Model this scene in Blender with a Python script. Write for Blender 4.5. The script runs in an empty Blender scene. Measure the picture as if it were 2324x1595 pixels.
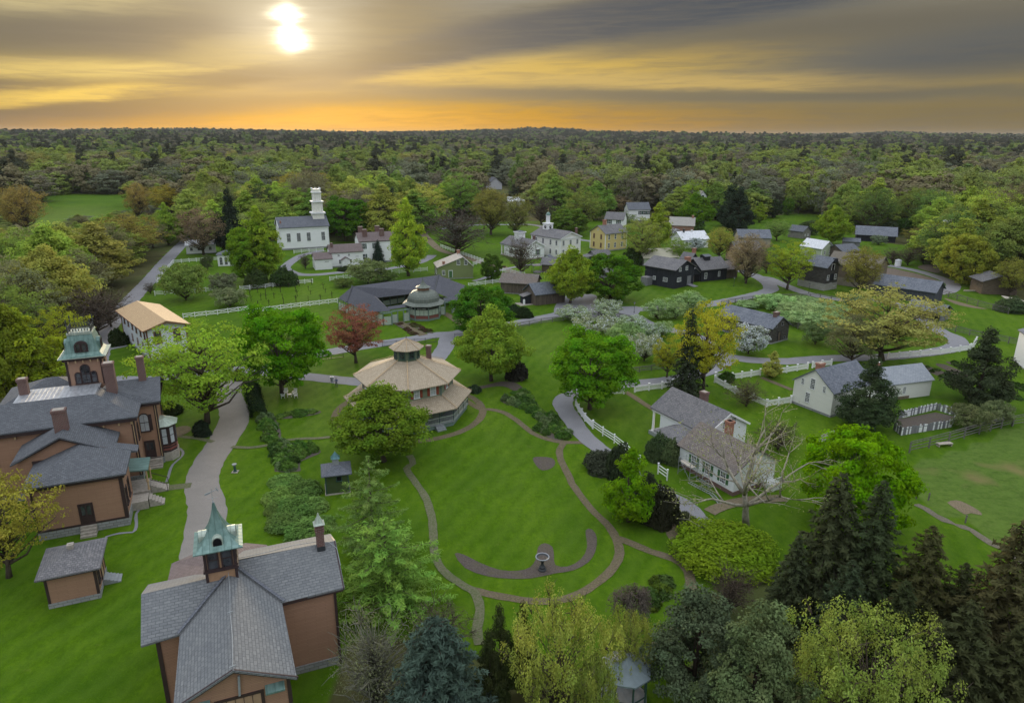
import bpy, math, random
import numpy as np
from mathutils import Vector, Matrix
SC = bpy.context.scene
COL = SC.collection
rad = math.radians
# ------------------------------------------------------------------ camera
CAM_H = 41.0; PITCH = rad(17.45); ROLL = rad(0.32); FPX = 1560.0; PX, PY = 1162.0, 797.5
cam = bpy.data.objects.new('camera', bpy.data.cameras.new('camera')); COL.objects.link(cam)
cam.data.sensor_width = 36; cam.data.lens = FPX / 2324 * 36; cam.data.clip_end = 20000; cam.data.clip_start = 1
cam.matrix_world = Matrix.Translation((0, 0, CAM_H)) @ Matrix.Rotation(math.pi/2 - PITCH, 4, 'X') @ Matrix.Rotation(ROLL, 4, 'Z')
SC.camera = cam
SC.view_settings.view_transform = 'Standard'; SC.view_settings.look = 'None'; SC.view_settings.gamma = 1
SC.view_settings.exposure = 0.70
try: SC.cycles.max_bounces = 5; SC.cycles.diffuse_bounces = 3; SC.cycles.transmission_bounces = 3; SC.cycles.transparent_max_bounces = 4
except Exception: pass
# measuring aids: a point of the photograph -> a point of the ground (or of a plane at height z)
TL = {'v': (0,0,1), 1: (0,255.3,.2686), 2: (567.4,283.7,.2686), 3: (1078,283.7,.2686), 4: (1645.4,283.7,.292), 5: (0,652.5,.2686), 6: (510.6,652.5,.2686),
      7: (1021.3,652.5,.2686), 8: (1588.7,624.1,.3164), 11: (0,1049.6,.3418), 12: (510.6,1049.6,.3418), 13: (1021.3,1049.6,.3418), 14: (1588.7,1049.6,.3419)}
for _n, _x, _y, _s in ((21,1330,1080,600/2324),(22,200,1280,550/1415),(23,2560,1520,640/1823),(24,1050,740,600/2324),(31,1960,800,900/2324),(32,3150,860,946/2324),(33,1400,1350,550/2140)):
    TL[_n] = (_x/1.7625, _y/1.7625, _s/1.7625)
def ray(t, x, y):
    a = TL[t]; dx = (a[0]+a[2]*x-PX)/FPX; dy = -(a[1]+a[2]*y-PY)/FPX
    ux = dx*math.cos(ROLL)-dy*math.sin(ROLL); uy = dx*math.sin(ROLL)+dy*math.cos(ROLL)
    return (ux, math.cos(PITCH)+uy*math.sin(PITCH), -math.sin(PITCH)+uy*math.cos(PITCH))
def W(t, x, y, z=0.):
    d = ray(t, x, y); k = (z-CAM_H)/d[2]; return (d[0]*k, d[1]*k)
def Z(t, x, y, P):
    d = ray(t, x, y); return CAM_H+d[2]*math.hypot(*P)/math.hypot(d[0], d[1])
def WID(t, w, P):            # width in metres of w measured units at ground point P
    return TL[t][2]*w/FPX*(P[1]*math.cos(PITCH)+CAM_H*math.sin(PITCH))
# ------------------------------------------------------------------ node helper
class N:
    def __init__(s, tree): s.t = tree
    def n(s, typ, **kw):
        n = s.t.nodes.new(typ)
        for k, v in kw.items(): setattr(n, k, v)
        return n
    def set(s, sock, v):
        if isinstance(v, bpy.types.NodeSocket): s.t.links.new(v, sock)
        elif v is not None:
            if isinstance(v, (tuple, list)) and len(v) == 3 and sock.type == 'RGBA': v = (*v, 1)
            sock.default_value = v
    def m(s, op, a, b=None, c=None, clamp=False):
        n = s.n('ShaderNodeMath', operation=op, use_clamp=clamp)
        for i, v in enumerate((a, b, c)):
            if v is not None: s.set(n.inputs[i], v)
        return n.outputs[0]
    def mix(s, f, a, b, bt='MIX'):
        n = s.n('ShaderNodeMix', data_type='RGBA', blend_type=bt, clamp_factor=True)
        s.set(n.inputs[0], f); s.set(n.inputs[6], a); s.set(n.inputs[7], b); return n.outputs[2]
    def noise(s, vec, scale, detail=3, rough=.55, dist=0.):
        n = s.n('ShaderNodeTexNoise'); s.set(n.inputs['Vector'], vec); n.inputs['Scale'].default_value = scale
        n.inputs['Detail'].default_value = detail; n.inputs['Roughness'].default_value = rough; n.inputs['Distortion'].default_value = dist
        return n.outputs['Fac']
    def map(s, v, a, b, c=0., d=1.):
        n = s.n('ShaderNodeMapRange', clamp=True); s.set(n.inputs[0], v)
        for i, q in enumerate((a, b, c, d)): n.inputs[i+1].default_value = q
        return n.outputs[0]
    def scalev(s, vec, xyz, rot=(0,0,0)):
        n = s.n('ShaderNodeMapping'); s.set(n.inputs[0], vec); n.inputs['Scale'].default_value = xyz; n.inputs['Rotation'].default_value = rot
        return n.outputs[0]
    def attr(s, name): return s.n('ShaderNodeAttribute', attribute_name=name).outputs
# ------------------------------------------------------------------ sky and sun
SUN_AZ, SUN_EL = rad(-16.4), rad(7.6)      # azimuth from +Y, positive to the right
world = bpy.data.worlds.new('World'); SC.world = world; world.use_nodes = True
wt = world.node_tree; wt.nodes.clear(); w = N(wt)
tc = w.n('ShaderNodeTexCoord'); sep = w.n('ShaderNodeSeparateXYZ'); wt.links.new(tc.outputs['Generated'], sep.inputs[0])
el = w.m('MULTIPLY', w.m('ARCSINE', w.m('MAXIMUM', w.m('MINIMUM', sep.outputs[2], .9999), -.9999)), 57.2958)
az = w.m('MULTIPLY', w.m('ARCTAN2', sep.outputs[0], sep.outputs[1]), 57.2958)
cmb = w.n('ShaderNodeCombineXYZ'); w.set(cmb.inputs[0], w.m('MULTIPLY', az, .055)); w.set(cmb.inputs[1], w.m('MULTIPLY', el, .38))
streak = w.scalev(cmb.outputs[0], (1,1,1), (0,0,rad(-8)))
n1 = w.noise(streak, 1.6, 8, .62, .8); n2 = w.noise(w.scalev(streak, (1.1,2.2,1)), 3.1, 8, .66, .6)
el2 = w.m('ADD', el, w.m('MULTIPLY', w.m('SUBTRACT', n1, .5), 1.0)); az2 = w.m('ADD', az, w.m('MULTIPLY', w.m('SUBTRACT', n2, .5), 6))
ramp = w.n('ShaderNodeValToRGB'); cr = ramp.color_ramp
stops = [(0,(.06,.07,.045)), (.158,(.06,.065,.045)), (.168,(.44,.25,.07)), (.19,(.40,.25,.075)), (.215,(.26,.19,.08)), (.25,(.30,.235,.10)), (.29,(.21,.175,.11)), (.34,(.26,.25,.22)),
         (.42,(.40,.42,.45)), (.62,(.76,.81,.88)), (1,(1.10,1.16,1.26))]
while len(cr.elements) < len(stops): cr.elements.new(.5)
for e, (p, c) in zip(cr.elements, stops): e.position = p; e.color = (*c, 1)
w.set(ramp.inputs[0], w.map(el2, -10, 50))
col = ramp.outputs[0]
def blob(col, c, x, y, rx, ry, ang, amt, sharp=2.6):
    d = ray('v', x, y); a0 = math.degrees(math.atan2(d[0], d[1])); e0 = math.degrees(math.atan2(d[2], math.hypot(d[0], d[1])))
    u = w.m('SUBTRACT', az2, a0); v = w.m('SUBTRACT', el2, e0); ca, sa = math.cos(rad(ang)), math.sin(rad(ang))
    p = w.m('DIVIDE', w.m('ADD', w.m('MULTIPLY', u, ca), w.m('MULTIPLY', v, sa)), rx*.0367)
    q = w.m('DIVIDE', w.m('SUBTRACT', w.m('MULTIPLY', v, ca), w.m('MULTIPLY', u, sa)), ry*.0367)
    r = w.m('ADD', w.m('POWER', w.m('ABSOLUTE', p), sharp), w.m('POWER', w.m('ABSOLUTE', q), sharp))
    return w.mix(w.m('MULTIPLY', w.m('EXPONENT', w.m('MULTIPLY', r, -1)), amt), col, c)
YEL=(.64,.44,.13); DBLUE=(.060,.066,.085); GBR=(.125,.108,.085); ORG=(.62,.31,.025)
for a in ((( .17,.14,.075), 2250,268,620,50,0,.9), (ORG,820,275,560,42,0,.95), ((.33,.26,.11),1750,180,520,40,2,.7), ((.11,.11,.11),2150,105,560,50,6,.97), (GBR,1720,85,480,42,3,.8),
          ((.20,.165,.10),1350,20,480,40,14,.8), ((.62,.52,.28),90,6,240,30,0,1.), ((.80,.60,.22),120,156,280,18,2,1.2), ((.105,.094,.08),250,72,400,42,5,1.), ((.10,.09,.08),480,84,190,22,8,.95),
          ((.115,.10,.085),90,210,320,20,-2,.9), ((.115,.10,.08),60,256,380,24,4,1.), ((.15,.12,.07),620,222,480,20,3,1.), ((.85,.60,.18),480,190,560,13,6,1.2), ((.75,.56,.25),880,172,300,22,5,.95), (YEL,1180,165,420,26,3,1.),
          ((.60,.43,.17),1500,192,460,24,-1,.9), ((.165,.145,.105),1250,214,760,14,-1,.95), ((.145,.13,.095),1950,217,460,11,0,.9), (DBLUE,1500,30,720,42,7,1.,4.), (DBLUE,1060,102,400,30,11,1.,4.), ((.085,.075,.06),720,152,320,20,9,1.,4.),
          ((.20,.16,.09),860,60,160,50,20,.8), ((.42,.33,.16),540,118,130,30,6,.8), (DBLUE,2250,140,260,36,4,.6)):
    col = blob(col, *a)
# soft grey streaks everywhere
col = w.mix(w.map(n2, .45, .68, 0, .42), col, (.15,.13,.10), 'MIX')
# far behind the viewer the veil of cloud is cool and even
back = w.map(w.m('ABSOLUTE', az), 55, 120)
col = w.mix(w.m('MULTIPLY', back, w.map(el, 0, 30, .9, .2)), col, (.60,.65,.73))
# the sun burning through two gaps of the cloud
def dist2(x, y, rx, ry):
    d = ray('v', x, y); a0 = math.degrees(math.atan2(d[0], d[1])); e0 = math.degrees(math.atan2(d[2], math.hypot(d[0], d[1])))
    azs = w.m('ADD', az, w.m('MULTIPLY', w.m('SUBTRACT', n2, .5), 1.6)); els = w.m('ADD', el, w.m('MULTIPLY', w.m('SUBTRACT', n1, .5), 1.0))
    p = w.m('DIVIDE', w.m('SUBTRACT', azs, a0), rx*.0367); q = w.m('DIVIDE', w.m('SUBTRACT', els, e0), ry*.0367)
    return w.m('EXPONENT', w.m('MULTIPLY', w.m('ADD', w.m('MULTIPLY', p, p), w.m('MULTIPLY', q, q)), -1))
glow = w.m('ADD', w.m('MULTIPLY', dist2(648,28,24,12), 1.6), w.m('ADD', w.m('MULTIPLY', dist2(663,90,25,16), 2.0), w.m('MULTIPLY', w.m('ADD', w.m('MULTIPLY', dist2(660,60,110,62), .8), w.m('ADD', w.m('MULTIPLY', dist2(656,58,14,30), 3.0), w.m('MULTIPLY', dist2(680,80,420,120), .12))), .40)))
lowk = w.map(el, 10, 26, .66, 1.06); col = w.mix(1., col, lowk, 'MULTIPLY')
hsv = w.n('ShaderNodeHueSaturation'); w.set(hsv.inputs['Saturation'], w.map(el, 9, 16, 1.12, 1.)); w.set(hsv.inputs['Color'], col); col = hsv.outputs[0]
gl = w.mix(1., (1,.9,.66), glow, 'MULTIPLY')
col = w.mix(1., col, gl, 'ADD')
sky = w.n('ShaderNodeTexSky', sky_type='NISHITA'); sky.sun_disc = False; sky.sun_elevation = SUN_EL; sky.sun_rotation = SUN_AZ
bg1 = w.n('ShaderNodeBackground'); wt.links.new(sky.outputs[0], bg1.inputs[0]); bg1.inputs[1].default_value = .07
bg2 = w.n('ShaderNodeBackground'); w.set(bg2.inputs[0], col); bg2.inputs[1].default_value = .90
mx = w.n('ShaderNodeMixShader'); mx.inputs[0].default_value = .94; wt.links.new(bg1.outputs[0], mx.inputs[1]); wt.links.new(bg2.outputs[0], mx.inputs[2])
wo = w.n('ShaderNodeOutputWorld'); wt.links.new(mx.outputs[0], wo.inputs[0])
sd = bpy.data.lights.new('sun', 'SUN'); sd.energy = 2.0; sd.angle = rad(10); sd.color = (1,.78,.5)
sun = bpy.data.objects.new('sun', sd); COL.objects.link(sun); sun.location = (0,0,200)
sun.rotation_euler = Vector((math.sin(SUN_AZ)*math.cos(SUN_EL), math.cos(SUN_AZ)*math.cos(SUN_EL), math.sin(SUN_EL))).to_track_quat('Z','Y').to_euler()
# ------------------------------------------------------------------ materials (procedural; UV is in metres on every face)
MC = {}
def mat(name, fn, rough=.8, spec=.2):
    if name in MC: return MC[name]
    m = bpy.data.materials.new(name); m.use_nodes = True; t = m.node_tree; t.nodes.clear(); s = N(t)
    b = s.n('ShaderNodeBsdfPrincipled'); b.inputs['Roughness'].default_value = rough; b.inputs['Specular IOR Level'].default_value = spec
    o = s.n('ShaderNodeOutputMaterial'); t.links.new(b.outputs[0], o.inputs[0])
    r = fn(s, b)
    if r is not None: s.set(b.inputs['Base Color'], r)
    MC[name] = m; return m
def uv(s): return s.n('ShaderNodeTexCoord').outputs['UV']
def oc(s): return s.n('ShaderNodeTexCoord').outputs['Object']
def mul(c, k): return tuple(x*k for x in c)
def bump(s, b, h, dist, st=.6):
    n = s.n('ShaderNodeBump'); n.inputs['Strength'].default_value = st; n.inputs['Distance'].default_value = dist; s.set(n.inputs['Height'], h); s.t.links.new(n.outputs[0], b.inputs['Normal'])
def plain(name, c, rough=.7, spec=.25, var=.12, sc=3.):
    def f(s, b):
        return s.mix(s.map(s.noise(oc(s), sc, 4), .3, .7), mul(c, 1-var), mul(c, 1+var))
    return mat(name, f, rough, spec)
def bricks(s, c1, c2, cm, bw, bh, mort, off=.5, bias=0.):
    n = s.n('ShaderNodeTexBrick'); s.set(n.inputs['Vector'], uv(s)); s.set(n.inputs['Color1'], c1); s.set(n.inputs['Color2'], c2); s.set(n.inputs['Mortar'], cm)
    n.inputs['Scale'].default_value = 1; n.inputs['Mortar Size'].default_value = mort; n.inputs['Mortar Smooth'].default_value = .3; n.inputs['Brick Width'].default_value = bw
    n.inputs['Row Height'].default_value = bh; n.inputs['Bias'].default_value = bias; n.offset = off; return n
def shingle(name, c1, c2, row=.22, bw=.34, stain=None, rough=.75):
    def f(s, b):
        n = bricks(s, c1, c2, mul(c1, .45), bw, row, .022)
        big = s.map(s.noise(oc(s), .5, 5, .65), .35, .7)
        c = s.mix(s.m('MULTIPLY', big, .45), n.outputs[0], stain or mul(c2, 1.35))
        c = s.mix(s.map(s.noise(s.scalev(uv(s), (2.2,4,4)), 1., 5, .8), .4, .68, 0, .75), c, mul(c1, .7))
        bump(s, b, n.outputs['Fac'], -.03); return c
    return mat(name, f, rough, .3)
def siding(name, c, row=.13, dark=.8, grime=.12):
    def f(s, b):
        sx = s.n('ShaderNodeSeparateXYZ'); s.set(sx.inputs[0], uv(s)); v = s.m('FRACT', s.m('DIVIDE', sx.outputs[1], row))
        c1 = s.mix(s.map(v, .0, .22), mul(c, dark), c)
        g = s.map(s.noise(s.scalev(uv(s), (.25,1.2,1)), 1.2, 5, .6), .4, .75)
        bump(s, b, v, .02, .5); return s.mix(s.m('MULTIPLY', g, grime*2), c1, mul(c, .72))
    return mat(name, f, .65, .25)
def brickwall(name, c1, c2, cm, bw=.42, bh=.13, mort=.012):
    def f(s, b):
        n = bricks(s, c1, c2, cm, bw, bh, mort); g = s.map(s.noise(oc(s), .7, 5), .35, .7)
        bump(s, b, n.outputs['Fac'], -.01, .4); return s.mix(s.m('MULTIPLY', g, .3), n.outputs[0], mul(c1, .75))
    return mat(name, f, .85, .15)
def planks(name, c1, c2, wdt=.25):
    def f(s, b):
        n = s.n('ShaderNodeTexBrick'); s.set(n.inputs['Vector'], s.scalev(uv(s), (1,1,1), (0,0,rad(90)))); s.set(n.inputs['Color1'], c1); s.set(n.inputs['Color2'], c2); s.set(n.inputs['Mortar'], mul(c1, .25))
        n.inputs['Scale'].default_value = 1; n.inputs['Mortar Size'].default_value = .018; n.inputs['Brick Width'].default_value = 7; n.inputs['Row Height'].default_value = wdt
        g = s.map(s.noise(s.scalev(uv(s), (5,.5,1)), 1.3, 5, .65), .35, .7)
        bump(s, b, n.outputs['Fac'], -.02); return s.mix(s.m('MULTIPLY', g, .6), n.outputs[0], mul(c2, 1.6))
    return mat(name, f, .9, .1)
def logs(name, c1, c2, row=.32):
    def f(s, b):
        sx = s.n('ShaderNodeSeparateXYZ'); s.set(sx.inputs[0], uv(s)); v = s.m('ABSOLUTE', s.m('SUBTRACT', s.m('FRACT', s.m('DIVIDE', sx.outputs[1], row)), .5))
        g = s.noise(s.scalev(uv(s), (.6,4,1)), 1.5, 5, .6)
        c = s.mix(s.map(g, .3, .7), c1, c2); bump(s, b, s.m('MULTIPLY', v, -1), .12, .8)
        return s.mix(s.map(v, .36, .46), c, mul(c1, .35))
    return mat(name, f, .9, .1)
def metal(name, c, seam=.5, rough=.4, c2=None):
    def f(s, b):
        b.inputs['Metallic'].default_value = .25
        sx = s.n('ShaderNodeSeparateXYZ'); s.set(sx.inputs[0], uv(s)); v = s.m('ABSOLUTE', s.m('SUBTRACT', s.m('FRACT', s.m('DIVIDE', sx.outputs[0], seam)), .5))
        g = s.map(s.noise(s.scalev(uv(s), (2.5,.7,1)), 1.2, 6, .65), .3, .72)
        c_ = s.mix(g, mul(c, .75), c2 or mul(c, 1.35)); bump(s, b, s.map(v, .45, .5), .05, .6)
        return s.mix(s.map(v, .46, .49, 0, .35), c_, mul(c, .5))
    return mat(name, f, rough, .5)
WHITE = siding('white_clapboard', (.84,.85,.86)); CREAM = siding('cream_clapboard', (.76,.75,.71)); YELLOW = siding('yellow_clapboard', (.62,.50,.22)); GREENW = siding('olive_green_clapboard', (.20,.24,.10))
SAGE = siding('sage_green_boards', (.20,.235,.16), .9, .85); PALEGREEN = siding('pale_green_clapboard', (.42,.48,.34))
TRIMW = plain('white_trim', (.74,.75,.76), .6, .3, .06); BROWNB = brickwall('painted_brown_brick', (.33,.195,.13), (.37,.22,.145), (.24,.145,.10), 1.6, .13, .013)
TRIMD = plain('dark_brown_trim', (.045,.028,.028), .5, .3); TRIMT = plain('tan_trim', (.42,.30,.17), .6, .3)
BRICKCH = brickwall('chimney_brick', (.16,.075,.065), (.12,.06,.055), (.22,.19,.17), .3, .12, .02); BRICKR = brickwall('orange_red_brick', (.38,.13,.08), (.30,.11,.07), (.34,.28,.22), .3, .12, .02)
STONE = brickwall('grey_stone', (.30,.31,.31), (.22,.23,.23), (.15,.15,.14), .7, .3, .03); FIELDST = brickwall('brown_field_stone', (.24,.19,.13), (.15,.12,.09), (.11,.09,.07), .5, .3, .05)
SLATE = shingle('grey_blue_shingles', (.10,.11,.13), (.145,.155,.18)); SLATEN = shingle('charcoal_grey_shingles', (.085,.092,.105), (.14,.15,.165), .2, .38, (.13,.14,.155))
GREYSH = shingle('weathered_grey_shingles', (.115,.115,.125), (.215,.21,.215), .24, .3, (.26,.245,.24)); CEDAR = shingle('pale_cedar_shingles', (.36,.29,.20), (.48,.40,.29), .26, .3, (.40,.34,.26))
BLUESH = shingle('blue_grey_slate', (.105,.12,.15), (.20,.22,.26), .25, .35, (.27,.285,.32)); TANSH = shingle('tan_shingles', (.46,.31,.17), (.54,.38,.21), .3, .45, (.5,.36,.2)); PURPSH = shingle('mauve_brown_shingles', (.15,.115,.11), (.20,.155,.15), .25, .4, (.2,.16,.16))
DARKSH = shingle('dark_slate_roof', (.075,.08,.10), (.105,.11,.13), .25, .4, (.11,.11,.125)); LITESH = shingle('pale_grey_shingles', (.33,.32,.30), (.42,.41,.38), .25, .35, (.42,.38,.33)); REDSH = shingle('rust_mossy_shingles', (.15,.13,.12), (.25,.225,.20), .25, .3, (.22,.15,.10))
WOODB = planks('brown_barn_planks', (.07,.055,.045), (.13,.105,.085)); WOODD = planks('black_stained_planks', (.016,.018,.024), (.03,.033,.04), .3); WOODG = planks('grey_barn_planks', (.13,.135,.15), (.20,.20,.21), .28)
LOGD = logs('dark_logs', (.055,.052,.05), (.125,.118,.11)); LOGB = logs('brown_logs', (.12,.09,.065), (.20,.16,.12)); WOODP = plain('pale_cut_wood', (.40,.36,.30), .8)
COPPER = metal('green_copper', (.10,.20,.18), .5, .45, (.20,.31,.28)); COPPERL = metal('pale_copper', (.36,.42,.36), .5, .45); LEAD = metal('grey_metal_roof', (.28,.30,.33), .45, .35, (.5,.52,.55)); DOMEM = metal('grey_green_dome_metal', (.10,.125,.11), .6, .5, (.16,.18,.145)); WHITEM = metal('white_metal_roof', (.55,.57,.6), .5, .5)
def glassf(s, b):
    b.inputs['Specular IOR Level'].default_value = .8; return s.mix(s.map(s.noise(oc(s), 1.1, 2), .35, .65), (.012,.014,.018), (.06,.065,.075))
GLASS = mat('window_glass', glassf, .12, .8)
CURT = plain('glass_with_curtain', (.42,.45,.48), .25, .6, .1); SHUTG = plain('green_shutter_paint', (.06,.14,.06), .6); SHUTB = plain('dark_green_shutter_paint', (.03,.07,.055), .6); SHUTR = plain('rust_red_paint', (.26,.06,.035), .6)
DKMETAL = plain('dark_iron', (.03,.035,.04), .5, .4); GREYP = plain('grey_paint', (.25,.27,.28), .6); TEAL = plain('sage_blue_paint', (.16,.22,.20), .6); BLACK = plain('dark_opening', (.012,.012,.014), .9, .05)
CONC = plain('pale_stone_steps', (.33,.30,.26), .9, .1, .2); POSTW = plain('weathered_fence_wood', (.15,.145,.13), .95, .05, .25); MAROON = plain('maroon_panel', (.20,.07,.06), .6); PANELG = plain('pale_green_panel', (.38,.44,.37), .6)
def barkf(c):
    def f(s, b):
        g = s.noise(s.scalev(oc(s), (3,3,.6)), 1.5, 5, .65); bump(s, b, g, .05, .6); return s.mix(s.map(g, .3, .7), mul(c, .6), mul(c, 1.4))
    return f
BARK = mat('grey_brown_bark', barkf((.10,.08,.062)), .95, .05); BARKL = mat('pale_grey_bark', barkf((.30,.28,.24)), .95, .05); BARKD = mat('dark_bark', barkf((.045,.035,.028)), .95, .05)
def leafm(name, trans=.33, rough=.6, vary=.62, flower=None):  # flower = a fixed colour instead of the object's own
    m = bpy.data.materials.new(name); m.use_nodes = True; t = m.node_tree; t.nodes.clear(); s = N(t)
    oi = s.n('ShaderNodeObjectInfo'); tint = s.attr('tint')[2]
    c = oi.outputs['Color'] if flower is None else s.mix(0., flower, flower)
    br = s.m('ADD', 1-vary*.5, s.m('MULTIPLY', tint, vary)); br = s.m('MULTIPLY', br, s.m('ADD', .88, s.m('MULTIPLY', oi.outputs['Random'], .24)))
    hs = s.n('ShaderNodeHueSaturation'); s.set(hs.inputs['Color'], c); s.set(hs.inputs['Value'], br)
    s.set(hs.inputs['Hue'], s.m('ADD', .5, s.m('MULTIPLY', s.m('SUBTRACT', s.noise(oc(s), .35, 2), .5), -.09)))
    d = s.n('ShaderNodeBsdfDiffuse'); tr = s.n('ShaderNodeBsdfTranslucent'); mx = s.n('ShaderNodeMixShader'); mx.inputs[0].default_value = trans
    for q in (d, tr): t.links.new(hs.outputs[0], q.inputs[0])
    t.links.new(d.outputs[0], mx.inputs[1]); t.links.new(tr.outputs[0], mx.inputs[2])
    o = s.n('ShaderNodeOutputMaterial'); t.links.new(mx.outputs[0], o.inputs[0]); return m
LEAF = leafm('spring_leaves'); NEEDLE = leafm('conifer_needles', .08, .7, .7); FLOWER = leafm('white_blossom', .25, .7, .35, (.68,.72,.78))
# ------------------------------------------------------------------ mesh builder
class MB:
    def __init__(s): s.v = []; s.f = []
    def poly(s, pts): i = len(s.v); s.v += [tuple(p) for p in pts]; s.f.append(tuple(range(i, i+len(pts)))); return s
    def box(s, x0, y0, z0, x1, y1, z1):
        i = len(s.v); s.v += [(x0,y0,z0),(x1,y0,z0),(x1,y1,z0),(x0,y1,z0),(x0,y0,z1),(x1,y0,z1),(x1,y1,z1),(x0,y1,z1)]
        s.f += [tuple(i+k for k in q) for q in ((0,3,2,1),(4,5,6,7),(0,1,5,4),(1,2,6,5),(2,3,7,6),(3,0,4,7))]; return s
    def prism(s, pts, z0, z1, cap=True):
        n = len(pts); i = len(s.v); s.v += [(p[0],p[1],z0) for p in pts]+[(p[0],p[1],z1) for p in pts]
        s.f += [(i+k, i+(k+1)%n, i+n+(k+1)%n, i+n+k) for k in range(n)]
        if cap: s.f += [tuple(i+n+k for k in range(n)), tuple(i+k for k in reversed(range(n)))]
        return s
    def solid(s, top, th):       # a sheet (list of 3D points, counter-clockwise from above) given thickness downwards
        n = len(top); i = len(s.v); s.v += [tuple(p) for p in top]+[(p[0],p[1],p[2]-th) for p in top]
        s.f += [tuple(i+k for k in range(n)), tuple(i+n+k for k in reversed(range(n)))]
        s.f += [(i+k, i+n+k, i+n+(k+1)%n, i+(k+1)%n) for k in range(n)]; return s
    def bar(s, p, q, a, b=None):   # square-section beam between two points
        b = b or a; p = Vector(p); q = Vector(q); d = (q-p).normalized(); up = Vector((0,0,1)) if abs(d.z) < .9 else Vector((0,1,0))
        x = d.cross(up).normalized()*a/2; y = x.cross(d).normalized()*b/2; i = len(s.v)
        for c in (p, q): s.v += [tuple(c-x-y), tuple(c+x-y), tuple(c+x+y), tuple(c-x+y)]
        s.f += [(i,i+1,i+5,i+4),(i+1,i+2,i+6,i+5),(i+2,i+3,i+7,i+6),(i+3,i,i+4,i+7),(i+3,i+2,i+1,i),(i+4,i+5,i+6,i+7)]; return s
    def lathe(s, prof, n=16, c=(0,0), a0=0., sx=1., sy=1., cap=True):
        i = len(s.v); m = len(prof)
        for r, z in prof:
            for k in range(n):
                a = a0+2*math.pi*k/n; s.v.append((c[0]+r*math.cos(a)*sx, c[1]+r*math.sin(a)*sy, z))
        for j in range(m-1):
            for k in range(n): s.f.append((i+j*n+k, i+j*n+(k+1)%n, i+(j+1)*n+(k+1)%n, i+(j+1)*n+k))
        if cap: s.f.append(tuple(i+(m-1)*n+k for k in range(n))); s.f.append(tuple(i+k for k in reversed(range(n))))
        return s
    def tube(s, pts, rs, n=6):
        i0 = len(s.v); m = len(pts)
        for j in range(m):
            p = Vector(pts[j]); d = (Vector(pts[min(j+1,m-1)])-Vector(pts[max(j-1,0)])).normalized()
            x = d.orthogonal().normalized(); y = d.cross(x)
            for k in range(n):
                a = 2*math.pi*k/n; s.v.append(tuple(p+(x*math.cos(a)+y*math.sin(a))*rs[j]))
        for j in range(m-1):
            for k in range(n): s.f.append((i0+j*n+k, i0+j*n+(k+1)%n, i0+(j+1)*n+(k+1)%n, i0+(j+1)*n+k))
        s.f.append(tuple(i0+k for k in reversed(range(n)))); s.f.append(tuple(i0+(m-1)*n+k for k in range(n))); return s
    def mesh(s, name, m, smooth=False):
        me = bpy.data.meshes.new(name); me.from_pydata(s.v, [], s.f)
        if m: me.materials.append(m)
        uvl = me.uv_layers.new(name='UVMap'); V = [Vector(v) for v in s.v]; buf = np.empty(len(me.loops)*2, dtype=np.float32); li = 0
        for f in s.f:
            a = V[f[0]]; nn = Vector((0,0,0))
            for k in range(1, len(f)-1): nn += (V[f[k]]-a).cross(V[f[k+1]]-a)
            if nn.length < 1e-12: nn = Vector((0,0,1))
            nn.normalize(); t = Vector((0,0,1)).cross(nn)
            t = t.normalized() if t.length > .02 else Vector((1,0,0))
            b = nn.cross(t)
            for k in f: buf[li] = V[k].dot(t); buf[li+1] = V[k].dot(b); li += 2
        uvl.data.foreach_set('uv', buf)
        if smooth: me.polygons.foreach_set('use_smooth', [True]*len(me.polygons))
        me.update(); return me
    def build(s, name, m, parent=None, loc=None, rz=0., smooth=False):
        o = bpy.data.objects.new(name, s.mesh(name, m, smooth)); COL.objects.link(o)
        if parent: o.parent = parent
        if loc: o.location = loc if len(loc) == 3 else (*loc, 0)
        o.rotation_euler = (0,0,rz); return o
def tag(o, label=None, cat=None, group=None, kind=None):
    if label: o['label'] = label
    if cat: o['category'] = cat
    if group: o['group'] = group
    if kind: o['kind'] = kind
    return o
def thing(name, label, cat, loc=(0,0), ang=0., group=None):
    o = bpy.data.objects.new(name, None); COL.objects.link(o); o.empty_display_size = .5
    o.location = (*loc, 0) if len(loc) == 2 else loc; o.rotation_euler = (0,0,rad(ang)); return tag(o, label, cat, group)
def smoothpath(P, closed=False, step=1.2):
    P = [Vector((p[0],p[1])) for p in P]; out = []; n = len(P)
    for i in range(n if closed else n-1):
        if closed: a,b,c,d = P[i-1],P[i],P[(i+1)%n],P[(i+2)%n]
        else: a,b,c,d = P[max(i-1,0)],P[i],P[i+1],P[min(i+2,n-1)]
        k = max(2, int((c-b).length/step))
        for j in range(k):
            t = j/k; out.append(.5*((2*b)+(c-a)*t+(2*a-5*b+4*c-d)*t*t+(3*b-a-3*c+d)*t*t*t))
    if not closed: out.append(P[-1])
    return out
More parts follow.
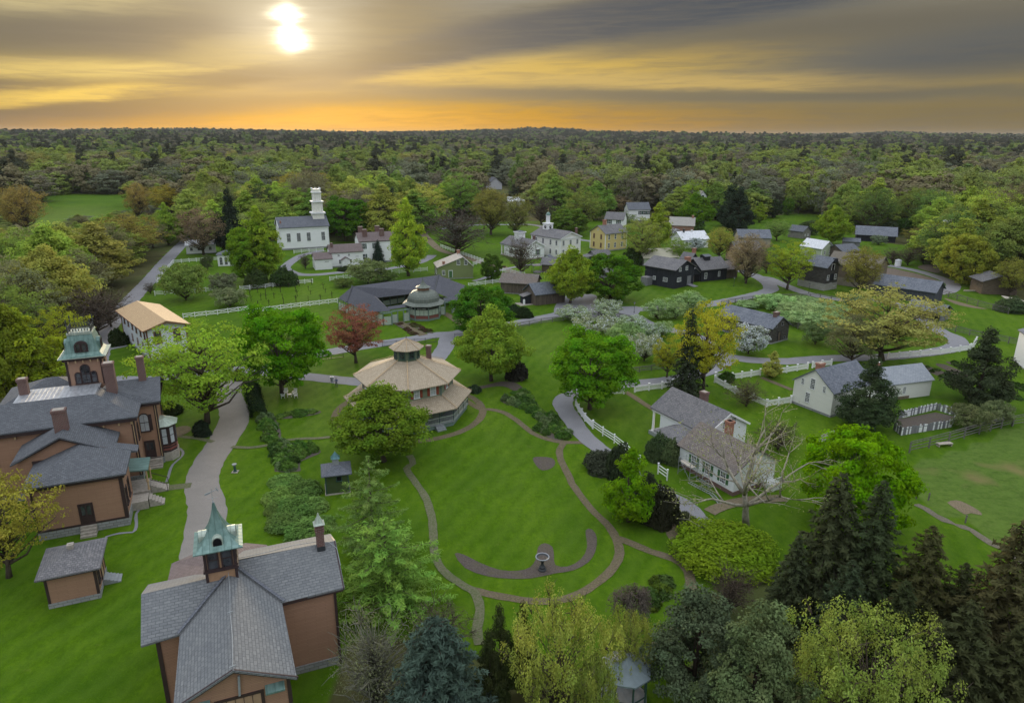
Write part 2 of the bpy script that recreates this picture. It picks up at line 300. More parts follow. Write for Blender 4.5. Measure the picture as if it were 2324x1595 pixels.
# ------------------------------------------------------------------ ground, lawns, roads, paths
def smooth01(t): t = np.clip(t, 0, 1); return t*t*(3-2*t)
def hill(x, y):
    x = np.asarray(x, float); y = np.asarray(y, float); r = np.hypot(x, y)
    h = 30*smooth01((r-600)/3600) + smooth01((r-700)/1500)*(6*np.sin(x/730+1.3)*np.cos(y/610)+4*np.sin(x/310+y/530)+3*np.sin(y/260+x/900+2))
    a = np.degrees(np.arctan2(x, np.maximum(y, 1)))
    h += smooth01((r-3300)/800)*(11*np.exp(-((a-2.9)/2.5)**8) + 11*np.exp(-((a-27.5)/2.6)**2) + 9*np.exp(-((a+16)/7)**2) + 6*np.exp(-((a+3)/5)**2) + 7*np.sin(a*.21+1))
    return h
def inpoly(x, y, P):
    x = np.asarray(x, float); y = np.asarray(y, float); ins = np.zeros(x.shape, bool); n = len(P)
    for i in range(n):
        x1, y1 = P[i]; x2, y2 = P[(i+1) % n]
        if y1 == y2: continue
        ins ^= ((y1 > y) != (y2 > y)) & (x < (x2-x1)*(y-y1)/(y2-y1)+x1)
    return ins
def WP(*pts): return [W(*p) for p in pts]
# mown ground of the village; outside it is rough wood floor
LAWN = WP(('v',-60,1595),('v',-60,1230),('v',0,990),('v',200,880),('v',255,720),('v',385,570),('v',430,556),('v',520,552),('v',600,548),('v',700,546),('v',800,548),('v',900,548),('v',960,520),('v',1060,506),('v',1340,498),('v',1480,520),
          ('v',1560,505),('v',1640,500),('v',1780,488),('v',1870,488),('v',1960,545),('v',2080,560),('v',2105,600),('v',2120,620),('v',2200,640),('v',2330,690),('v',2420,720),('v',2500,1000),('v',2500,1595)) + [(70,20),(0,5),(-60,20)]
HOLES = [WP(('v',1600,1595),('v',1560,1450),('v',1590,1330),('v',1700,1300),('v',1880,1330),('v',2110,1420),('v',2400,1400),('v',2400,1595)),
         WP(('v',720,1595),('v',770,1420),('v',1000,1480),('v',1200,1500),('v',1450,1595))]
FIELDS = [WP(('v',70,505),('v',300,492),('v',345,440),('v',85,442)), WP((4,440,712),(4,620,712),(4,735,712),(4,790,700),(4,600,690),(4,440,690)), WP((4,1480,930),(4,1620,925),(4,1600,870),(4,1500,880)), WP((3,545,560),(3,640,560),(3,600,535),(3,560,535)), WP(('v',60,540),('v',180,520),('v',180,460),('v',60,470))]
PAST = WP(('v',2075,1060),('v',2340,955),('v',2700,1000),('v',2700,1400),('v',2330,1270),('v',2170,1180),('v',2085,1140))
def lawnmask(x, y):
    m = inpoly(x, y, LAWN)
    for h in HOLES: m &= ~inpoly(x, y, h)
    for f in FIELDS: m |= inpoly(x, y, f)
    return m
xs = np.concatenate([np.linspace(-7000,-900,22)[:-1], np.linspace(-900,-260,33)[:-1], np.arange(-260,261,2.5), np.linspace(260,900,33)[1:], np.linspace(900,7000,22)[1:]])
ys = np.concatenate([np.linspace(-600,-20,8)[:-1], np.arange(-20,400,2.5), np.linspace(400,1000,50), np.linspace(1000,3000,60)[1:], np.linspace(3000,9500,60)[1:]])
GX, GY = np.meshgrid(xs, ys); nx, ny = len(xs), len(ys)
me = bpy.data.meshes.new('ground'); idx = np.arange(nx*ny).reshape(ny, nx)
F = np.stack([idx[:-1,:-1], idx[:-1,1:], idx[1:,1:], idx[1:,:-1]], -1).reshape(-1, 4)
def npmesh(me, V, F, k):
    me.vertices.add(len(V)); me.vertices.foreach_set('co', np.asarray(V, np.float32).ravel())
    me.loops.add(F.size); me.loops.foreach_set('vertex_index', F.astype(np.int32).ravel())
    me.polygons.add(len(F)); me.polygons.foreach_set('loop_start', np.arange(0, F.size, k, dtype=np.int32)); me.polygons.foreach_set('loop_total', np.full(len(F), k, np.int32)); me.update(calc_edges=True)
npmesh(me, np.stack([GX.ravel(), GY.ravel(), hill(GX, GY).ravel()], -1), F, 4)
msk = lawnmask(GX.ravel(), GY.ravel()).astype(np.float32); pst = inpoly(GX.ravel(), GY.ravel(), PAST).astype(np.float32)
for nm, a in (('lawn', msk), ('pasture', pst)):
    at = me.attributes.new(nm, 'FLOAT', 'POINT'); at.data.foreach_set('value', a)
me.polygons.foreach_set('use_smooth', [True]*len(me.polygons))
def groundf(s, b):
    o = oc(s)
    big = s.noise(o, .035, 4, .55); mid = s.noise(o, .22, 4, .6); fin = s.noise(o, 2.2, 5, .7); fin2 = s.noise(o, 9., 3, .7)
    lawn = s.mix(s.map(big, .35, .65), (.037,.094,.002), (.082,.155,.003))
    lawn = s.mix(s.map(mid, .4, .7, 0, .6), lawn, (.110,.200,.003)); lawn = s.mix(s.map(s.noise(o, .09, 6, .7, .8), .5, .7, 0, .7), lawn, (.036,.085,.006))
    lawn = s.mix(s.map(fin, .38, .66, 0, .6), lawn, (.032,.085,.002)); lawn = s.mix(s.map(fin2, .45, .7, 0, .5), lawn, (.10,.175,.008)); lawn = s.mix(s.map(s.noise(o, .5, 6, .8), .6, .72, 0, .55), lawn, (.12,.145,.025))
    sx = s.n('ShaderNodeSeparateXYZ'); s.set(sx.inputs[0], s.scalev(o, (1,1,1), (0,0,rad(24))))
    st = s.m('SINE', s.m('ADD', s.m('MULTIPLY', sx.outputs[0], 2.6), s.m('MULTIPLY', mid, 9)))
    lawn = s.mix(s.map(s.noise(s.scalev(o, (1,.45,1), (0,0,rad(24))), 1.1, 7, .8), .44, .62, 0, .5), lawn, (.024,.074,.001)); lawn = s.mix(s.map(st, -1, 1, 0, .2), lawn, (.11,.18,.02))
    bare = s.map(s.noise(o, .09, 5, .7), .66, .74); lawn = s.mix(s.m('MULTIPLY', bare, .3), lawn, (.13,.13,.04))
    past = s.mix(s.map(s.noise(s.scalev(o, (.8,1.3,1)), .7, 6, .75), .42, .66), (.085,.145,.022), (.050,.095,.012)); past = s.mix(s.map(fin, .45, .7, 0, .5), past, (.12,.165,.04)); past = s.mix(s.map(s.noise(o, .07, 3), .6, .72, 0, .7), past, (.22,.15,.08))
    wild = s.mix(s.map(mid, .3, .7), (.055,.06,.022), (.095,.10,.035)); wild = s.mix(s.map(fin, .4, .75, 0, .6), wild, (.07,.05,.03))
    wild = s.mix(s.map(s.noise(o, .02, 3), .5, .62, 0, .6), wild, (.05,.085,.018))
    e = s.m('ADD', s.attr('lawn')[2], s.m('MULTIPLY', s.m('SUBTRACT', s.noise(o, .5, 4, .6), .5), .7))
    c = s.mix(s.map(e, .35, .6), wild, lawn)
    e2 = s.m('ADD', s.attr('pasture')[2], s.m('MULTIPLY', s.m('SUBTRACT', mid, .5), .6)); c = s.mix(s.map(e2, .4, .6), c, past)
    bump(s, b, s.m('ADD', fin, s.m('MULTIPLY', fin2, .5)), .09, .7); return c
me.materials.append(mat('grassland', groundf, .95, .08))
gnd = bpy.data.objects.new('ground', me); COL.objects.link(gnd); tag(gnd, 'wide green lawns of the village and rough woodland floor around them', None, None, 'structure')
# surfaces
def gravelf(c, c2, sc=14):
    def f(s, b):
        o = oc(s); a = s.noise(o, sc, 4, .75); k = s.noise(o, .35, 4, .6)
        bump(s, b, a, .03, .5); c_ = s.mix(s.map(a, .3, .7), mul(c, .72), mul(c, 1.25)); c_ = s.mix(s.map(k, .35, .7, 0, .6), c_, c2); return s.mix(s.map(s.noise(o, 1.3, 6, .75), .58, .72, 0, .5), c_, (.13,.14,.085))
    return f
GRAVEL = mat('grey_gravel', gravelf((.225,.225,.24), (.18,.18,.195)), .95, .1); GRAVELT = mat('tan_gravel_drive', gravelf((.24,.22,.20), (.185,.172,.155)), .95, .1)
def brickpath(s, b):
    o = oc(s); n = s.n('ShaderNodeTexVoronoi'); s.set(n.inputs['Vector'], s.scalev(o, (4.5,9,1))); n.inputs['Scale'].default_value = 1; g = s.noise(o, 5, 4, .7); k = s.noise(o, .6, 3)
    c = s.mix(s.n('ShaderNodeSeparateColor').outputs[0] if 0 else s.map(n.outputs['Distance'], .1, .6), (.21,.155,.11), (.10,.08,.055)); c = s.mix(s.map(g, .42, .68, 0, .8), c, (.10,.115,.04))
    return s.mix(s.map(k, .4, .65, 0, .5), c, (.15,.12,.085))
BRICKP = mat('mossy_brick_paving', brickpath, .95, .1)
def mossf(s, b):
    o = oc(s); g = s.noise(o, 5, 4, .7); c = s.mix(s.map(g, .35, .65), (.155,.145,.095), (.08,.105,.04)); return c
MOSSP = mat('grass_grown_flag_paving', mossf, .95, .1)
def soilf(c):
    def f(s, b):
        o = oc(s); g = s.noise(o, 6, 5, .75); h = s.noise(o, .8, 3); bump(s, b, g, .06, .7)
        c_ = s.mix(s.map(g, .3, .7), mul(c, .6), mul(c, 1.4)); return s.mix(s.map(h, .45, .7, 0, .35), c_, (.10,.10,.045))
    return f
SOIL = mat('dark_garden_soil', soilf((.095,.080,.070)), .95, .05); PLOUGH = mat('brown_ploughed_soil', soilf((.15,.12,.10)), .95, .05); DIRT = mat('trodden_tan_dirt', soilf((.17,.14,.095)), .95, .05)
_lev = [0]
def ribbon(name, label, P, width, m, z=.02, closed=False, wob=.1, ws=None, seed=1):
    rnd = random.Random(seed); S = smoothpath(P, closed, 1.0); n = len(S); mb = MB(); L = []; R = []
    for i, p in enumerate(S):
        a = S[(i-1) % n] if closed or i else p; c = S[(i+1) % n] if closed or i < n-1 else p
        d = (c-a).normalized(); q = Vector((-d.y, d.x)); w_ = width if ws is None else np.interp(i/(n-1)*(len(ws)-1), range(len(ws)), ws)
        L.append(p+q*(w_/2+rnd.uniform(-wob, wob))); R.append(p-q*(w_/2+rnd.uniform(-wob, wob)))
    for q in L+R: mb.v.append((q.x, q.y, z+float(hill(q.x, q.y))))
    for i in range(n if closed else n-1): j = (i+1) % n; mb.f.append((i+n, j+n, j, i))
    o = mb.build(name, m); return tag(o, label, None, None, 'structure')
def patch(name, label, P, m, z=.03, sm=True, kind='structure'):
    S = smoothpath(P, True, 1.0) if sm else [Vector(p) for p in P]; mb = MB(); mb.poly([(p.x, p.y, z) for p in S]); me_ = mb.mesh(name, m)
    import bmesh; bm = bmesh.new(); bm.from_mesh(me_); bm.faces.ensure_lookup_table()
    if bm.faces[0].normal.z < 0: bmesh.ops.reverse_faces(bm, faces=bm.faces)
    bmesh.ops.triangulate(bm, faces=bm.faces); bm.to_mesh(me_); bm.free()
    o = bpy.data.objects.new(name, me_); COL.objects.link(o); return tag(o, label, None, None, kind)
ribbon('drive', 'curving tan gravel drive past the brown mansion', WP(('v',461,1260),(11,1375,300),(11,1340,150),('v',472,1052),(5,1880,1300),(5,1980,1100),(5,1940,920),('v',523,875),('v',540,845),('v',585,835)), 4, GRAVELT, .020, ws=[4.6,4.2,4.0,3.9,4.0,4.4,4.2,3.8,3.6,3.6])
ribbon('cross_road', 'grey road running behind the maple and the octagonal house', WP(('v',255,860),('v',330,862),('v',430,853),('v',500,843),('v',560,838),('v',620,846),('v',700,855),('v',806,866),('v',880,872),('v',950,850),('v',990,815),('v',1012,785),('v',1018,765),('v',1050,752)), 3.6, GRAVEL, .028)
ribbon('road', 'grey village road crossing behind the domed pavilion lawn', WP(('v',560,838),('v',640,815),('v',725,803),('v',800,790),('v',870,779),('v',940,769),('v',985,761),('v',1040,757),('v',1070,748),('v',1110,742),('v',1165,735),('v',1230,722),('v',1290,710),('v',1340,704),('v',1400,701),('v',1440,702),('v',1500,699),('v',1560,695),('v',1620,689),(4,310,1300),(4,350,1250),(4,290,1200),(4,180,1150),(4,60,1120)), 4.2, GRAVEL, .036)
ribbon('road_branch', 'grey road curving round the far side of the shrub orchard', WP((4,255,1185),(4,330,1190),(4,470,1250),(4,640,1310),(4,850,1352),(4,1000,1362),(4,1170,1362),('v',2060,700),('v',2127,748),(8,1830,450),(8,1850,500),(8,1750,540),(8,1500,572),(8,1300,590),(8,900,600),(8,600,620),(8,300,602),(8,130,560),('v',1600,776),('v',1560,757),(7,1730,330),(7,1600,270),(7,1500,220),(7,1430,190)), 3.8, GRAVEL, .044)
ribbon('lane_to_picket', 'grey lane winding between the maples and the white picket fence', WP(('v',1660,810),('v',1600,845),('v',1518,862),(7,1600,808),('v',1403,875),('v',1330,888),('v',1281,905),('v',1280,925),('v',1300,955),('v',1322,985),('v',1350,1010),('v',1400,1045),('v',1470,1100),(13,1550,280),(13,1640,370),(13,1760,450)), 3.0, GRAVEL, .052, ws=[3.6,3.6,3.4,3.2,3,3.2,3.4,3.4,3.2,3,2.8,2.6,2.2,2.4,2.6,2.6])
ribbon('back_lane', 'straight grey lane along the wood edge at left', WP(('v',215,830),('v',228,778),('v',250,735),('v',309,668),('v',345,630),('v',372,598),('v',404,564),('v',425,545),('v',450,528)), 4.4, GRAVEL, .024)
ribbon('field_loop', 'grey track looping round the ploughed field', WP((4,880,1130),(4,1050,1105),(4,1230,1090),(4,1400,1115),(4,1550,1150),(4,1700,1200),(4,1775,1245),(4,1740,1290),(4,1660,1305),(4,1560,1330)), 3.8, GRAVEL, .024)
patch('gravel_yard', 'grey gravel yard beside the plank barns', WP((7,940,90),(7,1100,60),(7,1230,65),(7,1260,150),(7,1450,160),(7,1600,165),(7,1560,240),(7,1300,260),(7,900,235)), GRAVEL, .020)
ribbon('town_road', 'far grey road crossing the green behind the white hall', WP(('v',1000,520),('v',1080,511),('v',1150,510),('v',1220,512),('v',1300,540),('v',1345,548),('v',1400,556)), 3.6, GRAVEL, .02)
ribbon('town_street', 'pale street beside the white rail fences of the green', WP(('v',960,530),(2,1600,1050),(2,1800,1110),(2,1980,1170),(2,2120,1200),(3,210,1190),(3,300,1235),(3,420,1270),(3,520,1290)), 3.2, DIRT, .02)
ribbon('farm_drive', 'grey drive curving round the white farm outbuilding', WP((2,620,1060),(2,500,1085),(2,420,1110),(2,330,1170),(2,300,1215),(2,400,1260),(2,560,1265),(2,720,1250),(2,900,1235),(2,1060,1225),(2,1200,1210),(2,1400,1170),(2,1500,1130),(2,1540,1100)), 3.4, GRAVEL, .02)
ribbon('footway', 'pale footway past the olive green house', WP((2,1890,1320),(2,1960,1300),(2,2040,1275),(2,2100,1270),(3,100,1275),(3,200,1230),(3,400,1190),(3,500,1180),(3,700,1185),(3,900,1190),(3,1000,1190)), 1.8, GRAVEL, .03)
CO = (-15.8, 98.9)
ribbon('ring_path', 'brick path ringing the octagonal house', [(CO[0]+11.3*math.cos(rad(a)), CO[1]+11.0*math.sin(rad(a))) for a in range(0, 360, 15)], 1.15, BRICKP, .022, True, .05)
ribbon('garden_path', 'mossy brick path winding down the garden from the octagonal house', WP((7,130,950),(7,250,1025),(7,330,1030),(7,440,1050),(7,560,1120),(7,700,1230),(7,820,1280),(7,960,1308),(7,1110,1308),(7,1200,1330)), 1.0, BRICKP, .030, wob=.05)
ribbon('garden_path', 'brick path curving along the east side of the round lawn', WP((7,960,1320),(7,925,1370),(7,940,1470),(7,1000,1580),(13,810,140),(13,930,300),(13,1050,420),(13,1105,510),(13,1125,600),(13,1090,690),(13,1000,780),(13,860,870),(13,720,915),(13,560,920),(13,400,900),(13,250,870),(13,140,845)), .95, BRICKP, .038, wob=.05)
ribbon('garden_path', 'brick path branching right towards the clipped golden shrub', WP((13,1105,500),(13,1200,535),(13,1330,590),(13,1480,640),(13,1560,690),(13,1595,770),(13,1600,860),(13,1570,980),(13,1500,1110),(13,1400,1200),(13,1310,1250),(13,1150,1330),(13,960,1385),(13,820,1410),(13,700,1440)), 1.05, BRICKP, .046, wob=.05)
ribbon('garden_path', 'short brick path joining the gravel lane', WP((13,1500,650),(13,1540,590),(13,1500,520),(13,1470,450),(13,1490,400),(13,1560,370)), 1.3, BRICKP, .054, wob=.05)
ribbon('garden_path', 'mossy path west of the round lawn under the larch', WP((13,195,1210),(13,180,1100),(13,200,980),(13,180,890),(13,140,845),(13,60,800),(12,1440,710),(12,1390,600),(12,1385,480),(12,1370,350),(12,1330,230),(12,1270,140),(12,1205,40),(6,1590,1490),(6,1560,1420)), .9, MOSSP, .062, wob=.05)
ribbon('grey_footpath', 'thin grey footpath from the drive to the octagonal house', WP((5,1960,1345),(5,2100,1355),(5,2280,1330),(6,470,1300),(6,620,1280),(6,780,1275),(6,900,1262),(6,1000,1240)), .75, MOSSP, .070, wob=.04)
ribbon('mansion_walk', 'thin grey walk from the mansion bay to the drive', WP((5,1480,1250),(5,1560,1262),(5,1680,1275),(5,1800,1305)), .8, MOSSP, .03, wob=.04)
ribbon('mansion_walk', 'short tan walk from the mansion porch steps to the drive', WP((11,985,190),(11,1100,170),(11,1270,150)), 1.4, MOSSP, .03, wob=.04)
ribbon('edging', 'pale grey curb line beside the mansion bay window', WP((5,1500,1350),(5,1545,1385),(5,1535,1430),(5,1460,1495),(5,1435,1560),(11,1105,130)), .32, GRAVEL, .045, wob=.04)
ribbon('edging', 'pale grey curb line round the mansion service wing', WP((11,1030,225),(11,960,280),(11,905,340),(11,905,430),(11,880,462),(11,790,470),(11,700,495)), .32, GRAVEL, .045, wob=.04)
ribbon('gallery_walk', 'grey walk from the lane to the tan-roofed white building', WP((5,880,530),(5,980,510),(5,1075,490)), 1.2, GRAVEL, .034)
patch('round_bed', 'round brown flower bed beside the bay window', [(W(5,1515,1215)[0]+1.5*math.cos(a/6*math.pi), W(5,1515,1215)[1]+1.9*math.sin(a/6*math.pi)) for a in range(12)], DIRT, .055)
ribbon('pavilion_walk', 'red brick walk from the domed pavilion to the road', WP((6,1460,290),(6,1560,345),(6,1680,405)), 2.2, BRICKP, .05, wob=.04)
ribbon('pavilion_walk', 'brick walk right of the domed pavilion', WP((6,1850,215),(6,1940,270),(6,2010,320)), 1.8, BRICKP, .05, wob=.04)
ribbon('hedge_bed', 'dark soil strip left of the pavilion walk', WP((6,1440,305),(6,1520,350),(6,1600,400)), .9, SOIL, .07, wob=.06)
ribbon('hedge_bed', 'dark soil strip right of the pavilion walk', WP((6,1545,300),(6,1650,350),(6,1720,380),(6,1760,385)), .9, SOIL, .07, wob=.06)
ribbon('white_house_walk', 'red brick walk to the side door of the white gabled house', WP((8,440,735),(8,550,780),(8,660,825)), 1.1, BRICKP, .05, wob=.04)
ribbon('portico_walk', 'brick walk from the picket gate to the columned white house', WP((7,1480,880),(7,1560,930),(7,1690,1015),(7,1760,1050)), 1.1, BRICKP, .06, wob=.04)
ribbon('rear_walk', 'tan walk behind the columned white house', WP((14,60,330),(14,150,290),(14,280,255),(14,420,245),(14,560,235)), 1.6, DIRT, .06, wob=.06)
patch('bare_patch', 'brown bare patch in the large lawn', WP((7,700,1440),(7,760,1430),(7,860,1440),(7,890,1480),(7,860,1525),(7,780,1545),(7,725,1500)), SOIL, .03)
patch('crescent_bed', 'dark crescent-shaped flower bed round the iron urn', WP((13,30,605),(13,90,610),(13,200,665),(13,330,712),(13,450,718),(13,530,695),(13,570,640),(13,585,560),(13,630,535),(13,680,560),(13,690,620),(13,700,680),(13,780,690),(13,870,640),(13,910,560),(13,900,450),(13,945,445),(13,975,500),(13,965,590),(13,920,660),(13,820,715),(13,700,735),(13,540,768),(13,400,770),(13,250,755),(13,100,700)), SOIL, .032)
for lab, P in (('long brown soil bed of perennials beside the gravel lane', ((7,160,850),(7,300,825),(7,430,795),(7,540,800),(7,620,850),(7,700,930),(7,760,1010),(7,850,1080),(7,960,1180),(7,1010,1270),(7,900,1290),(7,780,1240),(7,700,1180),(7,760,1130),(7,680,1060),(7,560,1005),(7,430,965),(7,520,930),(7,640,950),(7,560,890),(7,450,835),(7,300,850),(7,180,885))),
               ('soil bed of green plants right of the clipped hedge', ((6,300,1110),(6,410,1100),(6,470,1210),(6,460,1290),(6,380,1330),(6,330,1250))),
               ('slim curved soil bed on the lawn left of the octagonal house', ((6,430,1085),(6,600,1050),(6,750,1030),(6,815,1050),(6,760,1075),(6,600,1100),(6,480,1110))),
               ('wide soil bed of green plants above the sage hut', ((6,400,1330),(6,520,1310),(6,680,1330),(6,800,1370),(6,790,1410),(6,640,1470),(6,640,1540),(12,480,60),(12,330,60),(6,450,1450))),
               ('small planted bed inside the lower loop path', ((13,1360,770),(13,1440,770),(13,1460,840),(13,1420,920),(13,1350,980),(13,1290,920),(13,1360,860)))):
    patch('garden_bed', lab, WP(*P), SOIL, .04)
patch('ploughed_field', 'brown ploughed field inside the looping track', WP((4,1180,1180),(4,1250,1110),(4,1400,1135),(4,1560,1175),(4,1690,1225),(4,1700,1260),(4,1620,1290),(4,1400,1250),(4,1240,1210)), PLOUGH, .03)
patch('ploughed_field', 'small dark ploughed plot behind the track', WP((4,1500,1100),(4,1560,1085),(4,1690,1090),(4,1680,1130),(4,1640,1150),(4,1520,1120)), PLOUGH, .03)
patch('pen_floor', 'trodden earth inside the plank pig pen', WP((8,1385,1100),(8,1450,1140),(8,1800,1080),(8,1830,1015),(8,1690,985),(8,1410,1035)), SOIL, .03, False)
for lab, P in (('narrow vegetable bed nearest the juniper', ((8,1530,650),(8,1600,640),(8,1900,760),(8,1850,775))), ('narrow vegetable bed behind the first', ((8,1690,645),(8,1750,640),(8,1920,710),(8,1900,740))), ('vegetable bed in the middle of the kitchen garden', ((8,1760,625),(8,1820,625),(8,1920,660),(8,1900,680))), ('long vegetable bed by the white wall at right', ((8,2150,770),(8,2200,760),(8,2330,800),(8,2324,830))), ('long vegetable bed in front of the right one', ((8,2080,860),(8,2130,850),(8,2300,880),(8,2290,900)))):
    patch('vegetable_bed', lab, WP(*P), SOIL, .03)
patch('dirt_patch', 'pinkish bare earth in the pasture', WP((14,1640,265),(14,1700,250),(14,1760,268),(14,1850,318),(14,1870,350),(14,1800,335),(14,1760,345),(14,1710,315)), DIRT, .03)
patch('dirt_patch', 'tan worn strip along the far rail fence', WP((4,1700,1345),(4,1800,1370),(4,1950,1410),(4,2040,1430),(4,1950,1425),(4,1800,1395)), DIRT, .03)
patch('dirt_patch', 'tan trodden earth by the log walls of the pale mill yard', WP((4,870,1165),(4,910,1170),(4,900,1195),(4,850,1190)), DIRT, .03)
STONYM = mat('stony_weeds', soilf((.15,.135,.105)), .95, .05)
ribbon('rubble_strip', 'stony strip between the pasture and the mown grass', WP((14,1440,275),(14,1560,350),(14,1690,410),(14,1790,450),(14,1950,540),(14,2151,670)), .9, STONYM, .04, wob=.3)
# ------------------------------------------------------------------ building parts
def gable(mbw, mbr, x0, y0, x1, y1, ze, zr, ax='x', ov=.45, th=.16, z0=0., rake=None, off=.0):
    """walls with gable ends into mbw, roof slabs into mbr; ax = direction of the ridge; off shifts the ridge sideways"""
    rk = ov if rake is None else rake
    if ax == 'x':
        ym = (y0+y1)/2+off; mbw.poly([(x0,y0,z0),(x1,y0,z0),(x1,y0,ze),(x0,y0,ze)]).poly([(x1,y1,z0),(x0,y1,z0),(x0,y1,ze),(x1,y1,ze)])
        mbw.poly([(x0,y1,z0),(x0,y0,z0),(x0,y0,ze),(x0,ym,zr),(x0,y1,ze)]).poly([(x1,y0,z0),(x1,y1,z0),(x1,y1,ze),(x1,ym,zr),(x1,y0,ze)])
        s1 = (zr-ze)/(ym-y0); s2 = (zr-ze)/(y1-ym); t = .03
        mbr.solid([(x0-rk,y0-ov,ze-ov*s1+th+t),(x1+rk,y0-ov,ze-ov*s1+th+t),(x1+rk,ym,zr+th+t),(x0-rk,ym,zr+th+t)], th)
        mbr.solid([(x1+rk,y1+ov,ze-ov*s2+th+t),(x0-rk,y1+ov,ze-ov*s2+th+t),(x0-rk,ym,zr+th+t),(x1+rk,ym,zr+th+t)], th)
    else:
        xm = (x0+x1)/2+off; mbw.poly([(x0,y1,z0),(x0,y0,z0),(x0,y0,ze),(x0,y1,ze)]).poly([(x1,y0,z0),(x1,y1,z0),(x1,y1,ze),(x1,y0,ze)])
        mbw.poly([(x0,y0,z0),(x1,y0,z0),(x1,y0,ze),(xm,y0,zr),(x0,y0,ze)]).poly([(x1,y1,z0),(x0,y1,z0),(x0,y1,ze),(xm,y1,zr),(x1,y1,ze)])
        s1 = (zr-ze)/(xm-x0); s2 = (zr-ze)/(x1-xm); t = .03
        mbr.solid([(x0-ov,y1+rk,ze-ov*s1+th+t),(x0-ov,y0-rk,ze-ov*s1+th+t),(xm,y0-rk,zr+th+t),(xm,y1+rk,zr+th+t)], th)
        mbr.solid([(x1+ov,y0-rk,ze-ov*s2+th+t),(x1+ov,y1+rk,ze-ov*s2+th+t),(xm,y1+rk,zr+th+t),(xm,y0-rk,zr+th+t)], th)
def hip(mbw, mbr, x0, y0, x1, y1, ze, zr, ov=.45, th=.16, z0=0., ridge=None):
    """hipped roof; ridge = ((xa,ya),(xb,yb)) or None for the usual one"""
    if mbw: mbw.prism([(x0,y0),(x1,y0),(x1,y1),(x0,y1)], z0, ze, True)
    X0,Y0,X1,Y1 = x0-ov,y0-ov,x1+ov,y1+ov; w_, d_ = X1-X0, Y1-Y0
    if ridge is None: ridge = (((X0+d_/2,(Y0+Y1)/2),(X1-d_/2,(Y0+Y1)/2)) if w_ > d_ else (((X0+X1)/2,Y0+w_/2),((X0+X1)/2,Y1-w_/2)))
    (xa,ya),(xb,yb) = ridge; zb = ze+.02; A=(xa,ya,zr); B=(xb,yb,zr); along_x = abs(xb-xa) >= abs(yb-ya)
    c = [(X0,Y0,zb),(X1,Y0,zb),(X1,Y1,zb),(X0,Y1,zb)]; mbr.poly([c[3],c[2],c[1],c[0]])
    cu = [(p[0],p[1],p[2]+th) for p in c]
    for k in range(4): mbr.poly([c[k], c[(k+1)%4], cu[(k+1)%4], cu[k]])
    if math.hypot(xa-xb, ya-yb) < .05: [mbr.poly([cu[k], cu[(k+1)%4], A]) for k in range(4)]
    elif along_x: mbr.poly([cu[0],cu[1],B,A]); mbr.poly([cu[1],cu[2],B]); mbr.poly([cu[2],cu[3],A,B]); mbr.poly([cu[3],cu[0],A])
    else: mbr.poly([cu[0],cu[1],A]); mbr.poly([cu[1],cu[2],B,A]); mbr.poly([cu[2],cu[3],B]); mbr.poly([cu[3],cu[0],A,B])
def NRM(n): return {'F':(0,-1),'B':(0,1),'L':(-1,0),'R':(1,0)}[n] if isinstance(n, str) else n
def window(par, x, y, z, w_, h, n='F', frame=None, pane=None, mun=(2,2), shut=None, arch=False, sill=True, t=.10, name='window'):
    """window centred on (x,y) of a wall with outward normal n, z = sill height"""
    nx_, ny_ = NRM(n); l = math.hypot(nx_, ny_); nx_/=l; ny_/=l; tx, ty = -ny_, nx_; frame = frame or TRIMW; pane = pane or GLASS
    def P(u, v, d): return (x+tx*u+nx_*d, y+ty*u+ny_*d, z+v)
    def bx(mb, u0, u1, v0, v1, d0, d1):
        i = len(mb.v); mb.v += [P(u0,v0,d1),P(u1,v0,d1),P(u1,v1,d1),P(u0,v1,d1),P(u0,v0,d0),P(u1,v0,d0),P(u1,v1,d0),P(u0,v1,d0)]
        mb.f += [tuple(i+k for k in q) for q in ((0,1,2,3),(1,5,6,2),(5,4,7,6),(4,0,3,7),(3,2,6,7),(4,5,1,0))]
    f = MB(); a = w_/2
    hh = h-(a if arch else 0)
    bx(f,-a-t,-a,0,hh,-.02,.07); bx(f,a,a+t,0,hh,-.02,.07)
    if sill: bx(f,-a-t*1.3,a+t*1.3,-t,0,-.02,.13)
    else: bx(f,-a-t,a+t,-t,0,-.02,.07)
    if arch:
        for k in range(8):
            q0, q1 = math.pi*k/8, math.pi*(k+1)/8; i = len(f.v)
            for r in (a, a+t):
                for q in (q0, q1):
                    for d in (-.02, .07): f.v.append(P(r*math.cos(q), hh+r*math.sin(q), d))
            f.f += [(i+1,i+5,i+7,i+3),(i+5,i+4,i+6,i+7),(i,i+1,i+3,i+2)]
    else: bx(f,-a-t,a+t,h,h+t,-.02,.07)
    mw = .035
    for k in range(1, mun[0]): u = -a+w_*k/mun[0]; bx(f,u-mw/2,u+mw/2,0,hh+(a*.9 if arch else 0),.02,.055)
    for k in range(1, mun[1]): v = h*k/mun[1]; kk = mw*(2 if k*2 == mun[1] else 1); (bx(f,-a,a,v-kk/2,v+kk/2,.02,.055) if v < hh else 0)
    wo_ = f.build(name, frame, par); g = MB()
    if arch: pts = [P(-a,0,.03),P(a,0,.03)]+[P(a*math.cos(math.pi*k/8), hh+a*math.sin(math.pi*k/8), .03) for k in range(9)]; g.poly(pts)
    else: g.poly([P(-a,0,.03),P(a,0,.03),P(a,h,.03),P(-a,h,.03)])
    g.build('pane', pane, wo_)
    if shut:
        for sg in (-1, 1):
            m2 = MB(); u0 = sg*(a+t+.02); u1 = sg*(a+t+.02+w_*.5); bx(m2, min(u0,u1), max(u0,u1), 0, h, 0, .05); m2.build('shutter', shut, par)
    return wo_
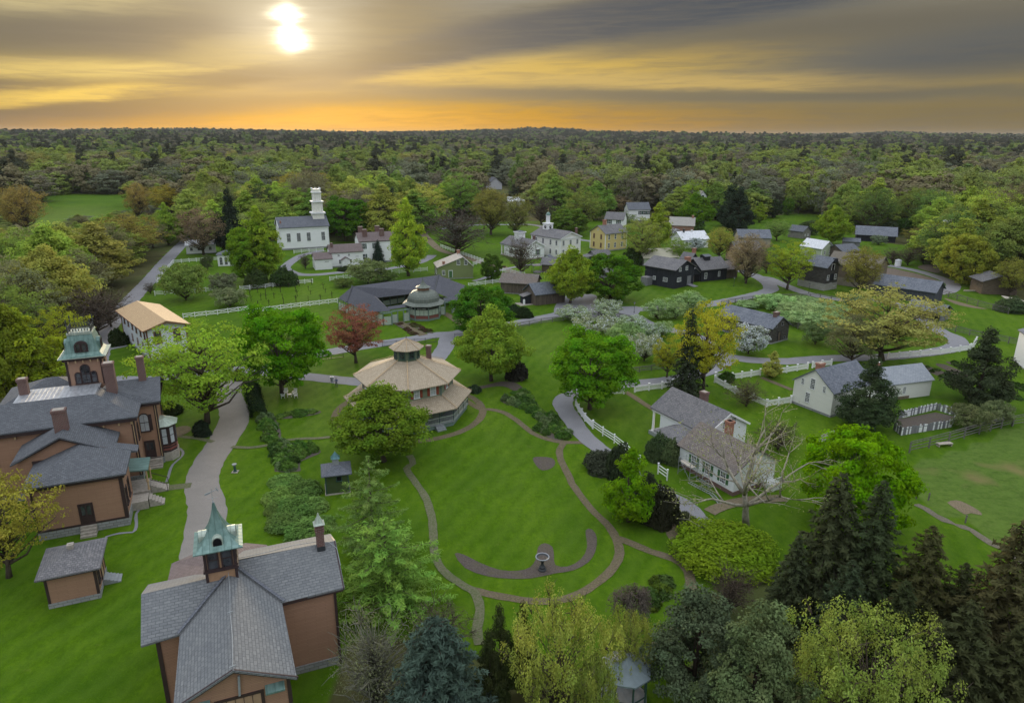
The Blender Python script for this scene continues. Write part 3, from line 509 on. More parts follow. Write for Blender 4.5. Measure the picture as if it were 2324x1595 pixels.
def door(par, x, y, z, w_, h, n='F', m=None, frame=None, glass=False):
    nx_, ny_ = NRM(n); l = math.hypot(nx_, ny_); nx_/=l; ny_/=l; tx, ty = -ny_, nx_
    def P(u, v, d): return (x+tx*u+nx_*d, y+ty*u+ny_*d, z+v)
    def bx(mb, u0, u1, v0, v1, d0, d1):
        i = len(mb.v); mb.v += [P(u0,v0,d1),P(u1,v0,d1),P(u1,v1,d1),P(u0,v1,d1),P(u0,v0,d0),P(u1,v0,d0),P(u1,v1,d0),P(u0,v1,d0)]
        mb.f += [tuple(i+k for k in q) for q in ((0,1,2,3),(1,5,6,2),(5,4,7,6),(4,0,3,7),(3,2,6,7),(4,5,1,0))]
    a = w_/2; d = MB(); bx(d,-a,a,0,h,-.02,.04)
    for sg in (-1,1): bx(d, min(sg*.05*w_,sg*.4*w_), max(sg*.05*w_,sg*.4*w_), h*.08, h*.42, .04, .06)
    o = d.build('door', m or TRIMW, par); f = MB(); bx(f,-a-.12,-a,0,h,-.02,.09); bx(f,a,a+.12,0,h,-.02,.09); bx(f,-a-.12,a+.12,h,h+.14,-.02,.09); f.build('frame', frame or TRIMW, o)
    if glass:
        for sg in (-1,1):
            g = MB(); bx(g, min(sg*.07*w_,sg*.38*w_), max(sg*.07*w_,sg*.38*w_), h*.48, h*.92, .04, .055); g.build('pane', GLASS, o)
    k = MB(); bx(k, a*.7, a*.82, h*.45, h*.5, .04, .1); k.build('handle', DKMETAL, o); return o
def chimney(par, x, y, z0, z1, w_=.8, d_=.6, m=None, cap=True, capm=None):
    b = MB().box(x-w_/2,y-d_/2,z0,x+w_/2,y+d_/2,z1-.3).box(x-w_/2-.07,y-d_/2-.07,z1-.3,x+w_/2+.07,y+d_/2+.07,z1); c = b.build('chimney', m or BRICKCH, par)
    MB().box(x-w_/2+.1,y-d_/2+.1,z1-.02,x+w_/2-.1,y+d_/2-.1,z1+.05).build('cap', capm or CONC, c); return c
def steps(par, x, y, dx, dy, n, w_, rise=.18, run=.3, m=None):
    """flight going down from (x,y) in direction (dx,dy)"""
    b = MB(); px_, py_ = -dy, dx
    for k in range(n):
        z1 = (n-k)*rise; a0, a1 = k*run, (k+1)*run; pts = [(x+dx*a0-px_*w_/2, y+dy*a0-py_*w_/2),(x+dx*a1-px_*w_/2, y+dy*a1-py_*w_/2),(x+dx*a1+px_*w_/2, y+dy*a1+py_*w_/2),(x+dx*a0+px_*w_/2, y+dy*a0+py_*w_/2)]
        b.prism(pts, 0, z1)
    return b.build('steps', m or CONC, par)
def corners(par, x0, y0, x1, y1, z0, z1, m, w_=.2):
    for (x, y) in ((x0,y0),(x1,y0),(x1,y1),(x0,y1)):
        sx_ = 1 if x == x0 else -1; sy_ = 1 if y == y0 else -1
        a, b_ = sorted((x-sx_*.03, x+sx_*w_)); c, d = sorted((y-sy_*.03, y+sy_*w_))
        MB().box(a, c, z0, b_, d, z1).build('corner_board', m, par)
def plinth(par, x0, y0, x1, y1, h, m=None, o=.06): return MB().box(x0-o,y0-o,0,x1+o,y1+o,h).build('foundation', m or STONE, par)
def simple_house(name, label, loc, ang, L, D, ze, zr, wall, roof, ax='x', ov=.4, found=.3, fm=None, wins=(), doors=(), chims=(), corner=None, cat='house', group=None, trim=None, off=0., rake=None, winkw=None, fascia=None):
    t = thing(name, label, cat, loc, ang, group); a = MB(); r = MB(); gable(a, r, 0, 0, L, D, ze, zr, ax, ov, rake=rake, off=off)
    a.build('wall', wall, t); ro = r.build('roof', roof, t)
    if found: plinth(t, 0, 0, L, D, found, fm)
    if corner: corners(t, 0, 0, L, D, found, ze-.02, corner, .16)
    if fascia:
        f = MB(); (f.box(-.06,-.06,ze-.35,L+.06,-.02,ze) if 1 else 0); f.box(-.06,D+.02,ze-.35,L+.06,D+.06,ze); f.build('fascia', fascia, t)
    pos = {'F': lambda u: (u, 0), 'B': lambda u: (u, D), 'L': lambda u: (0, u), 'R': lambda u: (L, u)}
    kw = winkw or {}
    for (s_, u, z, w_, h, *o) in wins: p = pos[s_](u); window(t, p[0], p[1], z, w_, h, s_, **{**kw, **(o[0] if o else {})})
    for (s_, u, z, w_, h, *o) in doors: p = pos[s_](u); door(t, p[0], p[1], z, w_, h, s_, **(o[0] if o else {}))
    for c in chims: chimney(t, *c[:4], *(c[4:] if len(c) > 4 else ()))
    return t
# ------------------------------------------------------------------ the brown Italianate mansion
T = thing('mansion', 'sprawling brown brick mansion with grey roofs and a green copper tower', 'mansion', (-45.5,76.3), 23)
KD = dict(frame=TRIMD, t=.14)
a = MB(); a.prism([(-19,0),(0,0),(0,9),(-19,9)], 0, 8.5); a.prism([(0,4.6),(2.1,4.6),(2.1,12),(0,12)], 0, 8.5); a.poly([(2.1,4.6,8.5),(2.1,12,8.5),(2.1,8.3,10.3)])
a.prism([(-15,9),(-4.5,9),(-4.5,16),(-15,16)], 0, 8.5); a.build('wall', BROWNB, T)
r = MB(); th = .18
def sl(*p): r.solid(list(p), th)
# front slope with hipped right end, back slope, right cross gable
sl((-19.6,-.6,8.75),(.6,-.6,8.75),(-4.0,3.7,10.75),(-19.6,3.7,10.75)); sl((.6,-.6,8.75),(.6,4.0,8.75),(-4.0,6.4,10.75),(-4.0,3.7,10.75))
sl((.5,4.0,8.72),(2.8,4.0,8.72),(2.8,8.3,10.6),(-3.0,8.3,10.6),(-3.6,6.2,10.6)); sl((2.8,12.6,8.72),(-4,12.6,8.72),(-4,8.3,10.6),(2.8,8.3,10.6))
r.build('roof', SLATEN, T)
r = MB(); r.solid([(-12.5,3.7,10.72),(-3.9,3.7,10.72),(-3.9,8.4,10.72),(-12.5,8.4,10.72)], .15); r.build('flat_roof', LEAD, T)
r = MB(); hip(None, r, -15, 8.4, -4.5, 16, 8.5, 10.9, .6, .18, ridge=((-10.5,12.2),(-9.3,12.2))); r.solid([(-19.6,3.7,10.7),(-12.5,3.7,10.7),(-12.5,7.8,9.0),(-19.6,7.8,9.0)], .15); r.build('rear_roof', SLATEN, T)
# cornice with brackets, boards, plinth
f = MB(); f.box(-19.2,-.5,8.15,.45,-.06,8.55); f.box(.06,-.06,8.15,.45,3.9,8.55); f.box(.47,4.2,8.15,2.6,4.55,8.5); f.box(2.16,4.55,8.15,2.6,12.2,8.5); f.build('cornice', TRIMD, T)
[MB().box(x,-.32,7.75,x+.16,-.03,8.15).build('bracket', TRIMT, T) for x in (-18,-16,-14,-12,-3.2,-1.6,-.3)]
for x, y in ((0,0),(2.1,4.6)):
    MB().box(x-.28,y-.09,.8,x-.02,y+.05,8.15).box(x-.02,y-.09,.8,x+.09,y+.28,8.15).build('corner_board', TRIMD, T); MB().box(x-.14,y-.13,1,x-.06,y-.09,8.1).build('corner_stripe', TRIMT, T)
MB().box(-19.1,-.1,0,.1,9,.85).box(.1,4.5,0,2.2,12,.85).build('foundation', STONE, T)
window(T, .55, 4.6, 4.7, .95, 2.3, 'F', mun=(2,2), arch=True, pane=CURT, **KD); 
o = MB().box(-.35,4.52,4.7,-.02,4.58,6.9).box(1.12,4.52,4.7,1.45,4.58,6.9).build('shutter', TRIMD, T)
door(T, .75, 4.6, 1.0, 1.0, 2.2, 'F', TRIMD, TRIMD, True); window(T, 0, 2.3, 4.8, .9, 2.1, 'R', mun=(2,2), arch=True, **KD)
for x in (-17.5,-14.6): window(T, x, 0, 4.9, .9, 2.0, 'F', mun=(2,2), arch=True, **KD)
window(T, 2.1, 10.3, 4.9, .9, 2.0, 'R', mun=(2,2), arch=True, **KD)
steps(T, 1.2, 4.4, 0, -1, 5, 1.6, .2, .3); MB().box(.1,3.6,0,1.9,4.5,1.0).build('porch_floor', CONC, T)
# bay window
b = thing  # (alias unused)
def ngon(c, rx, ry, n, a0=0.): return [(c[0]+rx*math.cos(a0+2*math.pi*k/n), c[1]+ry*math.sin(a0+2*math.pi*k/n)) for k in range(n)]
bay = [(2.1,4.9),(3.0,4.9),(3.75,5.7),(3.75,7.1),(3.0,7.9),(2.1,7.9)]
MB().prism([(p[0]+(.12 if p[0] > 2.2 else 0), p[1]+(-.1 if p[1] < 6 else .1)) for p in bay], 0, 1.2).build('bay_base', CONC, T); MB().prism(bay, 1.2, 4.9).build('bay_wall', TRIMD, T)
MB().prism([(p[0]+(.06 if p[0] > 2.2 else 0), p[1]+(-.05 if p[1] < 6 else .05)) for p in bay], 1.5, 1.75).prism([(p[0]+(.06 if p[0] > 2.2 else 0), p[1]+(-.05 if p[1] < 6 else .05)) for p in bay], 2.0, 2.1).build('bay_band', MAROON, T)
m = MB(); ob = [(2.1,4.5),(3.2,4.5),(4.15,5.5),(4.15,7.3),(3.2,8.3),(2.1,8.3)]; ib = [(2.1,5.6),(2.5,5.7),(2.8,6.1),(2.8,6.7),(2.5,7.1),(2.1,7.2)]
for k in range(5): m.poly([(*ob[k],4.95),(*ob[k+1],4.95),(*ib[k+1],5.6),(*ib[k],5.6)])
m.poly([(*p,5.6) for p in ib]); m.prism(ob, 4.88, 4.94); m.build('bay_roof', COPPERL, T)
window(T, 2.55, 4.9, 2.4, .55, 2.1, 'F', mun=(1,2), pane=CURT, **KD); window(T, 3.375, 5.3, 2.4, .6, 2.1, (.8,-.75), mun=(1,2), pane=CURT, **KD); window(T, 3.75, 6.4, 2.4, .8, 2.1, 'R', mun=(1,2), pane=CURT, **KD)
# middle gabled wing
a = MB(); r = MB(); gable(a, r, -10.9, -5.0, -2.2, 1.2, 6.95, 9.15, 'y', .6, .18, rake=.6); a.build('wing_wall', BROWNB, T); r.build('wing_roof', SLATEN, T)
f = MB(); f.bar((-11.35,-5.35,6.83),(-6.55,-5.35,9.05),.12,.28); f.bar((-6.55,-5.35,9.05),(-1.75,-5.35,6.83),.12,.28); f.build('bargeboard', TRIMD, T)
MB().box(-9.6,-5.12,6.2,-8.4,-5.02,6.75).build('shutter', TRIMD, T)
# service wing with hipped roof
MB().prism([(-8.9,-10.6),(-.6,-10.6),(-.6,-4.9),(-8.9,-4.9)], 0, 6.2).build('wing_wall', BROWNB, T); MB().box(-9.0,-10.7,0,-.5,-4.9,.95).build('foundation', STONE, T)
r = MB(); hip(None, r, -8.9, -10.6, -.6, -5.4, 6.2, 8.15, .6, .18, ridge=((-4.8,-6.3),(-4.8,-5.0))); r.solid([(-.0,-5.2,6.3),(.6,-5.2,6.25),(.6,-3.4,6.25),(-1.6,-3.4,6.9),(-1.9,-5.0,7.1)], .16); r.build('wing_roof', SLATEN, T)
f = MB(); f.box(-9.2,-10.95,5.85,-.3,-10.62,6.2); f.box(-.58,-10.9,5.85,-.25,-5,6.2); f.build('cornice', TRIMD, T)
MB().box(-.88,-10.69,.9,-.62,-10.55,5.85).box(-.62,-10.69,.9,-.51,-10.35,5.85).build('corner_board', TRIMD, T); MB().box(-8.98,-10.69,.9,-8.75,-10.55,5.85).build('corner_board', TRIMD, T); MB().box(-8.98,-10.72,.92,-.5,-10.66,1.12).build('sill_board', TRIMD, T)
door(T, -4.35, -10.6, 1.0, 1.15, 2.3, 'F', TRIMD, TRIMD, True); steps(T, -4.35, -10.7, 0, -1, 4, 1.5, .22, .3, CONC)
window(T, -.6, -9.2, 2.0, .8, 1.9, 'R', mun=(2,2), **KD); window(T, -.6, -7.2, 2.0, .8, 1.9, 'R', mun=(2,2), **KD)
# side porch of the service wing
MB().box(-.6,-7.6,0,1.1,-5.6,1.0).box(-2.1,-5,0,1.1,-1.6,1.0).build('porch_floor', CONC, T)
MB().solid([(-2.1,-4.9,3.9),(1.3,-4.9,3.6),(1.3,-1.3,3.6),(-2.1,-1.3,3.9)], .15).build('porch_roof', COPPER, T)
for y in (-4.7,-1.6): MB().lathe([(.16,1),(.1,1.2),(.09,1.9),(.18,2.1),(.09,2.3),(.1,3.5)], 8, (1.05,y)).build('porch_post', TRIMT, T)
steps(T, 1.15, -3.1, 1, 0, 6, 1.6, .17, .3); steps(T, 1.2, -6.6, 1, 0, 5, 1.4, .2, .3)
[MB().bar((1.2,y,1.9),(2.9,y,1.0),.06).bar((2.9,y,1.0),(2.9,y,0),.06).build('handrail', TRIMD, T) for y in (-2.2,-4)]
# tower
tx0, tx1, ty0, ty1 = -7.35, -3.45, 8.0, 11.9; cx, cy = -5.4, 9.95
MB().box(tx0,ty0,8,tx1,ty1,14.35).build('tower_wall', plain('rose_brown_stucco', (.33,.205,.145), .8, .1, .06), T)
for x in (tx0-.05, tx1-.2): MB().box(x,ty0-.05,10.6,x+.25,ty0+.05,14.3).build('corner_board', TRIMD, T)
MB().box(tx0-.3,ty0-.3,13.95,tx1+.3,ty1+.3,14.35).build('cornice', TRIMD, T)
[MB().box(tx0+.3+k*.8,ty0-.42,13.7,tx0+.42+k*.8,ty0-.06,14.0).build('bracket', TRIMT, T) for k in range(5)]; [MB().box(tx1+.06,ty0+.3+k*.8,13.7,tx1+.42,ty0+.42+k*.8,14.0).build('bracket', TRIMT, T) for k in range(5)]
pr = [(2.62,14.42),(2.2,14.5),(1.92,14.85),(1.72,15.5),(1.52,16.4),(1.3,17.1)]
R2 = math.sqrt(2); MB().lathe([(q*R2,z) for q, z in pr], 4, (cx,cy), math.pi/4).build('tower_roof', COPPER, T); MB().lathe([(2.62*R2,14.34),(2.62*R2,14.43)], 4, (cx,cy), math.pi/4).build('tower_eave', COPPERL, T)
MB().box(cx-1.4,cy-1.4,17.05,cx+1.4,cy+1.4,17.3).build('tower_curb', COPPERL, T)
f = MB()
for s_ in range(4):
    ca, sa = math.cos(s_*math.pi/2), math.sin(s_*math.pi/2)
    def Q(u, v, z): return (cx+u*ca-v*sa, cy+u*sa+v*ca, z)
    f.bar(Q(-1.25,-1.25,17.3),Q(1.25,-1.25,17.3),.06); f.bar(Q(-1.25,-1.25,18.0),Q(1.25,-1.25,18.0),.05)
    for k in range(9): u = -1.25+k*2.5/8; f.bar(Q(u,-1.25,17.3),Q(u,-1.25,18.0),.04)
    for k in range(8):
        u = -1.1+k*2.5/8-.0; pts = [Q(u+.13*math.cos(q),-1.25,17.65+.22*math.sin(q)) for q in np.linspace(0,2*math.pi,7)[:-1]]
        for i_ in range(6): f.bar(pts[i_], pts[(i_+1)%6], .035)
    f.bar(Q(-1.25,-1.25,17.3),Q(-1.25,-1.25,18.9),.08); f.lathe([(.02,18.2),(.13,18.3),(.02,18.5),(.1,18.75),(.01,19.1)], 6, (Q(-1.25,-1.25,0)[0],Q(-1.25,-1.25,0)[1]))
f.build('roof_cresting', DKMETAL, T)
MB().bar((cx-.5,cy,17.3),(cx-.5,cy,19.3),.05).bar((cx+.5,cy,17.3),(cx+.5,cy,19.2),.05).build('finial', DKMETAL, T)
for (n_, q) in (('F',(cx,cy-1.95)), ('R',(cx+1.95,cy)), ('L',(cx-1.95,cy))):
    nn = NRM(n_); m = MB(); wv = .75
    # arched dormer body running back into the roof
    tx_, ty_ = -nn[1], nn[0]; prof = [(-wv,0),(wv,0)]+[(wv*math.cos(math.pi*k/8), .75+wv*.85*math.sin(math.pi*k/8)) for k in range(9)]
    A_ = [(q[0]+tx_*u, q[1]+ty_*u, 14.95+v) for u, v in prof]; B_ = [(p[0]-nn[0]*1.3, p[1]-nn[1]*1.3, p[2]) for p in A_]; i_ = len(m.v); m.v += A_+B_; n__ = len(A_)
    m.f += [(i_+k, i_+n__+k, i_+n__+(k+1)%n__, i_+(k+1)%n__) for k in range(n__)]; m.f.append(tuple(i_+k for k in range(n__))); d = m.build('dormer', COPPER if n_ != 'F' else TRIMD, T)
    for s_ in (-1,1): window(d, q[0]+tx_*s_*.33, q[1]+ty_*s_*.33, 15.1, .42, .95, n_, frame=TRIMD, t=.08, mun=(1,1), arch=True, name='dormer_window')
window(T, cx, ty0, 10.95, .85, 2.3, 'F', mun=(2,2), arch=True, **KD); 
for s_ in (-1,1): window(T, cx+s_*.86, ty0, 10.95, .48, 1.35, 'F', mun=(1,2), arch=True, **KD)
window(T, tx1, cy, 11.6, .8, 2.0, 'R', mun=(2,2), arch=True, **KD)
chimney(T, -2.5, 5.9, 9.3, 13.9, 1.15, 1.1); chimney(T, .75, 8.2, 9.5, 13.6, .85, .8); chimney(T, -6.7, -2.8, 8.2, 11.6, 1.3, 1.0); chimney(T, -11.9, 7.0, 8.5, 12.7, .95, .9)
# ------------------------------------------------------------------ square brown outbuilding
T = thing('outbuilding', 'small square brown brick outbuilding with hipped grey roof beside the mansion', 'outbuilding', (-41.6,52.2), 23.5)
a = MB(); r = MB(); hip(a, r, 0, 0, 4.0, 4.4, 3.25, 4.45, .55, .14, ridge=((2.0,2.3),(2.0,2.3))); a.build('wall', BROWNB, T); r.build('roof', GREYSH, T); plinth(T, 0, 0, 4.0, 4.4, .5)
corners(T, 0, 0, 4.0, 4.4, .5, 3.2, TRIMD, .2); MB().box(-.12,-.12,2.95,4.12,-.04,3.25).box(4.04,-.12,2.95,4.12,4.5,3.25).build('cornice', TRIMD, T); chimney(T, 2.0, 2.3, 4.1, 4.85, .4, .4, CONC)
door(T, 4.0, 2.6, .6, .9, 2.0, 'R', TRIMT, TRIMD); window(T, 4.0, .9, 1.3, .6, 1.2, 'R', **KD); steps(T, 4.1, 2.6, 1, 0, 5, 1.3, .12, .28, GREYP)
# ------------------------------------------------------------------ carriage house
T = thing('carriage_house', 'large brown brick carriage house with grey shingled cross gables and green copper cupola', 'carriage house', (-13.8,45.8), 21.8)
a = MB(); a.prism([(-12.5,-1.0),(0-4.0,0),(0,0),(0,7.6),(-12.5,5.3)], 0, 6.9); a.prism([(-10.4,-8.1),(-4.1,-8.1),(-4.1,0),(-10.4,0)], 0, 6.9); a.poly([(-10.4,-8.1,6.9),(-4.1,-8.1,6.9),(-7.3,-8.1,8.7)]); a.poly([(0,0,6.9),(0,7.6,6.9),(0,3.9,8.7)])
a.prism([(-11.6,5),(-5.0,5),(-5.0,10.3),(-6.6,11.2),(-10.2,11.2),(-11.6,10.2)], 0, 5.6); a.build('wall', BROWNB, T)
SHC = shingle('grey_asphalt_shingles', (.145,.155,.165), (.20,.21,.215), .24, .5, (.19,.20,.20)); th = .16
r = MB()
# right wing, left wing, front wing
sl2 = lambda *p: r.solid(list(p), th)
sl2((-4.0,-.35,7.1),(.75,-.2,7.1),(.75,3.9,8.85),(-7.5,3.7,8.95)); sl2((.75,3.9,8.85),(.75,8.0,7.1),(-6.5,8.0,7.1),(-7.5,3.9,8.9))
sl2((-13.4,-1.6,7.1),(-10.9,-1.3,7.1),(-7.5,2.2,8.9),(-13.5,2.1,8.75)); sl2((-13.5,2.1,8.75),(-8.0,2.3,8.85),(-8.0,5.9,7.1),(-13.6,5.8,7.1))
sl2((-10.95,-8.6,7.1),(-7.3,-8.6,8.9),(-7.5,2.2,8.95),(-10.95,-1.3,7.1)); sl2((-7.3,-8.6,8.9),(-3.6,-8.6,7.1),(-3.95,-.35,7.1),(-7.5,3.7,8.95),(-7.5,2.2,8.95))
r.build('roof', SHC, T)
r = MB(); cu = [(-12.4,5.4,6.55),(-4.6,5.4,6.55),(-4.6,10.5,5.7),(-6.4,11.7,5.6),(-10.4,11.7,5.6),(-12.4,10.5,5.7)]; tp = (-8.5,8.2,7.6); tb = (-8.5,5.2,7.7)
r.poly([cu[5],cu[0],tb,tp]); r.poly([cu[1],cu[2],tp,tb]); r.poly([cu[2],cu[3],tp]); r.poly([cu[3],cu[4],tp]); r.poly([cu[4],cu[5],tp]); r.poly([(p[0],p[1],p[2]-.12) for p in reversed(cu)])
for k in range(6): p, q = cu[k], cu[(k+1)%6]; r.poly([(p[0],p[1],p[2]-.12),(q[0],q[1],q[2]-.12),q,p])
r.build('rear_roof', PURPSH, T)
f = MB(); f.box(-.12,-.12,0,-.0+.08,.14,6.9); f.build('corner_board', TRIMD, T); MB().box(-12.58,-1.08,0,-12.3,-.85,6.9).build('corner_board', TRIMD, T); MB().box(-4.25,-8.18,0,-4.02,-7.95,6.9).build('corner_board', TRIMD, T); MB().box(-10.48,-8.18,0,-10.25,-7.95,6.9).build('corner_board', TRIMD, T)
[MB().bar(p, q, .1, .26).build('bargeboard', TRIMD, T) for p, q in (((-11,-8.5,6.98),(-7.3,-8.5,8.78)),((-7.3,-8.5,8.78),(-3.55,-8.5,6.98)),((.66,-.2,6.98),(.66,3.9,8.74)),((.66,3.9,8.74),(.66,7.9,6.98)),((-3.9,-.3,6.93),(.6,-.15,6.93)))]
MB().bar((-3.75,-.45,7.28),(-7.45,3.65,9.12),.22,.05).bar((-11.05,-1.4,7.28),(-7.55,2.15,9.12),.22,.05).build('valley_flashing', SLATE, T)
f = MB(); P_ = [(-7.3,-8.5,9.16),(-7.28,-5.6,9.2),(-7.42,-3,9.2),(-7.4,-.8,9.25),(-7.5,2.0,9.22)]
for k in range(4): f.bar(P_[k], P_[k+1], .035)
for p in (P_[0], P_[2]): f.bar((p[0]-.2,p[1],p[2]-.05),(p[0]+.2,p[1],p[2]+.02),.06)
f.build('lightning_cable', GREYP, T)
f = MB(); P_ = [(-6.9,3.7,9.15),(-4.5,3.85,9.1),(-2.6,3.9,9.2),(-.9,4.0,9.06),(.2,3.7,8.95),(.7,3.0,8.7),(.74,1.5,8.05)]
for k in range(6): f.bar(P_[k], P_[k+1], .04)
f.build('lightning_cable', GREYP, T)
# gable end window, bracket hoods
window(T, -7.2, -8.1, 4.6, 2.6, 1.7, 'F', frame=TRIMD, t=.2, mun=(5,1), pane=plain('tan_board_panel', (.33,.22,.14)))
for x in (-9.5,-5.0): MB().solid([(x-.6,-8.7,6.55),(x+.6,-8.7,6.55),(x+.6,-8.1,6.75),(x-.6,-8.1,6.75)], .12).build('hood', COPPER, T)
MB().bar((-7.15,-8.25,6.6),(-7.05,-8.25,8.1),.14).build('lightning_rod', GREYP, T)
window(T, -4.1, -3.6, 1.6, 1.1, 2.6, 'R', frame=TRIMD, t=.15, mun=(2,3)); MB().box(-4.1,-.1,0,.1,7.7,.7).build('foundation', STONE, T)
# chimney with copper hat
m = MB().box(-.8,3.2,7.9,-.2,3.8,11.0).box(-.86,3.14,10.3,-.14,3.86,10.42).box(-.86,3.14,10.6,-.14,3.86,10.72).box(-.86,3.14,10.85,-.14,3.86,11.0); c = m.build('chimney', BRICKCH, T)
MB().box(-.82,3.18,8.2,-.18,3.82,9.0).build('flashing', DKMETAL, c); MB().lathe([(.62,11.0),(.42,11.12),(.3,11.35),(.16,11.62),(.04,11.95)], 4, (-.5,3.5), math.pi/4).build('chimney_hat', COPPERL, c)
# cupola
cx, cy = -7.95, 2.95; hb = 1.08
MB().box(cx-hb,cy-hb,7.6,cx+hb,cy+hb,11.5).build('cupola_wall', plain('tan_brown_paint', (.36,.22,.13), .7), T)
for x in (cx-hb-.05, cx+hb-.15): MB().box(x,cy-hb-.05,8.2,x+.2,cy-hb+.05,11.5).build('corner_board', TRIMD, T)
MB().box(cx+hb-.05,cy+hb-.2,8.2,cx+hb+.05,cy+hb,11.5).build('corner_board', TRIMD, T); MB().box(cx-hb-.15,cy-hb-.15,9.55,cx+hb+.15,cy+hb+.15,9.75).build('sill_board', TRIMD, T)
for u in (-.48,.48): window(T, cx+u, cy-hb, 9.8, .58, 1.5, 'F', frame=TRIMD, t=.12, mun=(1,2), arch=True); window(T, cx+hb, cy+u, 9.8, .58, 1.5, 'R', frame=TRIMD, t=.12, mun=(1,2), arch=True)
pr = [(1.72,11.5),(1.72,11.58),(1.45,11.68),(1.15,11.9),(.86,12.25),(.6,12.75),(.36,13.4),(.2,14.0),(.07,14.7)]
MB().lathe([(q*R2,z) for q, z in pr], 4, (cx,cy), math.pi/4).build('cupola_roof', COPPER, T)
for n_ in 'FLR':
    nn = NRM(n_); tx_, ty_ = -nn[1], nn[0]; q = (cx+nn[0]*1.3, cy+nn[1]*1.3); wv = .38 if n_ == 'F' else .45; m = MB(); prof = [(-wv,0),(wv,0)]+[(wv*math.cos(math.pi*k/8), .35+wv*math.sin(math.pi*k/8)) for k in range(9)]
    A_ = [(q[0]+tx_*u, q[1]+ty_*u, 11.75+v) for u, v in prof]; B_ = [(p[0]-nn[0]*1.0, p[1]-nn[1]*1.0, p[2]) for p in A_]; m.v += A_+B_; n__ = len(A_)
    m.f += [(k, n__+k, n__+(k+1)%n__, (k+1)%n__) for k in range(n__)]; m.f.append(tuple(range(n__))); d = m.build('dormer', COPPERL, T)
    g = MB(); g.poly([(q[0]+tx_*u*.8+nn[0]*.02, q[1]+ty_*u*.8+nn[1]*.02, 11.8+v*.85) for u, v in prof]); g.build('pane', BLACK, d)
v = MB().bar((cx,cy,14.6),(cx,cy,15.9),.035).lathe([(.02,14.65),(.1,14.75),(.02,14.85)], 8, (cx,cy)).bar((cx-.35,cy,15.1),(cx+.35,cy,15.1),.025).bar((cx,cy-.35,15.1),(cx,cy+.35,15.1),.025)
v.build('weathervane', GREYP, T)
v = MB().solid([(cx-.5,cy-.02,15.5),(cx-.1,cy-.02,15.62),(cx-.1,cy+.02,15.62),(cx-.5,cy+.02,15.5)], .12).bar((cx-.5,cy,15.5),(cx+.45,cy,15.75),.05).bar((cx+.3,cy,15.9),(cx+.45,cy,15.6),.08); v.build('weathervane_arrow', GREYP, T)
# ------------------------------------------------------------------ white building with tan roof
T = thing('white_brick_building', 'white two-storey building with broad tan roof and brown trim beside the back lane', 'building', (-68.2,123.2), 41)
a = MB(); r = MB(); gable(a, r, 0, 0, 7.0, 19.5, 6.1, 7.25, 'y', .8, .16, rake=.8); a.build('wall', plain('white_painted_brick', (.66,.70,.76), .8, .1, .05), T); r.build('roof', TANSH, T); plinth(T, 0, 0, 7, 19.5, .4)
for y in (1.8,4.6,7.8,10.8,14,17): window(T, 0, y, 3.9, .75, 1.7, 'L', frame=plain('cocoa_trim', (.17,.08,.05)), t=.14, mun=(1,2)); 
for y in (4.2,8.0,12): window(T, 0, y, 1.4, .8, 1.3, 'L', frame=MC['cocoa_trim'], t=.13, mun=(1,2), arch=True, pane=CURT)
for x in (1.8,5.2): window(T, x, 0, 3.2, .9, 2.1, 'F', frame=MC['cocoa_trim'], t=.2, mun=(2,2)); 
f = MB(); f.bar((-.8,-.82,5.95),(3.5,-.82,7.1),.08,.22); f.bar((3.5,-.82,7.1),(7.8,-.82,5.95),.08,.22); f.box(-.85,-.8,5.9,-.78,20.3,6.05); f.build('bargeboard', MC['cocoa_trim'], T)
for x, y in ((0,0),(7,0),(0,19.5)): MB().box(x-.12,y-.12,.3,x+.12,y+.12,5.9).build('downpipe', MC['cocoa_trim'], T)
# ------------------------------------------------------------------ sage hut with copper cap
T = thing('garden_house', 'small dark green square hut with slate roof and teal cap on the garden lawn', 'hut', (-22.0,72.9), 16)
a = MB(); r = MB(); hip(a, r, 0, 0, 2.7, 2.7, 2.55, 3.55, .42, .1, ridge=((1.35,1.35),(1.35,1.35))); a.build('wall', siding('dark_green_boards', (.055,.085,.03), .2), T); r.build('roof', SLATE, T)
corners(T, 0, 0, 2.7, 2.7, .1, 2.5, SHUTB, .14); MB().box(-.12,-.12,0,2.82,2.82,.14).build('foundation', CONC, T); window(T, 1.6, 0, 1.75, .5, .55, 'F', frame=SHUTB, mun=(1,1), pane=BLACK)
MB().box(.98,.98,3.1,1.72,1.72,4.15).build('vent_box', GREYP, T); MB().lathe([(.75,4.15),(.55,4.3),(.35,4.55),(.04,4.95)], 4, (1.35,1.35), math.pi/4).build('cap', metal('teal_metal', (.06,.15,.16)), T)
# ------------------------------------------------------------------ octagonal house
T = thing('octagonal_house', 'two-storey octagonal house with pale cedar roofs, cupola, verandah and red shutters', 'house', (-15.9,99.0)); A0 = rad(9)
def og(r_, z, n=8): return [(r_*math.cos(A0+math.pi*2*k/n), r_*math.sin(A0+math.pi*2*k/n), z) for k in range(n)]
def ring(mb, r0, z0, r1, z1, th=0.):
    a_, b_ = og(r0, z0), og(r1, z1)
    for k in range(8):
        q = [a_[k], a_[(k+1)%8], b_[(k+1)%8], b_[k]]; mb.solid(q, th) if th else mb.poly(q)
MB().prism([p[:2] for p in og(6.7,0)], .9, 6.5).build('wall', SAGE, T)
r = MB(); ring(r, 8.15, 6.45, 1.9, 8.75, .14); r.build('roof', CEDAR, T); r = MB(); ring(r, 9.75, 2.95, 6.6, 4.35, .12); r.build('verandah_roof', CEDAR, T)
f = MB()
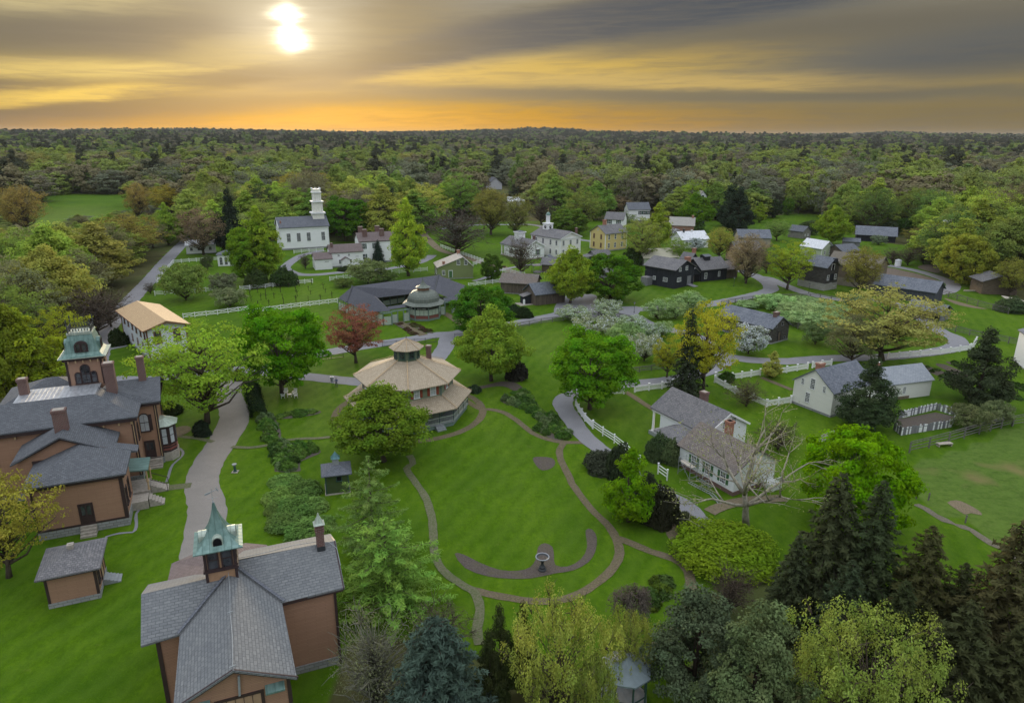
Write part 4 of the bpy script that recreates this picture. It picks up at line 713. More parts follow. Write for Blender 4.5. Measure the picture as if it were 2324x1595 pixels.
for k in range(8):
    p, q = og(8.17,6.6)[k], og(1.95,8.92)[k]; f.bar(p, q, .12, .05); p, q = og(9.78,3.08)[k], og(6.65,4.5)[k]; f.bar(p, q, .1, .05)
f.build('hip_cap', TRIMT, T)
f = MB(); ring(f, 8.12, 6.28, 8.12, 6.42); ring(f, 8.12, 6.28, 6.7, 6.28); ring(f, 9.7, 2.75, 9.7, 2.93); ring(f, 9.7,2.75,9.5,2.75); f.build('eave_board', SHUTB, T)
MB().prism([p[:2] for p in og(9.2,0)], .7, .85).build('verandah_floor', GREYP, T); MB().prism([p[:2] for p in og(9.0,0)], .05, .7).build('verandah_skirt', TEAL, T)
P8 = og(9.1, .85)
for k in range(8):
    p, q = Vector(P8[k]), Vector(P8[(k+1)%8]); m_ = p.lerp(q, .5)
    for s_ in (p, p.lerp(q,.33), p.lerp(q,.67)): MB().bar((s_.x,s_.y,.85),(s_.x,s_.y,2.85),.1).build('verandah_post', SHUTB, T)
    if k != 5:
        g = MB(); g.bar((p.x,p.y,1.75),(q.x,q.y,1.75),.1,.07); g.bar((p.x,p.y,.98),(q.x,q.y,.98),.07)
        for j in range(1,28): s_ = p.lerp(q, j/28); g.bar((s_.x,s_.y,.98),(s_.x,s_.y,1.75),.035)
        g.build('balustrade', PANELG if k in (6,7) else SHUTB, T)
for k in range(8):
    am = A0+math.pi/4*k+math.pi/8; ap = 6.7*math.cos(math.pi/8); n_ = (math.cos(am), math.sin(am)); tx_, ty_ = -n_[1], n_[0]
    for u in ((-.0,) if k % 2 else (-1.3,1.3)):
        window(T, n_[0]*ap+tx_*u, n_[1]*ap+ty_*u, 4.6, .75, 1.35, n_, mun=(2,2), pane=CURT if k in (5,6) else GLASS); 
        for s_ in (-1,1):
            m = MB(); c = (n_[0]*(ap+.05)+tx_*(u+s_*.72), n_[1]*(ap+.05)+ty_*(u+s_*.72)); m.bar((c[0]-tx_*.2,c[1]-ty_*.2,5.25),(c[0]+tx_*.2,c[1]+ty_*.2,5.25),.05,1.4); m.build('shutter', SHUTR, T)
    window(T, n_[0]*ap, n_[1]*ap, 1.3, .8, 1.4, n_, mun=(2,2), frame=SHUTR if k == 6 else TRIMW)
    MB().bar((6.75*math.cos(A0+math.pi/4*k), 6.75*math.sin(A0+math.pi/4*k), .9),(6.75*math.cos(A0+math.pi/4*k), 6.75*math.sin(A0+math.pi/4*k), 6.3),.2).build('corner_board', TEAL, T)
MB().prism([p[:2] for p in og(1.95,0)], 8.5, 10.6).build('cupola_wall', plain('deep_sage_paint', (.10,.13,.085)), T); r = MB(); ring(r, 2.62, 10.55, .05, 11.75, .1); r.build('cupola_roof', CEDAR, T)
f = MB(); [f.bar(og(2.64,10.6)[k], (0,0,11.85), .07, .04) for k in range(8)]; f.build('cupola_hip_cap', TRIMT, T); MB().bar((0,0,11.7),(0,0,12.3),.09).build('finial', DKMETAL, T)
f = MB(); ring(f, 2.58,10.4,2.58,10.53); ring(f,2.58,10.4,1.95,10.4); f.build('eave_board', SHUTB, T)
for k in range(8):
    am = A0+math.pi/4*k+math.pi/8; ap = 1.95*math.cos(math.pi/8); window(T, math.cos(am)*ap, math.sin(am)*ap, 9.15, .7, 1.15, (math.cos(am),math.sin(am)), frame=SHUTB, mun=(2,2), t=.12)
chimney(T, 3.0, 2.5, 7.5, 10.0, .75, .75); steps(T, 5.2, -6.3, .55, -.83, 4, 1.4, .2, .3, GREYP)
# ------------------------------------------------------------------ pavilion court
T = thing('pavilion_court', 'dark roofed cloister buildings round a domed octagonal pavilion with a green skirt roof', 'pavilion', (-20.8,157.2), 20)
def LL(t, x, y, z): 
    p = W(t, x, y, z); dx, dy = p[0]+20.8, p[1]-157.2; c, s = math.cos(rad(20)), math.sin(rad(20)); return (dx*c+dy*s, -dx*s+dy*c)
def shed(mb, A, B, C, D, zs, th=.18): mb.solid([(*A,zs[0]),(*B,zs[1]),(*C,zs[2]),(*D,zs[3])], th)
# left building: eave corners and ridge read from the picture
eL0, eL1, eL2 = LL(21,95,430,3.1), LL(21,640,665,3.1), LL(21,905,640,3.1); rA, rB = LL(21,310,255,6.0), LL(21,640,395,6.0); back = LL(21,100,300,3.1)
r = MB(); e_top = LL(21,700,425,3.1)
r.poly([(*eL0,3.1),(*LL(21,225,510,3.1),3.1),(*rA,6.0)]); r.poly([(*LL(21,225,510,3.1),3.1),(*LL(21,560,650,3.1),3.1),(*rB,6.0),(*rA,6.0)]); r.poly([(*LL(21,560,650,3.1),3.1),(*eL2,3.1),(*rB,6.0)]); r.poly([(*eL2,3.1),(*LL(21,700,430,3.1),3.1),(*rB,6.0)])
r.poly([(*rA,6.0),(*rB,6.0),(*LL(21,700,430,3.1),3.1),(*LL(21,560,350,3.6),3.6)]); 
r.build('roof', DARKSH, T)
rC = LL(21,1640,80,6.0); r = MB(); eb0, eb1 = LL(21,700,430,3.1), LL(21,1560,330,3.3); r.poly([(*rA,6.0),(*LL(21,700,430,3.1),3.1),(*eb1,3.3),(*rC,6.0)]); bx0, bx1 = (rA[0]-1, rA[1]+7), (rC[0]-1, rC[1]+6); r.poly([(*rC,6.0),(*bx1,3.0),(*bx0,3.0),(*rA,6.0)]); r.poly([(*rA,6.0),(*bx0,3.0),(*eL0,3.1)]); r.build('rear_roof', DARKSH, T)
rD = LL(21,2060,240,6.0); r = MB(); r.poly([(*eb1,3.3),(*LL(21,1700,390,3.1),3.1),(*LL(21,1960,500,3.1),3.1),(*rD,6.0),(*rC,6.0)]); r.poly([(*LL(21,1960,500,3.1),3.1),(*LL(21,2180,330,3.1),3.1),(*rD,6.0)]); r.poly([(*rC,6.0),(*rD,6.0),(*LL(21,2180,330,3.1),3.1),(*bx1,3.0)]); r.build('right_roof', DARKSH, T)
for (p, q) in ((LL(21,225,500,3.2),rA),(LL(21,1580,330,3.4),rC),(LL(21,1610,320,3.4),(rC[0]+.5,rC[1]))): MB().bar((*p,3.3),(*q,6.15),.3,.25).build('ridge_fin', DKMETAL, T)
# walls: open bays with panels
def bays(A, B, n, z1=3.0, ph=1.9, gap=()):
    A = Vector(A); B = Vector(B)
    for k in range(n+1): p = A.lerp(B, k/n); MB().bar((p.x,p.y,0),(p.x,p.y,z1),.2).build('post', TEAL, T)
    MB().bar((A.x,A.y,z1-.15),(B.x,B.y,z1-.15),.2,.3).build('beam', TEAL, T)
    for k in range(n):
        if k in gap: continue
        p, q = A.lerp(B,(k+.08)/n), A.lerp(B,(k+.92)/n); MB().bar((p.x,p.y,ph/2+.1),(q.x,q.y,ph/2+.1),.06,ph).build('panel', PANELG, T)
bays(LL(21,105,620,0), LL(21,250,680,0), 4); bays(LL(21,790,860,0), LL(21,925,850,0), 1); bays(LL(21,925,830,0), LL(21,1195,790,0), 3, 3.0, 1.9, (1,)); bays(LL(21,1660,700,0), LL(21,1745,690,0), 1); bays(LL(21,1745,680,0), LL(21,1960,660,0), 2, 3.0, 1.9, (0,))
bays(LL(21,250,680,0), LL(21,790,860,0), 6, 3.0, 2.4)
q0, q1 = LL(21,780,560,0), LL(21,1120,500,0); bays(q0, q1, 3, 3.0, 1.2); bays(LL(21,1640,470,0), LL(21,1820,500,0), 2, 3.0, 1.0)
m = MB(); c = Vector(LL(21,850,600,3.1)); d = Vector(LL(21,1180,555,3.1)); o_ = (d-c).orthogonal().normalized()*.9; m.solid([(c.x-o_.x,c.y-o_.y,3.1),(d.x-o_.x,d.y-o_.y,3.1),(d.x,d.y,3.6),(c.x,c.y,3.6)] if o_.y > 0 else [(c.x+o_.x,c.y+o_.y,3.1),(d.x+o_.x,d.y+o_.y,3.1),(d.x,d.y,3.6),(c.x,c.y,3.6)], .1); m.build('gate_roof', DARKSH, T)
m = MB(); c = Vector(LL(21,1720,470,3.1)); d = Vector(LL(21,1940,450,3.1)); m.solid([(c.x,c.y-.9,3.1),(d.x,d.y-.9,3.1),(d.x,d.y+.3,3.6),(c.x,c.y+.3,3.6)], .1); m.build('gate_roof', DARKSH, T)
MB().prism([(q0[0]-1,q0[1]+2.5),(q1[0]+5,q1[1]+4),(q1[0]+5,q1[1]+4.4),(q0[0]-1,q0[1]+2.9)], 0, 3).build('rear_wall', siding('sage_back_wall', (.13,.15,.09)), T)
# domed octagon
OC = A1 = rad(22.5-20)
def oq(r_, z): return [(r_*math.cos(OC+math.pi/4*k), r_*math.sin(OC+math.pi/4*k), z) for k in range(8)]
MB().prism([p[:2] for p in oq(3.9,0)], 0, 3.5).build('pavilion_wall', plain('dark_grey_screen', (.07,.075,.075)), T); MB().prism([p[:2] for p in oq(4.05,0)], 0, .45).build('base_band', TEAL, T); MB().prism([p[:2] for p in oq(4.0,0)], .45, 1.15).build('brick_band', MAROON, T)  # plain dark grey wall behind the pale panels
ap = 4.0*math.cos(math.pi/8)
for k in range(8):
    am = OC+math.pi/4*k+math.pi/8; n_ = (math.cos(am), math.sin(am)); tx_, ty_ = -n_[1], n_[0]
    for u in (-.95,0,.95): m = MB(); m.bar((n_[0]*ap+tx_*(u-.43), n_[1]*ap+ty_*(u-.43), 1.9),(n_[0]*ap+tx_*(u+.43), n_[1]*ap+ty_*(u+.43), 1.9),.06,1.3); m.build('panel', PANELG, T)
    p = oq(4.05,0)[k]; MB().bar((p[0],p[1],0),(p[0],p[1],3.5),.2).build('post', TEAL, T)
r = MB(); a_, b_ = oq(5.1,3.55), oq(3.95,4.15)
for k in range(8): r.solid([a_[k],a_[(k+1)%8],b_[(k+1)%8],b_[k]], .1)
r.build('skirt_roof', DOMEM, T)
MB().lathe([(3.95,4.1),(3.95,4.25),(3.82,4.9),(3.5,5.45),(3.0,5.95),(2.3,6.35),(1.5,6.6)], 8, (0,0), OC).build('dome', DOMEM, T)
MB().lathe([(1.45,6.55),(1.45,7.2)], 8, (0,0), OC).build('lantern', plain('orange_brown_louvre', (.22,.12,.07)), T); MB().lathe([(1.85,7.2),(1.5,7.32),(.8,7.7),(.4,8.2),(.12,8.85),(.02,9.5)], 8, (0,0), OC).build('lantern_roof', DOMEM, T)
def sign(par, text, c, n_, size, m, bm):
    am = math.atan2(n_[1], n_[0]); cu = bpy.data.curves.new('lettering', 'FONT'); cu.body = text; cu.size = size; cu.extrude = .01; cu.align_x = 'CENTER'; cu.align_y = 'CENTER'
    t_ = bpy.data.objects.new('tmp', cu); COL.objects.link(t_); dg = bpy.context.evaluated_depsgraph_get(); me_ = bpy.data.meshes.new_from_object(t_.evaluated_get(dg)); bpy.data.objects.remove(t_)
    me_.materials.clear(); me_.materials.append(m); o = bpy.data.objects.new('lettering', me_); COL.objects.link(o); o.parent = par; o.location = (c[0]+n_[0]*.05, c[1]+n_[1]*.05, c[2]); o.rotation_euler = (math.pi/2, 0, am+math.pi/2); return o
for k, tx in ((4,'GARDEN'),(5,'REFRESHMENT')):
    am = OC+math.pi/4*(k)+math.pi/8; n_ = (math.cos(am), math.sin(am)); t0, t1 = -n_[1], n_[0]; b_ = MB(); c = (n_[0]*(ap+.06), n_[1]*(ap+.06)); b_.bar((c[0]-t0*1.35,c[1]-t1*1.35,2.8),(c[0]+t0*1.35,c[1]+t1*1.35,2.8),.05,.42)
    sg = b_.build('sign_board', BLACK, T); sign(sg, tx, (c[0],c[1],2.8), n_, .32, TRIMW, BLACK)
# ------------------------------------------------------------------ white church
T = thing('church', 'long white clapboard church with grey roof and tiered square steeple', 'church', (-85.2,253.0), 25); L, D = 17.5, 11.5
a = MB(); r = MB(); gable(a, r, 0, 0, L, D, 8.3, 11.3, 'x', .5, .18); a.build('wall', WHITE, T); r.build('roof', SLATE, T); plinth(T, 0, 0, L, D, .6)
MB().box(-.08,-.12,7.3,L+.08,-.02,8.2).box(-.08,-.2,7.95,L+.08,-.1,8.25).build('entablature', TRIMW, T); corners(T, 0, 0, L, D, .6, 7.3, TRIMW, .5)
for x in (2.9,6.5,10.1,15.4): window(T, x, 0, 3.0, 1.25, 3.0, 'F', mun=(4,6), t=.14)
f = MB(); f.bar((-.45,-.4,8.15),(-.45,D/2,11.25),.1,.4); f.bar((-.45,D/2,11.25),(-.45,D+.4,8.15),.1,.4); f.build('bargeboard', TRIMW, T); chimney(T, .7, 2.2, 9.2, 10.5, .4, .4, BRICKR, capm=BRICKR)
sx, sy = L-2.6, D/2
for nm, h0, h1, s_ in (('steeple_base',9.5,12.4,2.1),('steeple_cornice',12.4,12.9,2.6),('steeple_stage',12.9,16.6,1.7),('steeple_cornice',16.6,17.0,2.2),('steeple_belfry',17.0,20.0,1.4),('steeple_cornice',20.0,20.35,1.75),('steeple_parapet',20.35,21.4,1.5)):
    MB().box(sx-s_,sy-s_,h0,sx+s_,sy+s_,h1).build(nm, TRIMW if 'corn' in nm else CREAM if 'bel' in nm else plain('cream_white_paint', (.74,.73,.66), .6), T)
for h0, h1, s_ in ((12.9,16.4,1.75),(17.0,19.9,1.45)):
    for u in (-.85,-.3,.3,.85):
        for n_, dx, dy in (('F',u*s_,-s_),('R',s_,u*s_)): MB().lathe([(.2,h0+.1),(.16,h0+.3),(.14,h1-.3),(.22,h1)], 8, (sx+dx,sy+dy)).build('pilaster', MC['cream_white_paint'], T)
f = MB(); [f.lathe([(.16,21.4),(.22,21.6),(.03,21.95)], 6, (sx+a_*1.45, sy+b_*1.45)) for a_ in (-1,0,1) for b_ in (-1,0,1) if (a_, b_) != (0,0)]; f.build('acroteria', TRIMW, T)
# ------------------------------------------------------------------ white farmhouse with wing and shed
T = thing('farmhouse', 'white farmhouse with mauve-brown roofs, four chimneys and a stepped-down wing', 'house', (-50.5,226.9), 23); D = 8.2; L = 12.8
a = MB(); r = MB(); gable(a, r, 0, 0, L, D, 7.3, 9.5, 'x', .35, .16); a.build('wall', WHITE, T); r.build('roof', PURPSH, T); plinth(T, 0, 0, L, D, .5)
for x in (1.3,5.2,11.4):
    for z in (1.3,4.8): window(T, x, 0, z, .85, 1.75, 'F', mun=(2,2), shut=SHUTB)
for x in (2.3,8.0): chimney(T, x, 2.3, 7.6, 10.9, 1.5, 1.0); chimney(T, x-.6, 6.2, 8.3, 11.4, 1.5, 1.0)
f = MB(); f.box(-.06,-.1,7.0,L+.06,-.02,7.3); f.build('cornice', PURPSH, T); window(T, 0, D/2, 8.0, .3, .6, 'L', mun=(1,1))
a = MB(); r = MB(); gable(a, r, -10.2, -4.2, 0, 2.4, 4.85, 6.8, 'x', .35, .16); a.build('wing_wall', WHITE, T); r.build('wing_roof', PURPSH, T); MB().box(-10.3,-4.3,0,0,2.4,.45).build('foundation', STONE, T)
for x in (-7.7,-4.4): window(T, x, -4.2, 3.6, .55, .5, 'F', mun=(2,2))
window(T, -7.4, -4.2, 1.2, .5, 1.2, 'F', shut=None); window(T, -3.9, -4.2, 1.2, .5, 1.2, 'F'); MB().box(-2.3,-4.28,3.2,-1.3,-4.21,3.3).build('vent', GREYP, T)
a = MB(); r = MB(); gable(a, r, -6.9, -5.8, -4.4, -4.2, 2.5, 3.3, 'y', .25, .1); a.build('porch_wall', WHITE, T); r.build('porch_roof', PURPSH, T); door(T, -5.65, -5.8, .3, .9, 1.9, 'F')
a = MB(); r = MB(); gable(a, r, -15.5, -6.4, -10.2, -.6, 3.35, 4.9, 'x', .3, .14); a.build('shed_wall', WHITE, T); r.build('shed_roof', PURPSH, T); MB().box(-12.4,-6.48,2.4,-11.2,-6.41,2.55).build('vent', GREYP, T); chimney(T, -9.4, -1.9, 5.6, 7.6, .75, .75); steps(T, .6, -.1, 0, -1, 5, 2.2, .2, .45, TRIMW)
# ------------------------------------------------------------------ other village buildings
simple_house('saltbox_house', 'olive green saltbox house with pale roof and two brick chimneys', (-22.1,201.2), 13, 10.6, 8.5, 3.5, 6.3, GREENW, LITESH, 'y', .3, .25, off=2.2, rake=.3,
    wins=(('F',1.7,1.3,.7,1.3),('F',6.2,4.2,.8,1.3),('F',8.4,4.2,.8,1.3),('L',2.5,1.2,.6,1.2),('L',5,1.2,.6,1.2)), doors=(('F',3.8,.5,1.0,2.0,{'m':SHUTG}),), chims=((1.9,.9,3.6,5.2,.7,.6,BRICKR),(7.3,7.2,5.8,7.5,.9,.6,BRICKR)), winkw={'mun':(2,3)})
simple_house('schoolroom', 'low white building with pale roof in front of the pavilion with arches', (-115.8,243.2), 22, 9.6, 4.8, 3.0, 4.5, WHITE, WHITEM, 'x', .25, .2, wins=(('F',1.7,1.2,.8,1.1),('F',4.2,1.2,.8,1.1),('F',7.9,1.2,.8,1.1)), winkw={'mun':(2,2)})
T = thing('summerhouse', 'small white pavilion with arched windows and hipped dark roof', 'summerhouse', (-95.2,220.4), 16); a = MB(); r = MB(); hip(a, r, 0, 0, 5, 4, 3.6, 4.9, .4, .12, ridge=((2.3,2),(2.7,2))); a.build('wall', WHITE, T); r.build('roof', SLATE, T)
for x in (1.0,2.5,4.0): window(T, x, 0, .5, .8, 2.4, 'F', mun=(2,3), arch=True, t=.08)
corners(T, 0, 0, 5, 4, 0, 3.5, TRIMW, .25)
# schoolhouse with box cupola and portico
T = thing('meeting_house', 'white one-storey hall with corner portico and square roof cupola', 'hall', (4.4,235.0), -52); Lx = 12.2; Dy = 8.5
a = MB(); r = MB(); gable(a, r, -Lx, 0, 0, Dy, 4.2, 6.5, 'x', .4, .16); a.build('wall', WHITE, T); r.build('roof', GREYSH, T); plinth(T, -Lx, 0, 0, Dy, .4, CONC)
for x in (-2.2,-5,-7.8): window(T, x, 0, 1.3, .9, 1.8, 'F', shut=SHUTG)
window(T, 0, 5.6, 1.3, .9, 1.9, 'R', shut=SHUTG); f = MB(); f.bar((.4,-.4,3.95),(.4,Dy/2,6.4),.1,.4); f.bar((.4,Dy/2,6.4),(.4,Dy+.4,3.95),.1,.4); f.build('bargeboard', TRIMW, T); MB().box(-Lx,-.14,3.6,0,-.03,4.2).build('entablature', TRIMW, T)
for x in (-Lx-1.5,): 
    for y in (.2,Dy-.2): MB().lathe([(.3,.4),(.26,.6),(.22,3.3),(.3,3.6)], 10, (x,y)).build('column', TRIMW, T)
MB().box(-Lx-1.9,0,3.6,-Lx,Dy,4.2).build('portico', TRIMW, T); MB().box(-Lx-2,0,0,-Lx,Dy,.4).build('portico_floor', CONC, T)
m = MB(); gable(MB(), m, -Lx-1.9, 0, -Lx, Dy, 4.25, 6.45, 'x', .4, .16, rake=.1); m.build('portico_roof', GREYSH, T)
MB().box(-9.6,2.7,5.2,-7,5.5,8.3).build('cupola', TRIMW, T); MB().box(-9.9,2.4,8.3,-6.7,5.8,8.65).build('cupola_cornice', TRIMW, T); MB().lathe([(2.2,8.65),(.1,9.1)], 4, (-8.3,4.1), math.pi/4).build('cupola_roof', SLATE, T); chimney(T, -3, 6.2, 5.2, 7.6, .7, .7)
# town hall with clock belfry
T = thing('town_hall', 'cream two-storey hall with black clock faces on its domed belfry', 'town hall', (16.5,238.6), -49); Lx = 14.8; Dy = 10.2
a = MB(); r = MB(); gable(a, r, -Lx, 0, 0, Dy, 6.9, 8.9, 'x', .45, .18); a.build('wall', plain('ivory_white_boards', (.72,.71,.67), .7, .2, .05), T); r.build('roof', GREYSH, T); plinth(T, -Lx, 0, 0, Dy, .35)
for z in (1.2,4.4):
    for x in (-1.8,-4.8,-8.6,-12.2): window(T, x, 0, z, .8, 1.7, 'F', mun=(2,3))
    for y in (1.6,5.1,8.5): window(T, 0, y, z, .9, 1.7, 'R', mun=(3,4))
f = MB(); f.box(-.1,-.1,6.5,.16,Dy+.1,6.9); f.box(-Lx,-.14,6.5,0,-.03,6.9); f.bar((.42,-.4,6.7),(.42,Dy/2,8.8),.1,.3); f.bar((.42,Dy/2,8.8),(.42,Dy+.4,6.7),.1,.3); f.build('cornice', TRIMW, T); corners(T, -Lx, 0, 0, Dy, .3, 6.5, TRIMW, .3)
bx_, by_ = -11.6, Dy/2
MB().box(bx_-1.3,by_-1.3,7.6,bx_+1.3,by_+1.3,10.6).build('belfry_base', TRIMW, T); MB().box(bx_-1.5,by_-1.5,10.6,bx_+1.5,by_+1.5,10.85).build('belfry_cornice', TRIMW, T)
for n_ in 'FR':
    nn = NRM(n_); c = Vector((bx_+nn[0]*1.33, by_+nn[1]*1.33, 9.55)); t_ = Vector((-nn[1], nn[0], 0)); m = MB(); m.poly([tuple(c+t_*(.55*math.cos(k/8*math.pi))+Vector((0,0,.55*math.sin(k/8*math.pi)))) for k in range(16)]); cl = m.build('clock_face', BLACK, T)
    h = MB(); c2 = c+Vector((nn[0]*.03,nn[1]*.03,0)); h.bar(c2, c2+Vector((0,0,.4)), .07); h.bar(c2, c2+t_*.28, .07); h.build('clock_hand', TRIMW, cl)
MB().lathe([(.95,10.85),(.95,11.0),(.78,11.1),(.78,13.4),(.95,13.5),(.95,13.65)], 8, (bx_,by_), rad(22.5)).build('belfry', TRIMW, T); MB().lathe([(.85,13.65),(.8,14.0),(.6,14.4),(.3,14.7),(.05,14.8)], 12, (bx_,by_)).build('belfry_dome', COPPER, T); MB().bar((bx_,by_,14.7),(bx_,by_,16.2),.08).lathe([(.02,15.3),(.2,15.5),(.02,15.7)], 8, (bx_,by_)).build('finial', TRIMT, T)
chimney(T, -1.5, Dy-.8, 7, 9.8, .7, .7)
simple_house('annex', 'tiny white gabled lean-to shed by the corner of the white hall', (9.8,226.5), -20, 3.4, 2.6, 2.2, 3.1, WHITE, SLATE, 'y', .2, .1, wins=(('F',1.7,1.0,.5,.8),), cat='shed')
T = simple_house('yellow_house', 'mustard yellow two-storey house with brick chimney and grey roof', (34.4,254.6), -38, .01, .01, 1, 1.1, YELLOW, GREYSH) if 0 else None
T = thing('yellow_house', 'mustard yellow two-storey house with red brick chimney and grey roof', 'house', (34.3,254.7), 36); a = MB(); r = MB(); gable(a, r, 0, 0, 11, 8.4, 6.5, 9.0, 'x', .4, .16); a.build('wall', YELLOW, T); r.build('roof', GREYSH, T); plinth(T, 0, 0, 11, 8.4, .4)
for z in (1.2,4.3):
    for y in (2.3,6.2): window(T, 0, y, z, .8, 1.7, 'L', mun=(1,1), frame=TRIMT, pane=plain('brown_blind', (.10,.06,.045)))
    for x in (1.8,5,8.5): window(T, x, 0, z, .8, 1.7, 'F', mun=(2,2))
corners(T, 0, 0, 11, 8.4, .4, 6.4, TRIMW, .22); chimney(T, 3.6, 4.6, 8, 10.9, 1.3, .9, BRICKR, capm=BRICKR); window(T, 0, 4.2, 7.4, .35, .6, 'L', mun=(1,1), arch=True)
T = thing('open_shed', 'weathered grey shed with lean-to open bay below the yellow house', 'shed', (31.2,233.6), 24); a = MB(); r = MB(); gable(a, r, -3.5, 0, 2.6, 4.4, 2.2, 3.6, 'x', .4, .14); a.build('wall', WOODG, T); r.build('roof', GREYSH, T); MB().box(-6.4,.3,0,-6.2,.5,1.9).box(-6.4,4,0,-6.2,4.2,1.9).build('post', WOODG, T); r = MB().solid([(-6.8,0,1.9),(-3.4,0,2.4),(-3.4,4.4,2.4),(-6.8,4.4,1.9)], .12); r.build('lean_to_roof', GREYSH, T); door(T, 1.2, 0, .1, .9, 1.9, 'F', WOODD, WOODG)
simple_house('log_cabin', 'small brown log cabin with porch behind the plank barns', (9.2,213.5), -13, 7.4, 6, 2.6, 4.1, LOGB, GREYSH, 'x', .5, .2, wins=(('F',5.2,1.1,.6,.8),('L',2.5,1.0,.6,.9)), doors=(('F',3.1,.2,.8,1.8,{'m':WOODB,'frame':WOODB}),), cat='cabin', winkw={'frame':WOODG})
T = thing('cabin_porch', 'grey plank porch platform with posts beside the log cabin', 'porch', (6.6,212.6), -13); MB().box(0,-.6,.0,2.4,3,.25).build('floor', WOODG, T); MB().solid([(-.3,-.9,2.3),(2.5,-.9,2.5),(2.5,3.2,2.5),(-.3,3.2,2.3)], .1).build('roof', GREYSH, T); [MB().bar((x,-.5,.25),(x,-.5,2.3),.12).build('post', WOODG, T) for x in (.1,2.2)]
simple_house('plank_barn', 'weathered brown plank barn with rust-tinged shingle roof and skylight', (-3.2,183.4), -14, 9.6, 6.6, 3.1, 4.9, WOODB, REDSH, 'x', .45, .2, doors=(('F',6.2,.1,1.4,2.2,{'m':WOODB,'frame':WOODB}),), cat='barn')
T = thing('plank_barn', 'brown plank barn with blue-grey roof and dark entry hood by the gravel yard', 'barn', (5.9,169.0), 27); a = MB(); r = MB(); gable(a, r, 0, 0, 8.6, 6.2, 2.9, 5.0, 'x', .4, .16); a.build('wall', WOODB, T); r.build('roof', BLUESH, T); MB().box(-2.1,2.4,0,-.1,4.4,2.1).build('entry', WOODD, T); MB().solid([(-2.4,2.1,2.1),(0,2.1,2.7),(0,4.7,2.7),(-2.4,4.7,2.1)], .1).build('entry_roof', GREYSH, T); MB().box(-3.6,1.2,0,0,4.6,.08).build('step', CONC, T)
MB().bar((6.2,1.4,3.8),(6.2,1.4,4.6),.16).build('stove_pipe', DKMETAL, T)
tag(MB().lathe([(.25,0),(.28,.15),(.28,1.1),(.2,1.3),(.08,1.4)], 10).build('gas_cylinder', TRIMW, None, (3.0,170.3)), 'upright white gas cylinder standing at the plank barn entry', 'gas cylinder')
# black two-storey barn
T = thing('black_barn', 'black stained two-storey barn with pale ramp, door and white sash windows', 'barn', (45.5,189.8), 42); W2 = 9.2; L2 = 10.5
a = MB(); r = MB(); gable(a, r, 0, 0, W2, L2, 5.4, 7.5, 'y', .5, .16, rake=.5); a.build('wall', WOODD, T); r.build('roof', GREYSH, T)
for x in (2.2,5.4): window(T, x, 0, 4.8, .9, 1.0, 'F', mun=(3,2), t=.08)
door(T, 6.9, 0, .2, 1.6, 2.6, 'F', WOODG, WOODG); MB().solid([(6.1,-2.4,.1),(8.2,-2.4,.1),(8.2,0,.45),(6.1,0,.45)], .08).build('ramp', WOODG, T)
window(T, 2.0, 0, 1.9, 1.7, 1.0, 'F', mun=(5,3), t=.08); window(T, 0, 3.2, 1.7, 1.3, 1.0, 'L', mun=(4,3), t=.08); window(T, 0, 7.0, 1.7, .8, .9, 'L', mun=(3,3), t=.08); MB().box(-2.6,7.6,0,0,9.8,2.4).build('side_lean_to', WOODG, T)
# brewery / forge
T = thing('forge', 'long dark plank workshop with roof vent, brick chimney and shed front with a black panel as its unlit bay', 'workshop', (55.7,200.0), 25); a = MB(); r = MB(); gable(a, r, 0, 0, 9.5, 7.5, 3.7, 6.2, 'x', .5, .16); gable(a, r, -4.2, .6, 0, 4.6, 2.6, 4.2, 'y', .35, .14); a.build('wall', WOODD, T); r.build('roof', GREYSH, T)
MB().box(3,2.6,5.2,5,4.9,6.9).build('roof_vent', WOODD, T); MB().solid([(2.7,2.3,6.9),(5.3,2.3,6.9),(5.3,3.75,7.4),(2.7,3.75,7.4)], .1).solid([(5.3,5.2,6.9),(2.7,5.2,6.9),(2.7,3.75,7.4),(5.3,3.75,7.4)], .1).build('vent_roof', SLATE, T)
chimney(T, -2.6, 3.6, 1.5, 7.0, 1.5, 1.2, BRICKR, capm=BRICKR); window(T, 1.6, 0, .9, .8, 1.6, 'F', mun=(2,4), t=.08); window(T, 6.6, 0, 1.2, .6, 1.4, 'F', mun=(2,4), t=.08); MB().box(-4.1,.45,.1,-2.3,.62,1.9).build('board_panel', WOODB, T); MB().box(-2.1,.45,.1,-.3,.62,2.2).build('dark_bay_panel', BLACK, T)  # last box is a black panel painted as the unlit inside of a bay
a = MB(); r = MB(); gable(a, r, 9.5, .8, 14.5, 6.5, 2.9, 4.7, 'x', .5, .16); a.build('end_wall', WOODB, T); r.build('end_roof', REDSH, T)
simple_house('back_shed', 'small dark shed roof half hidden behind the brick chimney of the workshop', (55.5,211.5), 20, 5, 5, 3.4, 4.6, WOODD, GREYSH, 'x', .4, 0, cat='shed')
simple_house('dark_gable_shed', 'tiny dark gabled hut between the workshop and the pale roofed house', (57,219), 40, 4, 4, 3.2, 5.0, WOODD, GREYSH, 'y', .3, 0, cat='shed', chims=((4.4,2,2,6.4,1.1,.9,BRICKR,False),))
simple_house('cottage', 'low cottage with pale yellow-green roof left of the black barn', (43.5,226), 12, 12, 7, 2.6, 4.9, PALEGREEN, plain('pale_yellow_shingle_roof', (.46,.44,.34), .8), 'x', .4, .1)
